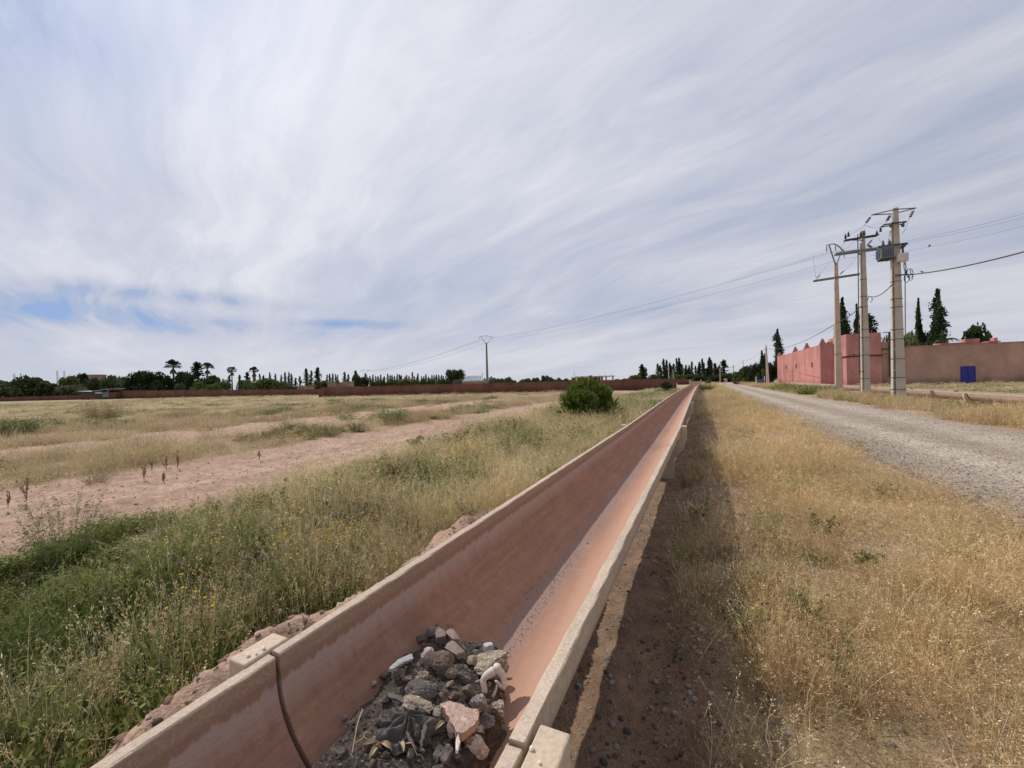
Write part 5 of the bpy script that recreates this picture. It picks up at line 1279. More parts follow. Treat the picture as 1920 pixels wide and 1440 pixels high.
def proto_conifer(seed, n=1300, gap=.5):
    """araucaria-like: narrow leader with tiers of short drooping branches"""
    rg = np.random.default_rng(seed); C = []; sh = []
    tiers = 15
    for k in range(tiers):
        z = .12 + .86 * k / tiers; R = .19 * (1 - z) ** .75 + .012
        nb = rg.integers(4, 7)
        for b_ in range(nb):
            a = rg.uniform(0, 6.28); rr = R * rg.uniform(.55, 1.1); m = max(4, n // (tiers * 5)); f = rg.random(m)
            C.append(np.stack([rr * f * math.cos(a) + rg.normal(0, .012, m), rr * f * math.sin(a) + rg.normal(0, .012, m), z + f * rr * .25 + rg.normal(0, .012, m)], 1)); sh.append(np.full(m, rg.random()))
    m = n // 8; f = rg.random(m); C.append(np.stack([rg.normal(0, .007, m), rg.normal(0, .007, m), .3 + .7 * f], 1)); sh.append(np.full(m, .4))
    cr = leaves_mesh('crown', np.concatenate(C), .034, seed, M['leaf_dark'], 1.5, .5, np.concatenate(sh)); mb = MB(); mb.tube([(0, 0, -.01), (0, 0, .5), (0, 0, 1)], .014, 6, .002); return cr, mb
PT = {}
def reg(kind, lst): PT[kind] = [(cr, mb.build('trunk', M['bark']).data) for cr, mb in lst]; [bpy.data.objects.remove(o) for o in list(bpy.data.objects) if o.name.startswith('trunk') and o.parent is None]
reg('broad', [proto_broad(900 + k, 'leaf_mid', 1700, 11) for k in range(5)])
reg('olive', [proto_broad(910 + k, 'leaf_olive', 1300, 9, .6) for k in range(3)])
reg('bright', [proto_broad(920 + k, 'leaf_bright', 1300, 9, .7) for k in range(3)])
reg('darkbroad', [proto_broad(930 + k, 'leaf_dark', 1700, 12, .8) for k in range(3)])
reg('cypress', [proto_cypress(940 + k) for k in range(4)])
reg('cypress_big', [proto_cypress(950, 5200, 1.25, .5, .022), proto_cypress(951, 5200, 1.0, .25, .022), proto_cypress(952, 5200, 1.1, .6, .022)])
reg('conifer', [proto_conifer(960 + k) for k in range(5)])
def tree(kind, var, px, top, width, depth, label, cat='tree', group=None, base_z=0.0, base=None, name=None):
    P = atd(px, top, depth); zt = P[2]; x, y = P[0], P[1]
    cr, tr = PT[kind][var % len(PT[kind])]; h = zt - base_z
    w = width * depth / F * (1.55 if kind == 'conifer' else 1.12); rad = {'cypress': .105, 'cypress_big': .115, 'conifer': .175}.get(kind, 0.85)
    sx = w / 2 / rad
    e = empty(name or {'cypress': 'cypress_tree', 'cypress_big': 'cypress_tree', 'conifer': 'conifer_tree'}.get(kind, 'broadleaf_tree'), (x, y, base_z), (px * 0.31) % 6.28, label, cat, group)
    e.scale = (sx, sx, h)
    if base is not None: pass
    a = bpy.data.objects.new('trunk', tr); COL.objects.link(a); a.parent = e
    b = bpy.data.objects.new('crown', cr); COL.objects.link(b); b.parent = e
    return e

# round green bush by the channel
def round_bush():
    P = onz(1104, 792, 0.0); s, t = st(P); k = P[1] / F; e = empty('round_bush', (P[0], P[1], gz(s, t)), 0, 'dense round bright green bush standing in the dry grass left of the channel', 'bush')
    rg = np.random.default_rng(12); C = []; sh = []
    Wm, Hm = 122 * k / 2, 84 * k
    for q in range(38):
        a = rg.uniform(0, 6.28); r = math.sqrt(rg.random()) * .74; z = rg.uniform(.25, .86) * (1 - .42 * r * r); R = rg.uniform(.12, .27); m = 440
        d = rg.normal(size=(m, 3)); d /= np.linalg.norm(d, axis=1)[:, None]; C.append(np.array([r * math.cos(a) * Wm, r * math.sin(a) * Wm, z * Hm]) + d * (R * Wm * rg.uniform(.3, 1.05, m) ** .7)[:, None]); sh.append(np.full(m, rg.random()))
    for q in range(170):   # sprigs that break the outline
        a = rg.uniform(0, 6.28); el = rg.uniform(.1, 1.5); d = np.array([math.cos(a) * math.cos(el), math.sin(a) * math.cos(el), math.sin(el)]); m = 34; f = rg.random(m)
        base = d * np.array([Wm * .92, Wm * .92, Hm * .84]); C.append(base + (d * np.array([.5, .5, 1])) * (f * rg.uniform(.12, .42))[:, None] + rg.normal(0, .012, (m, 3))); sh.append(np.full(m, .75))
    C = np.concatenate(C); ok = C[:, 2] > .08; cr = leaves_mesh('foliage', C[ok], .05, 3, M['leaf_bush'], 1.8, .3, np.concatenate(sh)[ok])
    link('foliage', cr, e); mb = MB()
    for q in range(9):
        a = q * .7; mb.tube([(0, 0, -.05), (.25 * math.cos(a), .25 * math.sin(a), .4), (.7 * math.cos(a), .7 * math.sin(a), .9)], .025, 5, .008)
    mb.build('stem', M['bark'], e)
round_bush()
# dwarf fan palm near the wall end
def frond_fan(mb, base, dr, L, droop, nseg=11, width=.9):
    """fan leaf: stalk, then a wheel of narrow blades"""
    base = Vector(base); d = Vector(dr).normalized(); side = d.cross(Vector((0, 0, 1)));
    if side.length < .05: side = Vector((1, 0, 0))
    side.normalize(); up = side.cross(d)
    st_ = base + d * L * .45; mb.bar(base, st_, L * .03)
    for k in range(nseg):
        a = (k / (nseg - 1) - .5) * 2.6 * width; v = (d * math.cos(a) + side * math.sin(a)).normalized()
        mid = st_ + v * L * .38; tip = st_ + v * L * (.62) - Vector((0, 0, droop * L * (.3 + .3 * abs(a)))); w = L * .055
        ct = v.cross(up).normalized() * w
        b0 = len(mb.v); mb.v += [tuple(st_), tuple(mid + ct), tuple(tip), tuple(mid - ct)]; mb.f.append((b0, b0 + 1, b0 + 2, b0 + 3))
def palm_meshes(seed, trunk_w=1.0):
    """height 1 to the crown centre; crown radius about 0.2"""
    rg = np.random.default_rng(seed); t = MB(); t.tube([(0, 0, -.02), (.01, 0, .3), (.015, .005, .65), (.01, 0, 1.0)], lambda f: (.028 - .010 * f) * trunk_w, 8)
    c = MB(); dead = MB()
    for k in range(27):
        a = k * 2.4; el = rg.uniform(-.45, 1.3); c_d = (math.cos(a) * math.cos(el), math.sin(a) * math.cos(el), math.sin(el)); frond_fan(c, (.01, 0, .99), c_d, .20 * rg.uniform(.8, 1.1), .55 if el > 0 else .35)
    for k in range(16):
        a = k * 2.4 + 1; frond_fan(dead, (.01, 0, .97 - .05 * rg.random()), (math.cos(a) * .35, math.sin(a) * .35, -.9), .17 * rg.uniform(.8, 1.1), .2, 7, .5)
    return t, c, dead
def fan_palm(px, top, depth, crown_px, label, seed, tw=1.0):
    zt = atd(px, top, depth)[2]; R = crown_px / 2 * depth / F; P = atd(px, 720, depth); hc = zt - R * .95
    e = empty('fan_palm', (P[0], P[1], 0), seed * 1.3, label, 'palm tree', 'fan palms above the left wall'); t, c, d = palm_meshes(seed, tw)
    k = R / .2
    for mb, nm, mt in ((t, 'trunk', 'bark'), (c, 'fronds', 'palm_leaf'), (d, 'dead_fronds', 'palm_dead')):
        mb.v = [(v[0] * k, v[1] * k, (v[2] - 1) * (k if nm != 'trunk' else hc) + hc) for v in mb.v]; mb.build(nm, M[mt], e)
fan_palm(325, 671, 150, 28, 'tallest fan palm, leftmost of the palms above the wall', 1)
fan_palm(390, 677, 155, 23, 'second fan palm from the left, rising beside the pointed conifer', 2)
fan_palm(436, 685, 165, 18, 'small slender fan palm, third from the left', 3)
fan_palm(477, 686, 150, 19, 'rightmost fan palm, with a thick shaggy trunk', 4, 2.4)
e = empty('dwarf_palm', tuple(atd(1250, 736, 47) * np.array([1, 1, 0])), 0, 'dwarf fan palm with stiff dead-looking leaves near the right end of the long wall', 'palm bush'); mb = MB(); rg = np.random.default_rng(5)
for k in range(34):
    a = k * 2.4; el = rg.uniform(.15, 1.4); frond_fan(mb, (0, 0, .1), (math.cos(a) * math.cos(el), math.sin(a) * math.cos(el), math.sin(el)), 1.25 * rg.uniform(.7, 1.1), .3, 8, .45)
mb.build('fronds', M['palm_leaf'], e)
mb = MB(); mb.tube([(0, 0, -.1), (0, 0, .25)], .16, 8, .12); mb.build('trunk', M['bark'], e)

LG = 'trees behind the left boundary wall'
for i, (kind, px, top, w, dep, lab) in enumerate([
    ('broad', 12, 712, 70, 150, 'broad olive-green tree cut by the left edge of the photo'), ('broad', 62, 705, 64, 140, 'large round dark tree second from the left edge'), ('darkbroad', 98, 721, 40, 140, 'low dark tree between the large round one and the next group'),
    ('broad', 122, 705, 34, 130, 'dark tree with a pointed top under the faint red masts'), ('olive', 135, 719, 50, 120, 'low olive tree left of the white-roofed shed'), ('darkbroad', 158, 701, 34, 150, 'dark narrow-topped tree just left of the rusty tower block'),
    ('darkbroad', 176, 708, 30, 145, 'dark tree standing in front of the rusty tower block'), ('broad', 206, 704, 40, 160, 'ragged grey-green tree right of the rusty tower block'), ('broad', 230, 706, 30, 165, 'light-topped tree above the right end of the shed roof'),
    ('darkbroad', 250, 699, 34, 150, 'dark tree with a lopsided left crown'), ('darkbroad', 281, 696, 44, 145, 'biggest dark tree mass left of the tallest palm'), ('darkbroad', 309, 705, 36, 145, 'dark tree touching the trunk of the tallest palm'),
    ('darkbroad', 345, 696, 38, 150, 'tall dark tree just right of the tallest palm'), ('conifer', 369, 678, 30, 155, 'pointed dark conifer between the first two palms'), ('darkbroad', 360, 706, 40, 145, 'dense dark tree under the pointed conifer'),
    ('darkbroad', 394, 703, 34, 150, 'dark tree at the foot of the second palm'), ('bright', 375, 716, 40, 125, 'lighter green bush in front of the pointed conifer'), ('bright', 398, 719, 36, 120, 'bright green bush right above the wall below the second palm'),
    ('olive', 338, 718, 18, 120, 'small grey-green round tree above the wall right of the tallest palm'), ('broad', 412, 710, 30, 150, 'dark green bushy tree left of the slender palm'), ('broad', 455, 712, 26, 140, 'dark green bush right of the slender palm'),
    ('bright', 470, 713, 34, 125, 'light green bush below the shaggy-trunked palm'), ('bright', 500, 710, 44, 130, 'wide yellowish-green tree right of the shaggy-trunked palm'), ('bright', 528, 713, 34, 125, 'yellow-green bush at the right end of the bright row'),
    ('olive', 545, 722, 22, 118, 'small pale bush above the wall left of the low hut'), ('broad', 598, 714, 34, 125, 'wide grey-green bush right of the low hut'), ('broad', 580, 719, 22, 120, 'small dark bush at the right corner of the low hut'),
    ('darkbroad', 668, 702, 22, 150, 'dark bulky tree with a pointed tip in the middle of the left tree line'), ('darkbroad', 685, 707, 14, 150, 'small dark tree right of the bulky pointed one'), ('broad', 626, 714, 18, 140, 'green bush behind the twin pale huts')]):
    tree(kind, i, px, top, w, dep, lab, 'tree' if 'bush' not in lab else 'bush', LG)
CG = 'small dark conifers behind the left boundary wall'
for i, (px, top, w) in enumerate([(406, 707, 9), (418, 710, 7), (430, 703, 8), (449, 702, 8), (463, 697, 13), (487, 700, 7), (494, 703, 8), (505.5, 697, 6), (516, 700, 6), (527, 702, 6), (534, 697, 7), (541.5, 697, 7), (546, 700, 7), (554, 708, 8), (562, 705, 8), (573.5, 690, 11), (583.5, 694, 9), (595.5, 688, 15), (613, 702, 6), (618, 700, 7), (624, 699, 6), (629, 701, 6), (633, 702, 5), (646, 697, 9), (653, 701, 7), (667, 694, 12), (685, 700, 10)]):
    lab = {573.5: 'tall dark conifer, left of a close pair rising above the left tree line', 595.5: 'tallest tiered conifer in the middle of the left tree line', 463: 'bushy cone-shaped conifer just left of the shaggy-trunked palm', 667: 'pointed conifer rising out of the bulky dark tree', 583.5: 'thin conifer between the two tall ones in the left tree line', 646: 'dark conifer right of the twin pale huts', 534: 'thin twin-topped conifer above the yellow-green bushes'}.get(px, 'thin dark conifer top in the left tree line behind the wall')
    tree('conifer', i, px, top, w, 190 + (i * 37) % 40, lab, 'tree', CG)
rg = np.random.default_rng(31)
for i in range(34):
    px = 694 + i * 4.6 + rg.normal(0, 1.2); tree('conifer', i, px, 704 + rg.normal(0, 2.2) if abs(px - 772) > 4 else 697, 6, 260, 'tiny distant conifer in the long row behind the middle of the wall', 'tree', 'tiny distant conifers in a long row')
for i in range(24):
    px = 700 + i * 6 + rg.normal(0, 1.5); tree('bright', i, px, 713 - (px - 700) * .022 + rg.normal(0, 1.2), 12, 150, 'low green orchard bush behind the middle of the long wall', 'bush', 'low orchard bushes behind the wall', name='orchard_bush')
for i in range(34):
    px = 922 + i * 8.2 + rg.normal(0, 2)
    if 1076 < px < 1160: continue
    tree('broad' if i % 3 else 'bright', i, px, 711 - (px - 930) * .010 + rg.normal(0, 1.4), 15, 150, 'small round orchard tree behind the right part of the long wall', 'tree', 'small orchard trees behind the wall', name='orchard_tree')
tree('darkbroad', 1, 848, 693, 26, 150, 'dark tree with two round lobes standing left of the glasshouse', 'tree'); tree('darkbroad', 0, 864, 692, 22, 152, 'right lobe tree of the dark pair left of the glasshouse', 'tree')
tree('olive', 0, 859, 710, 18, 110, 'small green bush below the dark two-lobed tree', 'bush'); tree('broad', 2, 880, 711, 20, 108, 'low bush in front of the glasshouse', 'bush'); tree('darkbroad', 2, 1024, 704, 22, 140, 'dark bushy tree left of the unfinished building', 'tree'); tree('broad', 3, 950, 707, 16, 140, 'dark little tree right of the lone power pole', 'tree'); tree('olive', 1, 928, 706, 22, 112, 'tufty pale shrub just right of the lone power pole', 'bush'); tree('olive', 2, 903, 709, 14, 112, 'tufty pale shrub just left of the lone power pole', 'bush')
RG = 'dark cypresses beyond the end of the channel'
for i, (px, top, w) in enumerate([(1203.5, 683, 13), (1211, 689, 6), (1233, 681, 7), (1238, 685, 7), (1244, 672, 8), (1250, 674, 7), (1256, 680, 8), (1263, 681, 8), (1268.5, 671, 6), (1273, 671, 8), (1278, 682, 8), (1286, 684, 8), (1292, 685, 7), (1297, 677, 6), (1304, 685, 6), (1311, 679, 8), (1316.5, 672, 8), (1320, 680, 6), (1330, 670, 10), (1333, 674, 8), (1340, 680, 10), (1348.5, 684, 6), (1357, 674, 14), (1325, 690, 12), (1345, 692, 12), (1290, 692, 12), (1262, 692, 12), (1248, 692, 10)]):
    lab = {1203.5: 'lone bushy dark conifer standing left of the cypress row', 1211: 'small dark conifer leaning on the lone bushy one', 1357: 'see-through dark conifer at the right end of the cypress row, beside the road end', 1330: 'tallest dark cypress straight above the end of the road', 1244: 'tall thin cypress at the left end of the cypress row'}.get(px, 'dark narrow cypress in the row beyond the end of the channel')
    tree('conifer' if i % 3 else 'cypress', i, px, top, w * 1.25, 150 + (i * 13) % 22, lab, 'tree', RG)
for i, (kind, px, top, w, dep, lab) in enumerate([('broad', 1287, 702, 34, 120, 'round-topped green thicket beyond the end of the channel'), ('darkbroad', 1305, 702, 34, 112, 'dark thicket just left of the far end of the channel'), ('broad', 1266, 701, 26, 125, 'green thicket behind the two grey posts'), ('darkbroad', 1337, 704, 26, 125, 'dark thicket behind the end of the road'), ('darkbroad', 1362, 700, 24, 125, 'dark low tree closing the view right of the road end'),
        ('olive', 1326, 711, 12, 88, 'small grey shrub at the right side of the far channel end'), ('darkbroad', 1350, 702, 20, 130, 'dark bush right behind the pole at the end of the road'), ('broad', 1228, 702, 26, 140, 'green bush mass left of the two grey posts'), ('broad', 1190, 703, 24, 145, 'green bushes below the lone bushy conifer')]):
    tree(kind, i, px, top, w, dep, lab, 'bush' if 'thicket' in lab or 'bush' in lab or 'shrub' in lab else 'tree', 'thickets beyond the end of the channel')
# right side, left of the pink building
for i, (kind, px, top, w, dep, lab) in enumerate([
    ('bright', 1386, 697, 26, 92, 'light green bush where the road bends out of sight'), ('broad', 1402, 684, 30, 90, 'rounded green tree on the right of the road end'), ('darkbroad', 1418, 681, 30, 88, 'darker round tree beside the blue gate'), ('bright', 1380, 708, 14, 84, 'small bright bush lowest at the bend of the road'),
    ('cypress_big', 1428, 657, 13, 92, 'narrow dark cypress left of the paired posts'), ('cypress_big', 1434, 662, 9, 95, 'thin cypress just behind the left post'), ('cypress_big', 1457.5, 617, 19, 100, 'tall dark cypress at the left end of the pink building'), ('darkbroad', 1450, 680, 20, 96, 'dark tree filling in below the tall cypress left of the building'),
    ('darkbroad', 1437, 690, 16, 94, 'dark low tree behind the paired posts'), ('olive', 1420, 698, 9, 80, 'drooping pale young tree left of the blue gate'), ('olive', 1433, 690, 9, 80, 'drooping pale young tree right of the blue gate')]):
    tree(kind, i, px, top, w, dep, lab, 'tree' if 'bush' not in lab else 'bush', 'trees left of the pink building')
for i, (kind, px, top, w, dep, lab) in enumerate([
    ('cypress_big', 1579, 558, 24, 105, 'tallest dark cypress behind the pink building, right of the leftmost power pole'), ('cypress_big', 1565, 608, 14, 104, 'short dark cypress behind the leftmost power pole'), ('cypress_big', 1606, 570, 16, 105, 'dark cypress showing just left of the middle power pole'), ('conifer', 1628, 588, 38, 110, 'gappy dark conifer branching out behind the middle power pole'),
    ('cypress_big', 1722, 559, 15, 88, 'slim dark cypress right of the nearest power pole'), ('cypress_big', 1758, 542, 32, 84, 'big ragged dark cypress above the brown wall'), ('olive', 1706, 616, 36, 90, 'grey-green feathery tree behind the nearest power pole'), ('bright', 1735, 624, 26, 88, 'light green tree between the two cypresses above the brown wall'),
    ('broad', 1712, 628, 52, 80, 'green bush just above the brown wall left of the big ragged cypress'), ('darkbroad', 1836, 607, 42, 84, 'round bushy tree standing alone above the brown wall'), ('olive', 1668, 618, 26, 92, 'pale feathery tree between the middle and nearest power poles'), ('broad', 1858, 640, 20, 82, 'low bush right of the lone round tree')]):
    if kind == 'olive': pass
    tree(kind, i, px, top, w, dep, lab, 'tree' if 'bush ' not in lab else 'bush', 'trees behind the pink building and brown wall')
# hanging date palm fronds right of the big cypress
e = empty('feather_palm', tuple(atd(1776, 640, 80) * np.array([1, 1, 0])), 0, 'drooping palm fronds showing right of the big ragged cypress', 'palm tree'); mb = MB(); tz = atd(1776, 636, 80)[2]
rg = np.random.default_rng(8)
for k in range(16):
    a = k * 2.4; L = 2.2 * rg.uniform(.8, 1.1); d = Vector((math.cos(a), math.sin(a), 0)); pts = [Vector((0, 0, tz)) + d * L * f + Vector((0, 0, 1.1 * f * L * .5 - 1.3 * f * f * L * .62)) for f in np.linspace(0, 1, 9)]
    mb.tube(pts, .03, 4, .008); sd = d.cross(Vector((0, 0, 1)))
    for j in range(1, 9):
        for sg in (-1, 1):
            for q in (0, .5):
                p = pts[j - 1].lerp(pts[j], q); tip = p + (sd * sg * .32 + d * .25 - Vector((0, 0, .35))); w = Vector((0, 0, .02)); b0 = len(mb.v); mb.v += [tuple(p - w), tuple(p + w), tuple(tip)]; mb.f.append((b0, b0 + 1, b0 + 2))
mb.build('fronds', M['palm_leaf'], e); mb = MB(); mb.tube([(0, 0, 0), (0, 0, tz)], .2, 8, .16); mb.build('trunk', M['bark'], e)

# ------------------------------------------------------------------ walls and buildings
def wall_mat(name, c1, c2, band_scale=0.7, dirt=(0.6, 0.55, 0.5)):
    def f(nt, v, b):
        a = nt.noise(v, 0.8, 7, 0.6); g = nt.noise(v, 14, 5, 0.6); st_ = nt.noise(nt.mapping(v, (0.5, 0.5, 0.25)), 1.0, 5, 0.6)
        c = nt.mix(nt.ramp(a, [(0.3, 0.0), (0.7, 1.0)]), c1, c2)
        c = nt.mix(0.75, c, nt.ramp(st_, [(0.35, 0.68), (0.62, 1.12)]), 'MULTIPLY')
        c = nt.mix(0.4, c, nt.ramp(g, [(0.3, 0.7), (0.7, 1.25)]), 'MULTIPLY')
        sp = nt.n.new('ShaderNodeSeparateXYZ'); nt.link(v, sp.inputs[0])
        z = nt.math('ADD', sp.outputs[2], nt.math('MULTIPLY', nt.math('SUBTRACT', a, 0.5), 1.2))
        c = nt.mix(nt.ramp(z, [(0.3, 0.8), (1.3, 0.0)]), c, nt.mix(1.0, c, dirt, 'MULTIPLY'))
        return c, nt.math('ADD', nt.math('MULTIPLY', a, 0.3), nt.math('MULTIPLY', g, 0.7))
    return material(name, f, 0.95, 0.03, 0.1)
M['mud_wall'] = wall_mat('red_brown_wall', (0.205, 0.098, 0.072), (0.165, 0.080, 0.060))
M['brown_wall'] = wall_mat('rosy_brown_wall', (0.45, 0.29, 0.22), (0.395, 0.25, 0.195))
M['pink'] = wall_mat('salmon_pink_render', (0.53, 0.245, 0.215), (0.45, 0.205, 0.18), dirt=(0.75, 0.7, 0.68))
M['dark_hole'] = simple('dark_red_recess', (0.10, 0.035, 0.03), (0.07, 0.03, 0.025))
M['blue'] = simple('deep_blue_shutter', (0.008, 0.014, 0.20), (0.010, 0.018, 0.25), 2, 0.5, 0.002, 30, 0.5)
M['blue_faded'] = simple('faded_blue_metal', (0.10, 0.16, 0.36), (0.07, 0.11, 0.27), 2, 0.6, 0.004, 20, 0.4)
M['black'] = simple('dark_metal', (0.035, 0.034, 0.040), (0.055, 0.05, 0.055), 5, 0.5, 0.001, 50, 0.4)
M['galv'] = simple('galvanised_steel', (0.22, 0.22, 0.23), (0.16, 0.16, 0.17), 5, 0.5, 0.001, 50, 0.5, 0.4)
M['wire'] = simple('wire', (0.11, 0.11, 0.13), (0.08, 0.08, 0.10), 5, 0.6, 0.0005, 50)
M['white'] = simple('white_paint', (0.72, 0.72, 0.70), (0.6, 0.6, 0.58), 2, 0.6, 0.002, 20)
M['cream'] = simple('cream_box', (0.60, 0.56, 0.49), (0.52, 0.48, 0.42), 4, 0.6, 0.002, 20)
M['trafo'] = simple('blue_grey_paint', (0.175, 0.215, 0.235), (0.14, 0.175, 0.195), 4, 0.5, 0.002, 20, 0.4)
M['ceramic'] = simple('brown_ceramic', (0.055, 0.035, 0.035), (0.08, 0.05, 0.05), 5, 0.25, 0.001, 20, 0.6)
M['ceramic_pale'] = simple('greyish_insulator', (0.19, 0.15, 0.15), (0.14, 0.11, 0.11), 5, 0.4, 0.001, 20, 0.5)
M['pole_shade_brown'] = simple('shade_toned_pole', (0.23, 0.165, 0.14), (0.18, 0.13, 0.11), 2, 0.9, 0.004, 30)  # concrete darkened, the pole's shaded face put into the colour
M['glass_roof'] = simple('dusty_glass_roof', (0.34, 0.38, 0.42), (0.26, 0.30, 0.34), 1, 0.35, 0.002, 10, 0.6)
M['hut'] = wall_mat('pale_earth_render', (0.34, 0.235, 0.18), (0.30, 0.20, 0.155))

def wall_run(P, Q, z0a, z0b, zta, ztb, th, mat, name, label, cat, extra=None):
    """straight free-standing wall from P to Q (xy) with a coping"""
    P = Vector(P); Q = Vector(Q); d = (Q - P); L = d.length; e = empty(name, (P.x, P.y, 0), math.atan2(d.y, d.x), label, cat)
    n = max(2, int(L / 1.0)); V = []; Fs = []; rg = np.random.default_rng(int(L * 10))
    for i in range(n + 1):
        f = i / n; zb = z0a + (z0b - z0a) * f - .6; zt = zta + (ztb - zta) * f + .012 * rg.normal()
        for y, z in ((-th / 2, zb), (-th / 2, zt), (th / 2, zt), (th / 2, zb)): V.append((f * L, y + .006 * rg.normal(), z))
    for i in range(n):
        a = i * 4
        for j in range(3): Fs.append((a + j, a + j + 1, a + j + 5, a + j + 4))
    Fs += [(0, 3, 2, 1), (n * 4, n * 4 + 1, n * 4 + 2, n * 4 + 3)]
    me = bpy.data.meshes.new('wall'); me.from_pydata(V, [], Fs); me.materials.append(M[mat]); link('wall', me, e)
    mb = MB()
    for i in range(n):
        f0, f1 = i / n, (i + 1) / n; za = zta + (ztb - zta) * f0; zb = zta + (ztb - zta) * f1
        mb.bar((f0 * L, 0, za + .06), (f1 * L + .02, 0, zb + .06), th * 1.25, .07 + .01 * rg.random())
    mb.build('coping', M[mat], e); return e
A = atd(603, 740, 68); B = atd(1268, 720, 60)
wall_run(A[:2], B[:2], 0, 0, 1.55, 1.52, .25, 'mud_wall', 'boundary_wall', 'long straight red-brown wall crossing the middle of the photo behind the field', 'wall')
C_ = atd(205, 740, 112); D_ = atd(606, 735, 86)
wall_run(C_[:2], D_[:2], 0, 0, 2.15, 1.20, .25, 'mud_wall', 'boundary_wall', 'darker red-brown wall running left below the palms', 'wall')
C2_ = atd(-60, 745, 122); wall_run(C2_[:2], (C_[:2] - np.array([0.3, 0])), 0, 0, 1.1, 1.2, .25, 'mud_wall', 'boundary_wall', 'low dark stretch of wall under the trees at the far left', 'wall')
P = atd(604, 745, 66.6); mb = MB(); mb.box((0, 0, .35), (.9, .5, 1.5)); mb.box((0, 0, 1.12), (1.0, .6, .06)); o = mb.build('wall_pier', M['mud_wall'], bevel=.03); o.location = (P[0], P[1], 0); tag(o, 'short stub of wall at the left end of the long straight wall', 'wall')
P1_ = atd(1286, 715, 96); P2_ = atd(1345, 713, 96)
wall_run(atd(1270, 718, 100)[:2], atd(1300, 717, 100)[:2], 0, 0, 1.2, 1.2, .25, 'mud_wall', 'boundary_wall', 'low reddish wall just left of the far end of the channel', 'wall')
wall_run(atd(1352, 716, 140)[:2], atd(1380, 716, 135)[:2], 0, 0, 2.6, 2.6, .25, 'mud_wall', 'boundary_wall', 'small reddish wall seen behind the end of the gravel road', 'wall')

class Block:
    """box shaped building part in the channel-aligned frame (s across, t along), stored relative to its parent"""
def blk(name, s0, s1, t0, t1, z0, z1, mat, parent, org):
    mb = MB(); V = []
    for z in (z0, z1):
        for s, t in ((s0, t0), (s1, t0), (s1, t1), (s0, t1)): V.append(Vector(W(s, t, z)) - Vector(org))
    mb.add(V, [(0, 3, 2, 1), (4, 5, 6, 7), (0, 1, 5, 4), (1, 2, 6, 5), (2, 3, 7, 6), (3, 0, 4, 7)])
    return mb.build(name, M[mat], parent)
PS, PT0, PT1 = 14.95, 69.3, 104.5
PZ = float(ont(1538, 646.5, PT0)[2])
org = W(PS, PT0, 0)
pk = empty('pink_building', org, 0, 'salmon pink flat-roofed building with stepped horns on its parapet and three tiny windows', 'building')
# block 2 stands forward of the first
s2 = st(ont(1577, 690, PT0))[0]; T2 = s2 / (st(ont(1587.5, 690, 1.0))[0]); s2b = st(ont(1653, 690, T2))[0]
blk('wall', PS, s2b - 1.0, PT0, PT1, -.5, PZ, 'pink', pk, org)
Z2 = float(ont(1600, 626, T2)[2]); ZL = float(ont(1600, 668, T2)[2])
o = blk('front_block', s2, s2b, T2, PT0 + 6, -.5, Z2, 'pink', pk, org)
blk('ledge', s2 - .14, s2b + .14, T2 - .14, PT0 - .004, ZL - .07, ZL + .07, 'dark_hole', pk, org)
# stepped horns at the parapet corners
def horn(s, t, h, w):
    mb = MB(); c = Vector(W(s, t, 0)) - Vector(org)
    for k, f in enumerate((1, .78, .55, .36)): mb.box((c.x, c.y, PZ - .02 + h * (k * .25 + .125)), (w * f, w * f, h * .25 + .004), Matrix.Rotation(-AZ, 3, 'Z'))
    mb.build('parapet_horn', M['pink'], pk)
horn(PS + .35, PT0 + .35, .85, .7)
for (px, py, hh) in ((1512.5, 652, .95), (1491, 656, .95)):
    q = ons(px, py, PS + .3); horn(PS + .32, st(q)[1], hh, .75)
horn(PS + .4, PT1 - .45, .85, .8); horn(PS + 1.05, PT0 + .35, .42, .7); horn(PS + 4.5, PT0 + .4, .4, .9)
for (px, py, w, h) in ((1474, 688.5, .95, .85), (1493.2, 686.5, .95, .85), (1523, 684, .85, .80)):
    q = ons(px, py, PS); t = st(q)[1]
    f = blk('window', PS - .035, PS + .1, t - w / 2, t + w / 2, q[2] - h / 2, q[2] + h / 2, 'pink', pk, org)
    g = blk('window_shade_plate', PS - .045, PS - .036, t - w / 2 + .06, t + w / 2 - .06, q[2] - h / 2 + .06, q[2] + h / 2 - .06, 'dark_hole', pk, org); g.parent = f  # dark plate on the face, shade of the opening put into its colour
# rooftop bits
q = ont(1557, 645, PT0 + 4); c = Vector(W(*st(q), 0)) - Vector(org); mb = MB(); mb.box((c.x, c.y, PZ + .25), (1.2, .7, .55)); mb.box((c.x + .2, c.y, PZ + .62), (.9, .5, .2)); mb.build('roof_box', M['cream'], pk)
for px, py in ((1600, 664), (1660.5, 663.5)):
    q = ont(px, py, T2); mb = MB(); a = Vector((q[0], q[1], q[2])) - Vector(org); mb.tube([tuple(a + Vector((U[0] * .1, U[1] * .1, 0))), tuple(a - Vector((U[0] * .35, U[1] * .35, .05)))], .07, 8); mb.build('rain_spout', M['black'], pk)

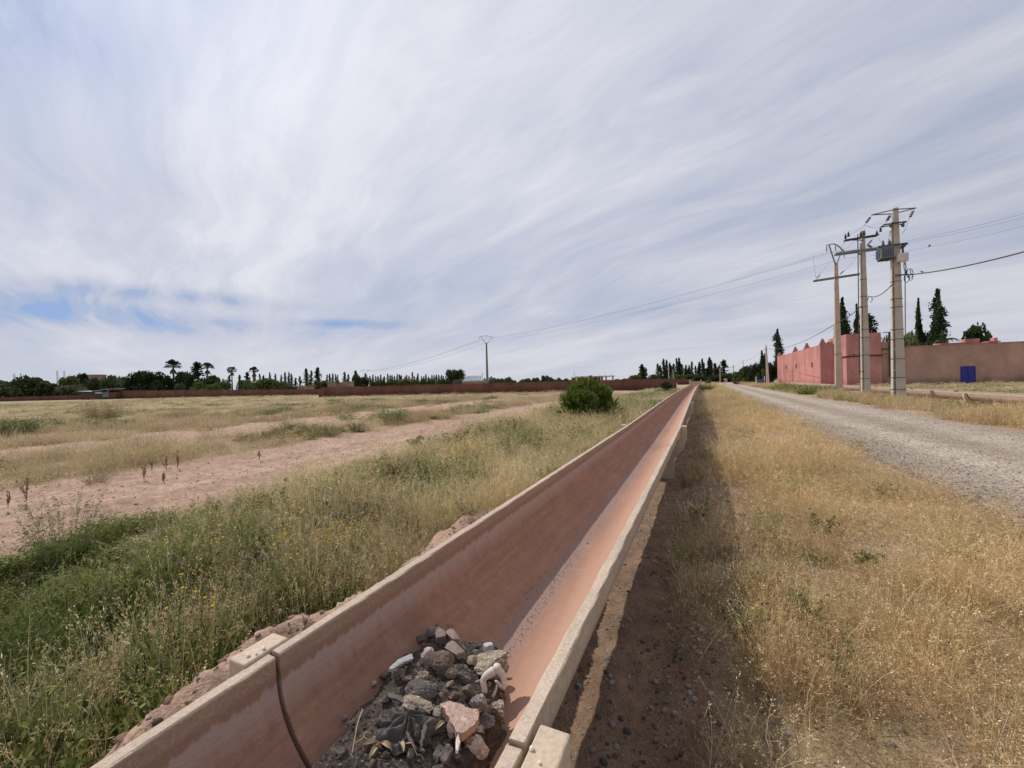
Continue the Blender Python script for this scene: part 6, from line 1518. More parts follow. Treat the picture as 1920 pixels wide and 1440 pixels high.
TW = T2 + 1.2
sA = s2b; sB = 62.0
ZW0 = float(ont(1700, 650.5, TW)[2]); ZW1 = float(ont(1919, 641, TW)[2]); SW0 = st(ont(1700, 650, TW))[0]; SW1 = st(ont(1919, 641, TW))[0]
org2 = W(sA, TW, 0)
bw = empty('brown_wall', org2, 0, 'tall blank rosy brown wall with one deep blue shutter, running off the right edge', 'wall')
zA = ZW0 + (sA - SW0) * (ZW1 - ZW0) / (SW1 - SW0); zB = ZW0 + (sB - SW0) * (ZW1 - ZW0) / (SW1 - SW0)
V = [Vector(W(s, t, z)) - Vector(org2) for s, t, z in ((sA, TW, -.5), (sB, TW, -.5), (sB, TW + .3, -.5), (sA, TW + .3, -.5), (sA, TW, zA), (sB, TW, zB), (sB, TW + .3, zB), (sA, TW + .3, zA))]
mb = MB(); mb.add(V, [(0, 3, 2, 1), (4, 5, 6, 7), (0, 1, 5, 4), (1, 2, 6, 5), (2, 3, 7, 6), (3, 0, 4, 7)]); mb.build('wall', M['brown_wall'], bw)
mb = MB(); mb.bar(Vector(W(sA, TW + .15, zA + .04)) - Vector(org2), Vector(W(sB, TW + .15, zB + .04)) - Vector(org2), .44, .08); mb.build('coping', M['pink'], bw)
q0 = ont(1801, 687.5, TW); q1 = ont(1828.5, 718, TW); a0, a1 = st(q0)[0], st(q1)[0]; zt_, zb_ = q0[2], max(q1[2], .15)
sh_ = blk('shutter', a0, a1, TW - .05, TW + .01, zb_, zt_, 'blue', bw, org2)
fr = MB()
for s_ in (a0, (a0 + a1) / 2, a1): fr.bar(Vector(W(s_, TW - .06, zb_)) - Vector(org2), Vector(W(s_, TW - .06, zt_)) - Vector(org2), .05)
for z in (zb_, zt_): fr.bar(Vector(W(a0, TW - .062, z)) - Vector(org2), Vector(W(a1, TW - .062, z)) - Vector(org2), .06)
f_ = fr.build('frame', M['blue'], bw); f_.parent = sh_
mk = MB()                                    # pale scuffed mark low on the shutter
for a, b in (((.62, .52), (.66, .22)), ((.66, .40), (.80, .52)), ((.66, .38), (.82, .24)), ((.74, .46), (.72, .30)), ((.82, .50), (.86, .26))):
    f = lambda q: Vector(W(a0 + (a1 - a0) * q[0], TW - .064, zb_ + (zt_ - zb_) * q[1])) - Vector(org2)
    mk.bar(f(a), f(b), .045, .01)
m_ = mk.build('scuffed_mark', M['blue_faded'], bw); m_.parent = sh_
# annexe beside the front block
ZN = float(ont(1663, 641, T2)[2]); s3 = st(ont(1675, 690, T2))[0]
org3 = W(s2b, T2, 0); an = empty('annexe', org3, 0, 'narrow brown annexe joined to the right side of the pink building', 'building')
blk('wall', s2b + .01, s3, T2 + .4, T2 + 4, -.5, ZN, 'brown_wall', an, org3); ZLl = float(ont(1663, 654, T2)[2]); blk('ledge', s2b + .01, s3 + .1, T2 + .28, T2 + .4, ZLl - .05, ZLl + .05, 'dark_hole', an, org3)
q = ont(1658, 637, T2 + 1.5); 
for dx in (0, .55): c = W(st(q)[0] + dx, T2 + 1.5, ZN); mb = MB(); mb.box((0, 0, .22), (.26, .26, .44), taper=.7); o = mb.build('chimney_pot', M['cream'], an); o.location = Vector(c) - Vector(org3)
mb = MB(); a = ont(1655, 624, T2 + .2); b = ont(1667.5, 622.5, T2 + .2); c = ont(1669.5, 708, T2 + .2); b2 = np.array([b[0], b[1], b[2]]); c = np.array([b[0], b[1], c[2]])
mb.tube([tuple(a), tuple(b2)], .05, 8); mb.tube([tuple(b2 + [0, 0, .03]), tuple(c)], .11, 8); o = mb.build('drain_pipe', M['black']); tag(o, 'thick black pipe bent over and running down beside the pink building', 'pipe')
# low pinkish roofs behind the brown wall
for px0, px1, py, lab in ((1765, 1833, 643, 'long low pinkish roof just showing over the brown wall'), (1856, 1872, 640, 'small pinkish roof block further right over the brown wall')):
    a = st(ont(px0, py, TW + 8))[0]; b = st(ont(px1, py, TW + 8))[0]; z = float(ont((px0 + px1) / 2, py, TW + 8)[2]); o3 = W(a, TW + 8, 0); e = empty('low_house', o3, 0, lab, 'house')
    blk('wall', a, b, TW + 8, TW + 9.4, -.3, z - .1, 'pink', e, o3); blk('roof', a - .15, b + .15, TW + 7.85, TW + 9.5, z - .09, z + .06, 'pink', e, o3); c = (a + b) / 2 + (b - a) * .2; blk('roof_box', c, c + min(2.4, (b - a) * .4), TW + 8.3, TW + 9.2, z + .06, z + .5, 'pink', e, o3)

# shed with a white roof against the left wall
a = atd(150, 745, 108); b = atd(216, 745, 108); e = empty('tin_shed', (a[0], a[1], 0), math.atan2(b[1] - a[1], b[0] - a[0]), 'makeshift shed with a sagging white roof and patched grey panels against the left wall', 'shed'); L = float(np.linalg.norm(b[:2] - a[:2]))
mb = MB(); mb.box((L * .5, 2.0, .75), (L * .98, 3.6, 2.1)); mb.build('wall', M['mud_wall'], e)
mb = MB(); mb.bar((-.2, 1.6, 2.30), (L * .45, 1.6, 2.15), 4.4, .06); mb.bar((L * .40, 1.3, 2.22), (L * .95, 1.5, 2.75), 4.4, .05); mb.build('roof', M['white'], e)
for f0, f1, z0, z1, mt, nm in ((.40, .62, -.2, 1.5, 'black', 'door'), (.42, .60, 1.55, 2.0, 'white', 'tarpaulin'), (.62, .80, .55, 1.9, 'trafo', 'metal_panel'), (.05, .38, 1.1, 1.95, 'black', 'metal_panel')):
    mb = MB(); mb.box(((f0 + f1) / 2 * L, .16, (z0 + z1) / 2), ((f1 - f0) * L, .06, z1 - z0)); mb.bar((f0 * L, .12, z1 - .05), (f1 * L, .12, z1 - .05), .06); mb.build(nm, M[mt], e)
# far buildings
def far_house(px0, px1, top, bot_z, depth, mat, name, label, cat='house', kind='hut'):
    a = atd(px0, top, depth); b = atd(px1, top, depth); L = b[0] - a[0]; e = empty(name, (a[0], depth, 0), 0, label, cat); zt = (a[2] + b[2]) / 2
    mb = MB(); mb.box((L / 2, 2.5, zt / 2 - .3), (L, 5, zt + .6)); mb.build('wall', M[mat], e)
    mb = MB(); mb.box((L / 2, 2.5, zt + .06), (L + .3, 5.3, .14)); mb.build('roof', M[mat], e)
    mb = MB()
    for f in (.3, .7): mb.box((L * f, -.02, zt * .6), (L * .12, .06, .8))
    mb.build('window', M['dark_hole'], e); return e
far_house(158, 179.5, 703, 0, 190, 'hut', 'tower_block', 'square rusty brown building top rising over the trees at the left', 'building')
far_house(557, 573, 724.5, 0, 112, 'hut', 'hut', 'low pale brown hut right of the yellow-green bushes', 'house')
far_house(614, 629, 718, 0, 118, 'hut', 'hut', 'left one of two pale huts above the wall, half behind green bushes', 'house')
far_house(641, 651, 716, 0, 118, 'hut', 'hut', 'right one of two pale huts above the wall, beside the bulky dark tree', 'house')
far_house(752, 768, 710.5, 0, 200, 'pink', 'house', 'tiny reddish house far behind the row of little conifers', 'house')
# glasshouse
a = atd(866, 714, 100); b = atd(905, 713, 100); L = b[0] - a[0]; e = empty('glasshouse', (a[0], a[1], 0), 0, 'glasshouse with a sloping dusty blue-grey roof left of the lone power pole', 'greenhouse')
z0 = a[2] - .15; z1 = float(atd(888, 704.5, 103)[2])
mb = MB(); mb.add([(0, 0, z0), (L, 0, z0), (L - .2, 4, z1), (.9, 4, z1), (0, 0, z0 - .1), (L, 0, z0 - .1), (L - .2, 4, z1 - .1), (.9, 4, z1 - .1)], [(0, 1, 2, 3), (4, 7, 6, 5), (0, 4, 5, 1), (1, 5, 6, 2), (2, 6, 7, 3), (3, 7, 4, 0)]); mb.build('roof', M['glass_roof'], e)
mb = MB(); [mb.bar((L * k / 7, -.02, z0 + .04), (.9 + (L - 1.1) * k / 7, 3.98, z1 + .04), .07) for k in range(8)]; mb.build('glazing_bars', M['galv'], e)
mb = MB(); mb.box((L / 2, 4, z0 / 2), (L, 7.5, z0 + .3)); mb.build('wall', M['hut'], e)
# unfinished concrete frame building
a = atd(1080, 713, 78); b = atd(1151, 711, 78); L = b[0] - a[0]; e = empty('unfinished_building', (a[0], a[1], 0), 0, 'unfinished one-storey building of bare concrete posts and a flat slab behind the long wall', 'building'); zt = float(atd(1115, 705, 78)[2])
mb = MB(); mb.box((L / 2, 3, zt - .09), (L + .3, 6.2, .2)); mb.build('roof_slab', M['concrete_grey'], e)
for k in range(4):
    for y in (.15, 5.8):
        mb = MB(); mb.box((.15 + (L - .3) * k / 3, y, (zt - .2) / 2), (.26, .26, zt - .2)); mb.build('post', M['concrete_grey'], e)
mb = MB(); mb.box((L * .38, 5.5, (zt - .2) / 2), (L * .74, .18, zt - .22)); mb.box((L * .72, 3, (zt - .2) / 2), (.15, 5, zt - .23)); mb.build('back_wall', M['mud_wall'], e)
mb = MB(); [mb.bar((L * f, 1, zt), (L * f, 1, zt + .55), .03) for f in (.02, .33, .66, .8, .98)]; mb.build('rebar', M['black'], e)
# blue gate by the bend
a = atd(1418, 725, 74); b = atd(1434, 725, 74); e = empty('blue_gate', (a[0], a[1], 0), math.atan2(b[1] - a[1], b[0] - a[0]), 'small faded blue gate between thin posts, in the shade of the trees', 'gate'); L = float(np.linalg.norm((b - a)[:2]))
mb = MB(); mb.box((L / 2, 0, .55), (L * .92, .05, 1.0)); mb.box((L / 2, -.03, 1.0), (L * .8, .04, .12)); mb.build('panel', M['blue_faded'], e)
mb = MB(); mb.bar((.06, -.04, .1), (L - .06, -.04, .1), .06); mb.bar((.06, -.04, .55), (L - .06, -.04, .55), .05); mb.bar((L * .5, -.045, .05), (L * .5, -.045, 1.1), .05); mb.build('frame', M['black'], e)
for q in (0, L): mb = MB(); mb.bar((q, 0, -.1), (q, 0, 1.5), .09); mb.build('post', M['white'], e)

# ------------------------------------------------------------------ power poles
def beam_pole(name, loc, hgt, wb, wt, label, mat, ladder=True, rot=0.0, group=None, bands=()):
    """tapered precast pole; local x is across the road, local -y faces the camera; an open ladder-like chord on the left"""
    e = empty(name, loc, -AZ + rot, label, 'power pole', group)
    mb = MB(); n = 14
    def sect(z): f = z / hgt; return wb + (wt - wb) * f
    if ladder:
        V = []
        for k in range(n + 1):
            z = -0.6 + (hgt + .6) * k / n; w = sect(max(z, 0)); d = w * .62
            V += [(-w * .26, -d / 2, z), (w * .5, -d / 2, z), (w * .5, d / 2, z), (-w * .26, d / 2, z)]
        Fs = []
        for k in range(n):
            for j in range(4): Fs.append((k * 4 + j, k * 4 + (j + 1) % 4, k * 4 + 4 + (j + 1) % 4, k * 4 + 4 + j))
        Fs += [(3, 2, 1, 0), (n * 4, n * 4 + 1, n * 4 + 2, n * 4 + 3)]; mb.add(V, Fs); mb.build('shaft', M[mat], e, bevel=.012)
        mb = MB(); V = []
        zl = hgt * .93
        for k in range(n + 1):
            z = -0.6 + (zl + .6) * k / n; w = sect(max(z, 0)); d = w * .5
            V += [(-w * .5, -d / 2, z), (-w * .40, -d / 2, z), (-w * .40, d / 2, z), (-w * .5, d / 2, z)]
        mb.add(V, Fs); mb.build('side_rail', M['pole_pale'], e)  # rail paler than the shaft, sunlit side put into its colour
        mb = MB(); z = .55
        while z < zl: w = sect(z); mb.box((-w * .33, 0, z), (w * .15, w * .40, .07)); z += .62
        mb.build('rungs', M['pole_pale'], e)
    else:
        V = []
        for k in range(n + 1):
            z = -0.6 + (hgt + .6) * k / n; w = sect(max(z, 0)); d = w * .7; V += [(-w / 2, -d / 2, z), (w / 2, -d / 2, z), (w / 2, d / 2, z), (-w / 2, d / 2, z)]
        Fs = []
        for k in range(n):
            for j in range(4): Fs.append((k * 4 + j, k * 4 + (j + 1) % 4, k * 4 + 4 + (j + 1) % 4, k * 4 + 4 + j))
        Fs += [(3, 2, 1, 0), (n * 4, n * 4 + 1, n * 4 + 2, n * 4 + 3)]; mb.add(V, Fs); mb.build('shaft', M[mat], e, bevel=.015)
    for z in bands:
        w = sect(z); b = MB(); d = w * (.64 if ladder else .72)
        for x0, y0, x1, y1 in ((-w * .52, -d / 2, w * .52, -d / 2), (-w * .52, d / 2, w * .52, d / 2), (-w * .52, -d / 2, -w * .52, d / 2), (w * .52, -d / 2, w * .52, d / 2)): b.bar((x0, y0, z), (x1, y1, z), .02, .03)
        b.build('steel_band', M['black'], e)
    return e, sect
M['pole_pale'] = simple('pale_concrete', (0.56, 0.50, 0.40), (0.46, 0.41, 0.33), 3, 0.9, 0.004, 50)
def insulator(mb, a, b, n=4, r=.07):
    """string of sheds between two points"""
    a = Vector(a); b = Vector(b); d = b - a; L = d.length; q = d.to_track_quat('Z', 'Y').to_matrix(); pr = [(.012, 0), (.014, L * .15)]
    for k in range(n): z = L * (.2 + .6 * k / n); pr += [(.02, z), (r, z + L * .05), (r * .9, z + L * .09), (.022, z + L * .12)]
    pr += [(.014, L * .85), (.012, L)]; mb.lathe(pr, a, 8, q)
POLE_S = 10.6
Pb = {}
for nm, px, top in (('near', 1684.5, 390), ('mid', 1623.5, 433), ('left', 1573, 492)):
    q = ons(px, 735, POLE_S); T = st(q)[1]; x, y, _ = W(POLE_S, T); z = float(ont(px - 5, top, T)[2]); Pb[nm] = (x, y, gz(POLE_S, T), z, T); print('pole', nm, T, z, y)
def loc_at(nm, px, py, back=0.0):
    """point in a pole's own cross plane, in the pole's local frame"""
    x, y, zb, z, T = Pb[nm]; q = ont(px, py, T + back); s, t = st(q); return (s - POLE_S, t - T, q[2] - zb)
def zof(nm, py, px=None): return loc_at(nm, px or {'near': 1681, 'mid': 1619, 'left': 1569}[nm], py)[2]
GP = 'concrete power poles beside the pink building'
# nearest pole
x, y, zb, z, T = Pb['near']
en, sc_n = beam_pole('power_pole', (x, y, zb), z - zb, .60, .33, 'nearest and tallest concrete power pole, carrying the transformer', 'concrete_grey', True, 0, GP, [zof('near', p) for p in (730, 708, 673, 636, 618, 576, 561, 528)])
mb = MB(); l = loc_at('near', 1634, 403); r = loc_at('near', 1718, 390); m_ = loc_at('near', 1678, 396)
mb.bar((l[0], 0, l[2]), (m_[0], -.14, m_[2] + .06), .05, .05); mb.bar((m_[0], -.14, m_[2] + .06), (r[0], 0, r[2]), .05, .05); mb.bar((l[0], 0, l[2]), (m_[0], .14, m_[2] - .10), .05, .05); mb.bar((m_[0], .14, m_[2] - .1), (r[0], 0, r[2]), .05, .05)
mb.build('top_crossarm', M['galv'], en)
for (p, q2) in (((1634, 404), (1621, 422)), ((1670, 402), (1661, 417)), ((1714, 392), (1704, 412))):
    a = loc_at('near', *p); b = loc_at('near', *q2, .6); i_ = MB(); insulator(i_, (a[0], a[1], a[2]), (b[0], b[1] , b[2]), 3, .085); i_.build('insulator', M['ceramic_pale'], en)
mb = MB(); l = loc_at('near', 1654.6, 424); r = loc_at('near', 1696, 418); mb.bar((l[0], -.25, l[2]), (r[0], -.25, r[2]), .07, .07); mb.bar((l[0], .25, l[2] + .03), (r[0], .25, r[2] + .03), .05, .05)
for dx in (l[0], r[0]): mb.bar((dx, -.25, (l if dx == l[0] else r)[2]), (dx, .25, (l if dx == l[0] else r)[2] + .02), .05)
mb.build('second_crossarm', M['black'], en)
for px, py in ((1669, 425), (1691, 424)):
    a = loc_at('near', px, py); i_ = MB(); i_.tube([(a[0] + .05, -.28, a[2] + .16), (a[0] - .12, -.30, a[2]), (a[0] - .02, -.30, a[2] - .14)], .05, 7); i_.lathe([(.03, -.1), (.085, -.06), (.085, .04), (.03, .08)], (a[0] - .06, -.3, a[2] - .03), 8); i_.build('fuse_cutout', M['ceramic'], en)
# transformer held on two steel channels on the left of the pole
c0 = loc_at('near', 1647, 466); c1 = loc_at('near', 1672, 485); zt_, zb_ = c0[2], c1[2]; xl, xr = c0[0], c1[0]
mb = MB(); 
for yy in (-.30, .30): mb.bar((xl - .1, yy, zt_ + .02), (loc_at('near', 1697, 460)[0], yy, zt_ + .02), .08, .10)
rx = loc_at('near', 1697, 460)[0]
mb.bar((rx, -.3, zt_ + .02), (rx, .3, zt_ + .02), .07); mb.bar((rx - .02, -.3, zt_), (.22, -.3, zt_ - .28), .05); mb.bar((rx - .02, .3, zt_), (.22, .3, zt_ - .28), .05); mb.bar((.24, -.3, zt_ + .02), (.24, -.3, zt_ - .5), .08)
mb.build('platform', M['black'], en)
tr_ = empty('transformer', (x, y, zb), -AZ, 'blue-grey transformer tank hung on the left side of the nearest power pole', 'transformer')
mb = MB(); mb.box(((xl + xr) / 2, 0, (zt_ + zb_) / 2), (xr - xl, .62, zt_ - zb_ - .02))
mb.build('tank', M['trafo'], tr_, bevel=.03)
mb = MB()
for k in range(7): f = xl + (xr - xl) * (.08 + .14 * k); mb.box((f, -.34, (zt_ + zb_) / 2 - .02), (.02, .07, (zt_ - zb_) * .72))
for k in range(5): mb.box((xl - .03, -.22 + .11 * k, (zt_ + zb_) / 2 - .02), (.07, .02, (zt_ - zb_) * .72))
mb.build('cooling_fins', M['trafo'], tr_); mb = MB(); mb.box(((xl + xr) / 2, 0, zt_ + .0), (xr - xl + .08, .70, .04)); mb.build('lid', M['trafo'], tr_)
mb = MB(); mb.bar((xl, -.2, zb_ - .03), (xr + .1, -.2, zb_ - .03), .06); mb.bar((xl, .2, zb_ - .03), (xr + .1, .2, zb_ - .03), .06); mb.bar((xl + .45, -.2, zb_ - .05), (xl + .30, -.2, zb_ - .16), .05); mb.build('skid', M['black'], tr_)
for px in (1656, 1667.5):
    a = loc_at('near', px, 463); i_ = MB(); pr = [(.03, zt_), (.04, zt_ + .04)]
    for k in range(4): zz_ = zt_ + .06 + k * .085; pr += [(.035, zz_), (.11 - k * .012, zz_ + .02), (.10 - k * .012, zz_ + .035), (.035, zz_ + .06)]
    pr += [(.02, zt_ + .42), (.02, zt_ + .48)]; i_.lathe(pr, (a[0], 0, 0), 10); i_.build('bushing', M['ceramic'], tr_)
a = loc_at('near', 1677, 479); b = loc_at('near', 1697.5, 492); mb = MB(); mb.box(((a[0] + b[0]) / 2, -.34, (a[2] + b[2]) / 2), (b[0] - a[0], .26, a[2] - b[2])); o = mb.build('meter_box', M['cream'], bevel=.02); o.location = (x, y, zb); o.rotation_euler = (0, 0, -AZ); tag(o, 'cream electrical box strapped to the front of the nearest power pole', 'electrical box')
def world_of(nm, p): X = Pb[nm]; s, t = POLE_S + p[0], X[4] + p[1]; return np.array(W(s, t, p[2] + X[2]))
mb = MB(); a = loc_at('near', 1695.5, 492); b = loc_at('near', 1696, 628); mb.tube([(a[0], -.1, a[2]), (b[0], -.1, b[2])], .022, 6); mb.build('conduit', M['black'], en)
a = loc_at('near', 1675, 518); b = loc_at('near', 1700, 516); mb = MB(); mb.bar((a[0], -.22, a[2]), (b[0], -.22, b[2]), .05, .07); c = loc_at('near', 1700, 524)
for k, (dx, dz, R) in enumerate(((0, .1, .22), (.08, .05, .28), (.12, -.15, .2), (-.05, -.2, .24))): mb.tube([(b[0] + dx + R * .5 * math.sin(q), -.22 + .03 * k, b[2] + dz + R * math.cos(q)) for q in np.linspace(0, 5.6, 14)], .018, 5)
for k in range(3): mb.tube([(a[0] + .35 + .05 * k, -.25, zof('near', 492)), (a[0] + .40 + .07 * k, -.26, zof('near', 508)), (b[0] - .05, -.22, b[2] + .05)], .012, 5)
mb.build('cable_clamp', M['black'], en)
# middle pole
x, y, zb, z, T = Pb['mid']
em, _ = beam_pole('power_pole', (x, y, zb), z - zb, .50, .28, 'middle concrete power pole, with a switch beam across its top', 'concrete_grey', True, 0, GP, [zof('mid', p) for p in (710, 666, 633, 618, 576, 556, 524)])
mb = MB(); l = loc_at('mid', 1584, 450.5); r = loc_at('mid', 1645, 441); mb.bar((l[0], -.22, l[2] - .04), (r[0], -.22, r[2] - .02), .06, .08); mb.bar((l[0], .22, l[2]), (r[0], .22, r[2]), .06, .08)
for q in (l, r): mb.bar((q[0], -.24, q[2] - .02), (q[0], .24, q[2]), .06)
mb.bar((l[0], -.2, l[2] - .05), (0, -.2, zof('mid', 452)), .04); mb.build('switch_beam', M['black'], em)
for px, py in ((1584.5, 447), (1590, 443), (1613, 443), (1619.5, 440), (1643, 441), (1650, 434)):
    a = loc_at('mid', px, py); i_ = MB(); i_.lathe([(.03, -.12), (.09, -.10), (.05, -.06), (.09, -.03), (.05, .01), (.085, .04), (.045, .08), (.07, .11), (.03, .2), (.02, .26)], (a[0], -.1, a[2] + .05), 8); i_.build('insulator', M['ceramic'], em)
mb = MB(); l = loc_at('mid', 1566.5, 477); r = loc_at('mid', 1648, 466)
for yy in (-.2, .2): mb.bar((l[0], yy, l[2]), (r[0], yy, r[2]), .07, .13)
for q in (l, r): mb.bar((q[0], -.2, q[2]), (q[0], .2, q[2]), .06, .12)
mb.build('lower_beam', M['galv'], em)
for (p, q2, bk) in (((1631, 468), (1624, 460), -.5), ((1632, 452), (1623, 463), -.5), ((1607, 480), (1612, 476), -.5)):
    a = loc_at('mid', *p); b = loc_at('mid', *q2); i_ = MB(); insulator(i_, (a[0], bk, a[2]), (b[0], -.1, b[2]), 3, .08); i_.build('insulator', M['ceramic_pale'], em)
mb = MB(); a = loc_at('mid', 1606.5, 441); b = loc_at('mid', 1609.5, 702); mb.tube([(a[0], -.2, a[2]), (b[0], -.2, b[2])], .03, 6); mb.bar((b[0], -.2, b[2] + .2), (b[0] + .25, -.1, b[2] + .2), .04); mb.build('switch_rod', M['black'], em)
# left pole
x, y, zb, z, T = Pb['left']
el, _ = beam_pole('power_pole', (x, y, zb), z - zb, .50, .25, 'leftmost of the three concrete power poles, topped by a steel V bracket', 'concrete', False, 0, GP, [zof('left', 664)])
def v_bracket(e, h, rz, sc=1.0):
    R = Matrix.Rotation(rz, 3, 'Z'); f = lambda a, z: tuple(R @ Vector((a * sc, 0, h + z * sc)))
    mb = MB(); mb.bar(f(0, -.35), f(-1.25, 1.3), .075 * sc); mb.bar(f(0, -.35), f(1.25, 1.3), .075 * sc)
    top = [f(a, 1.3 + .22 * (1 - (a / 1.25) ** 2)) for a in np.linspace(-1.25, 1.25, 9)]
    for a, b in zip(top, top[1:]): mb.bar(a, b, .07 * sc)
    mb.bar(f(-1.25, 1.3), f(-1.7, 1.18), .07 * sc); mb.bar(f(1.25, 1.3), f(1.7, 1.18), .07 * sc); mb.build('bracket', M['galv'], e); pts = []
    for a, z0, z1 in ((-1.7, 1.18, .58), (0, 1.5, .92), (1.7, 1.18, .58)):
        i_ = MB(); insulator(i_, f(a, z0), f(a, z1), 3, .065 * sc); i_.build('insulator', M['ceramic_pale'], e); pts.append(Vector(f(a, z1)))
    return pts
PL912 = atd(914, 718, 88)
LD = np.array([x - PL912[0], y - PL912[1]]); LD /= np.linalg.norm(LD); PERP = math.atan2(LD[0], -LD[1])
ptl = v_bracket(el, z - zb, PERP + AZ, 1.0)
mb = MB(); l = loc_at('left', 1526, 527); r = loc_at('left', 1612, 514)
for yy in (-.2, .2): mb.bar((l[0], yy, l[2]), (r[0], yy, r[2]), .06, .12)
for q in (l, r): mb.bar((q[0], -.2, q[2]), (q[0], .2, q[2]), .06, .12)
mb.build('lower_beam', M['galv'], el)
for px, py in ((1529, 524), (1573, 516)):
    a = loc_at('left', px, py); i_ = MB(); insulator(i_, (a[0], -.1, a[2]), (a[0] + .35, -.2, a[2] + .35), 3, .08); i_.build('insulator', M['ceramic_pale'], el)
left_pts = [Matrix.Translation((x, y, zb)) @ (Matrix.Rotation(-AZ, 4, 'Z') @ p) for p in ptl]
# lone pole behind the wall
x9, y9 = PL912[0], PL912[1]; z9 = float(atd(912, 643, 88)[2])
e9, _ = beam_pole('power_pole', (x9, y9, 0), z9, .55, .30, 'lone dark power pole with a Y-shaped top standing behind the long wall', 'pole_shade_brown', False, AZ, None, ())
p9 = v_bracket(e9, z9, PERP, 1.0); pts9 = [Vector((x9, y9, 0)) + p for p in p9]
# a further one of the same line, tiny
xf, yf = PL912[0] - LD[0] * 110, PL912[1] - LD[1] * 110
q = atd(685, 705, 200); ef, _ = beam_pole('power_pole', (q[0], q[1], 0), float(atd(685, 700, 200)[2]), .5, .3, 'tiny distant Y-topped power pole above the left tree line', 'pole_shade_brown', False, AZ)
pf = [Vector((q[0], q[1], 0)) + p for p in v_bracket(ef, float(atd(685, 700, 200)[2]), PERP, 1.3)]
# lesser posts
def thin_pole(px, bot_py, top, depth, w, label, mat='concrete', lean=0.0, cat='post'):
    P = atd(px, bot_py, depth); zt = float(atd(px, top, depth)[2]); mb = MB(); V = []
    mb.tube([(0, 0, -.3), (lean * .5, 0, zt * .5), (lean, 0, zt)], w / 2, 8, w / 2 * .62); mb.lathe([(w * .2, 0), (w * .33, .05), (w * .1, .16)], (lean, 0, zt), 8)
    for k in (.93, .88): mb.bar((lean - w * .9, 0, zt * k), (lean + w * .9, 0, zt * k), w * .3)
    o = mb.build('utility_post', M[mat]); o.location = (P[0], P[1], 0); tag(o, label, cat, 'smaller utility posts'); return (P[0] + lean, P[1], zt)
pA = thin_pole(1438.5, 722, 648, 77, .26, 'left post of the tall pair in front of the dark trees', 'pole_pale', -.1); pB = thin_pole(1442, 722, 649, 77.3, .26, 'right, slightly leaning post of the tall pair in front of the dark trees', 'pole_pale', -.35)
pC = thin_pole(1350.5, 718, 691, 110, .28, 'pale post standing at the end of the gravel road'); pD = thin_pole(1375.5, 716, 685, 110, .26, 'pale post right of the road end, by the light green bush'); pE = thin_pole(1394, 712, 676, 130, .24, 'thin post showing above the rounded green tree', 'pole_pale')
pF = thin_pole(1254, 710, 688, 105, .30, 'left one of two grey posts behind the right end of the long wall', 'concrete_grey'); pG = thin_pole(1262.5, 710, 694, 105, .26, 'right, shorter one of two grey posts behind the right end of the long wall', 'concrete_grey')
thin_pole(905, 712, 699, 150, .25, 'tiny post between the glasshouse and the lone power pole', 'concrete_grey'); thin_pole(1076.5, 712, 698.5, 140, .2, 'tiny post at the left corner of the unfinished building', 'concrete_grey')
for px, top, w, lab in ((27, 701, .9, 'leftmost faint mauve mast on the horizon'), (39.5, 700, .7, 'second faint mauve mast on the horizon'), (108, 695, .9, 'faint mauve mast rising left of the pointed dark tree'), (121, 696, .8, 'faint mauve mast rising right out of the pointed dark tree'), (131, 704, .5, 'shortest faint mast behind the low trees')):
    P = atd(px, 720, 420); zt = float(atd(px, top, 420)[2]); mb = MB()
    for sx, sy in ((-1, -1), (1, -1), (1, 1), (-1, 1)): mb.bar((sx * w * .6, sy * w * .6, 0), (sx * w * .4, sy * w * .4, zt), .22)
    for k in range(12): mb.bar((-w * .5, -w * .5, zt * k / 12), (w * .5, -w * .5, zt * (k + 1) / 12), .14); mb.bar((w * .5, w * .5, zt * k / 12), (-w * .5, w * .5, zt * (k + 1) / 12), .14)
    o = mb.build('lattice_mast', M.setdefault('mauve', simple('mauve_paint', (0.62, 0.56, 0.68), (0.56, 0.50, 0.62), 1))); o.location = (P[0], P[1], 0); tag(o, lab, 'mast', 'faint masts on the left horizon')  # whole mast in one pale mauve, so it stays faint
for px, py, dep, lab in ((366, 712.5, 112, 'white lamp head on a green post above the wall, between the first two palms'), (477, 716.5, 112, 'white lamp head on a post in front of the shaggy-trunked palm')):
    P = atd(px, py, dep); e = empty('garden_lamp', (P[0], P[1], 0), 0, lab, 'street lamp'); mb = MB(); mb.tube([(0, 0, 0), (0, 0, P[2])], .06, 6); mb.build('post', M.setdefault('green_paint', simple('green_paint', (0.05, 0.13, 0.08)))  , e)
    mb = MB(); mb.box((0, 0, 0), (.75, .35, .16), Matrix.Rotation(-.5, 3, 'Y')); mb.lathe([(.1, -.12), (.16, -.05), (.1, 0)], (0, 0, 0), 8); o = mb.build('lamp_head', M['white'], e); o.location = (.1, 0, P[2])

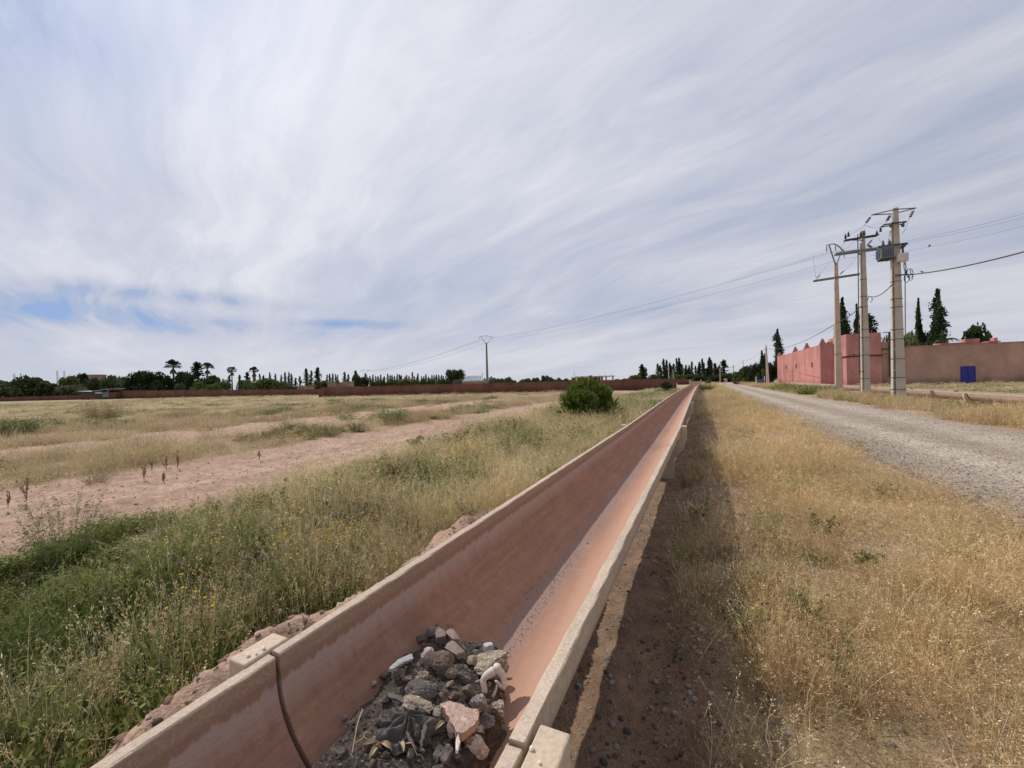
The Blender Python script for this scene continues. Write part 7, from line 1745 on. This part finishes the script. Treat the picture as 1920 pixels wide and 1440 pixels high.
# ------------------------------------------------------------------ wires
def wire(a, b, sag, r, label, name='wire', group='overhead wires of the power line', mat='wire', n=24):
    a = Vector(a); b = Vector(b); pts = [a.lerp(b, f) - Vector((0, 0, 4 * sag * f * (1 - f))) for f in np.linspace(0, 1, n)]
    mb = MB(); mb.tube(pts, r, 5); o = mb.build(name, M[mat]); tag(o, label, 'wire', group); return o
dirn = Vector((LD[0], LD[1], 0))
for k, nm_ in enumerate(('left', 'middle', 'right')):
    wire(pts9[k], left_pts[k], 0.9, .0085, 'thin %s wire from the lone pole to the V bracket of the leftmost pole' % {'left': 'lowest', 'middle': 'highest', 'right': 'farther'}[nm_])
    e_ = Vector(atd(1960, (391, 399, 415)[k] - (2, 2, 2)[k], 24 + k * .6))
    wire(left_pts[k], e_, .35, .007, '%s thin wire leaving the photo at the right edge' % ('topmost', 'second', 'third')[k])
    wire(pf[k], pts9[k], 1.5, .02, '%s faint wire running left from the lone pole' % ('near', 'middle', 'far')[k])
npt = world_of('near', (loc_at('near', 1700, 517)[0], -.22, loc_at('near', 1700, 517)[2]))
wire(npt, atd(1960, 461, 15.5), .15, .030, 'thick twisted black cable from the nearest pole to the right edge', 'cable', None, 'black')
a = world_of('near', (-.25, -.2, zof('near', 534))); b = world_of('mid', (.2, -.2, zof('mid', 557)))
wire(a, b, .28, .026, 'thick black cable sagging between the nearest and middle poles', 'cable', None, 'black')
c = world_of('mid', (-.2, -.15, zof('mid', 574))); d = world_of('left', (.1, .3, zof('left', 604)))
wire(c, d, .15, .026, 'thick black cable between the middle and leftmost poles', 'cable', None, 'black')
wire(d, (pA[0], pA[1], pA[2] - .5), .9, .026, 'thick black cable sagging from the leftmost pole past the pink roof to the paired posts', 'cable', None, 'black')
mb = MB(); q = np.linspace(0, 5, 12); b0 = b; mb.tube([tuple(b0 + np.array([.12 + .16 * math.sin(v), 0, -.22 - .2 * math.cos(v) * 1.0])) for v in q], .02, 5); tag(mb.build('cable_loop', M['black']), 'spare loop of black cable hanging on the middle pole', 'cable')
wire((pA[0], pA[1], pA[2] - .6), (pE[0], pE[1], pE[2]), .6, .02, 'thin cable from the paired posts back to the thin post above the trees'); wire(pE, pC, .8, .018, 'faint cable from the thin post down to the post at the road end')
# jumpers between the pole heads
for k, (a, b) in enumerate([(('near', 1621, 422), ('mid', 1590, 440)), (('near', 1621, 422), ('near', 1657, 425)), (('near', 1661, 417), ('mid', 1643, 440)), (('near', 1704, 412), ('near', 1690, 440)), (('near', 1668, 432), ('near', 1665, 450)), (('mid', 1647, 445), ('near', 1653, 452)),
                            (('left', 1528, 520), ('left', 1552, 495)), (('left', 1530, 521), ('left', 1524, 480)), (('left', 1578, 512), ('left', 1604, 484)), (('mid', 1584, 452), ('left', 1572, 470)), (('mid', 1602, 452), ('left', 1580, 468))]):
    A_ = world_of(a[0], loc_at(*a)); B_ = world_of(b[0], loc_at(*b)); wire(A_, B_, .12, .008, 'short looping jumper wire between the equipment on the pole heads', 'jumper_wire', 'jumper wires on the pole heads', n=8)
# birds on the wires
def bird(P, yaw, label, sc=1.0):
    e_ = None; mb = MB(); pr = [(0.005, -.085), (.022, -.075), (.042, -.04), (.050, 0), (.045, .035), (.028, .065), (.012, .08)]
    R = Matrix.Rotation(yaw, 3, 'Z') @ Matrix.Rotation(math.radians(62), 3, 'Y'); mb.lathe([(r_ * sc, z_ * sc) for r_, z_ in pr], (0, 0, .07 * sc), 10, R)
    hd = Vector(R @ Vector((0, 0, .085 * sc))) + Vector((0, 0, .095 * sc)); mb.lathe([(.004 * sc, -.03 * sc), (.024 * sc, -.018 * sc), (.030 * sc, 0), (.022 * sc, .02 * sc), (.004 * sc, .03 * sc)], hd, 10)
    fx = Matrix.Rotation(yaw, 3, 'Z'); mb.bar(hd + fx @ Vector((.025 * sc, 0, 0)), hd + fx @ Vector((.055 * sc, 0, -.005)), .008 * sc)
    tl = fx @ Vector((-.07 * sc, 0, .045 * sc)); mb.bar(tl, tl + fx @ Vector((-.12 * sc, 0, -.03 * sc)), .04 * sc, .01 * sc)
    for sy in (-.02, .02): mb.bar(fx @ Vector((0, sy * sc, .04 * sc)), fx @ Vector((.005, sy * sc, -.01)), .006 * sc)
    o = mb.build('perched_bird', M['black'], smooth=True); o.location = P; tag(o, label, 'bird', 'birds perched on the wires')
e_ = Vector(atd(1960, 413, 25.2)); a_ = left_pts[2]; best = min((a_.lerp(e_, f) - Vector((0, 0, 4 * .35 * f * (1 - f))) for f in np.linspace(0, 1, 400)), key=lambda p: abs((960 + F * ((np.array(p) - CAM) @ rgt) / ((np.array(p) - CAM) @ fwd)) - 1743))
bird(best, 0.6, 'small bird perched on the thin wire right of the nearest pole', 1.3)
b_ = Vector(atd(1960, 461, 15.5)); a_ = Vector(npt); best = min((a_.lerp(b_, f) - Vector((0, 0, 4 * .15 * f * (1 - f))) for f in np.linspace(0, 1, 400)), key=lambda p: abs((960 + F * ((np.array(p) - CAM) @ rgt) / ((np.array(p) - CAM) @ fwd)) - 1729))
bird(best + Vector((0, 0, .03)), 2.4, 'tiny bird on the thick black cable next to the nearest pole', .75)
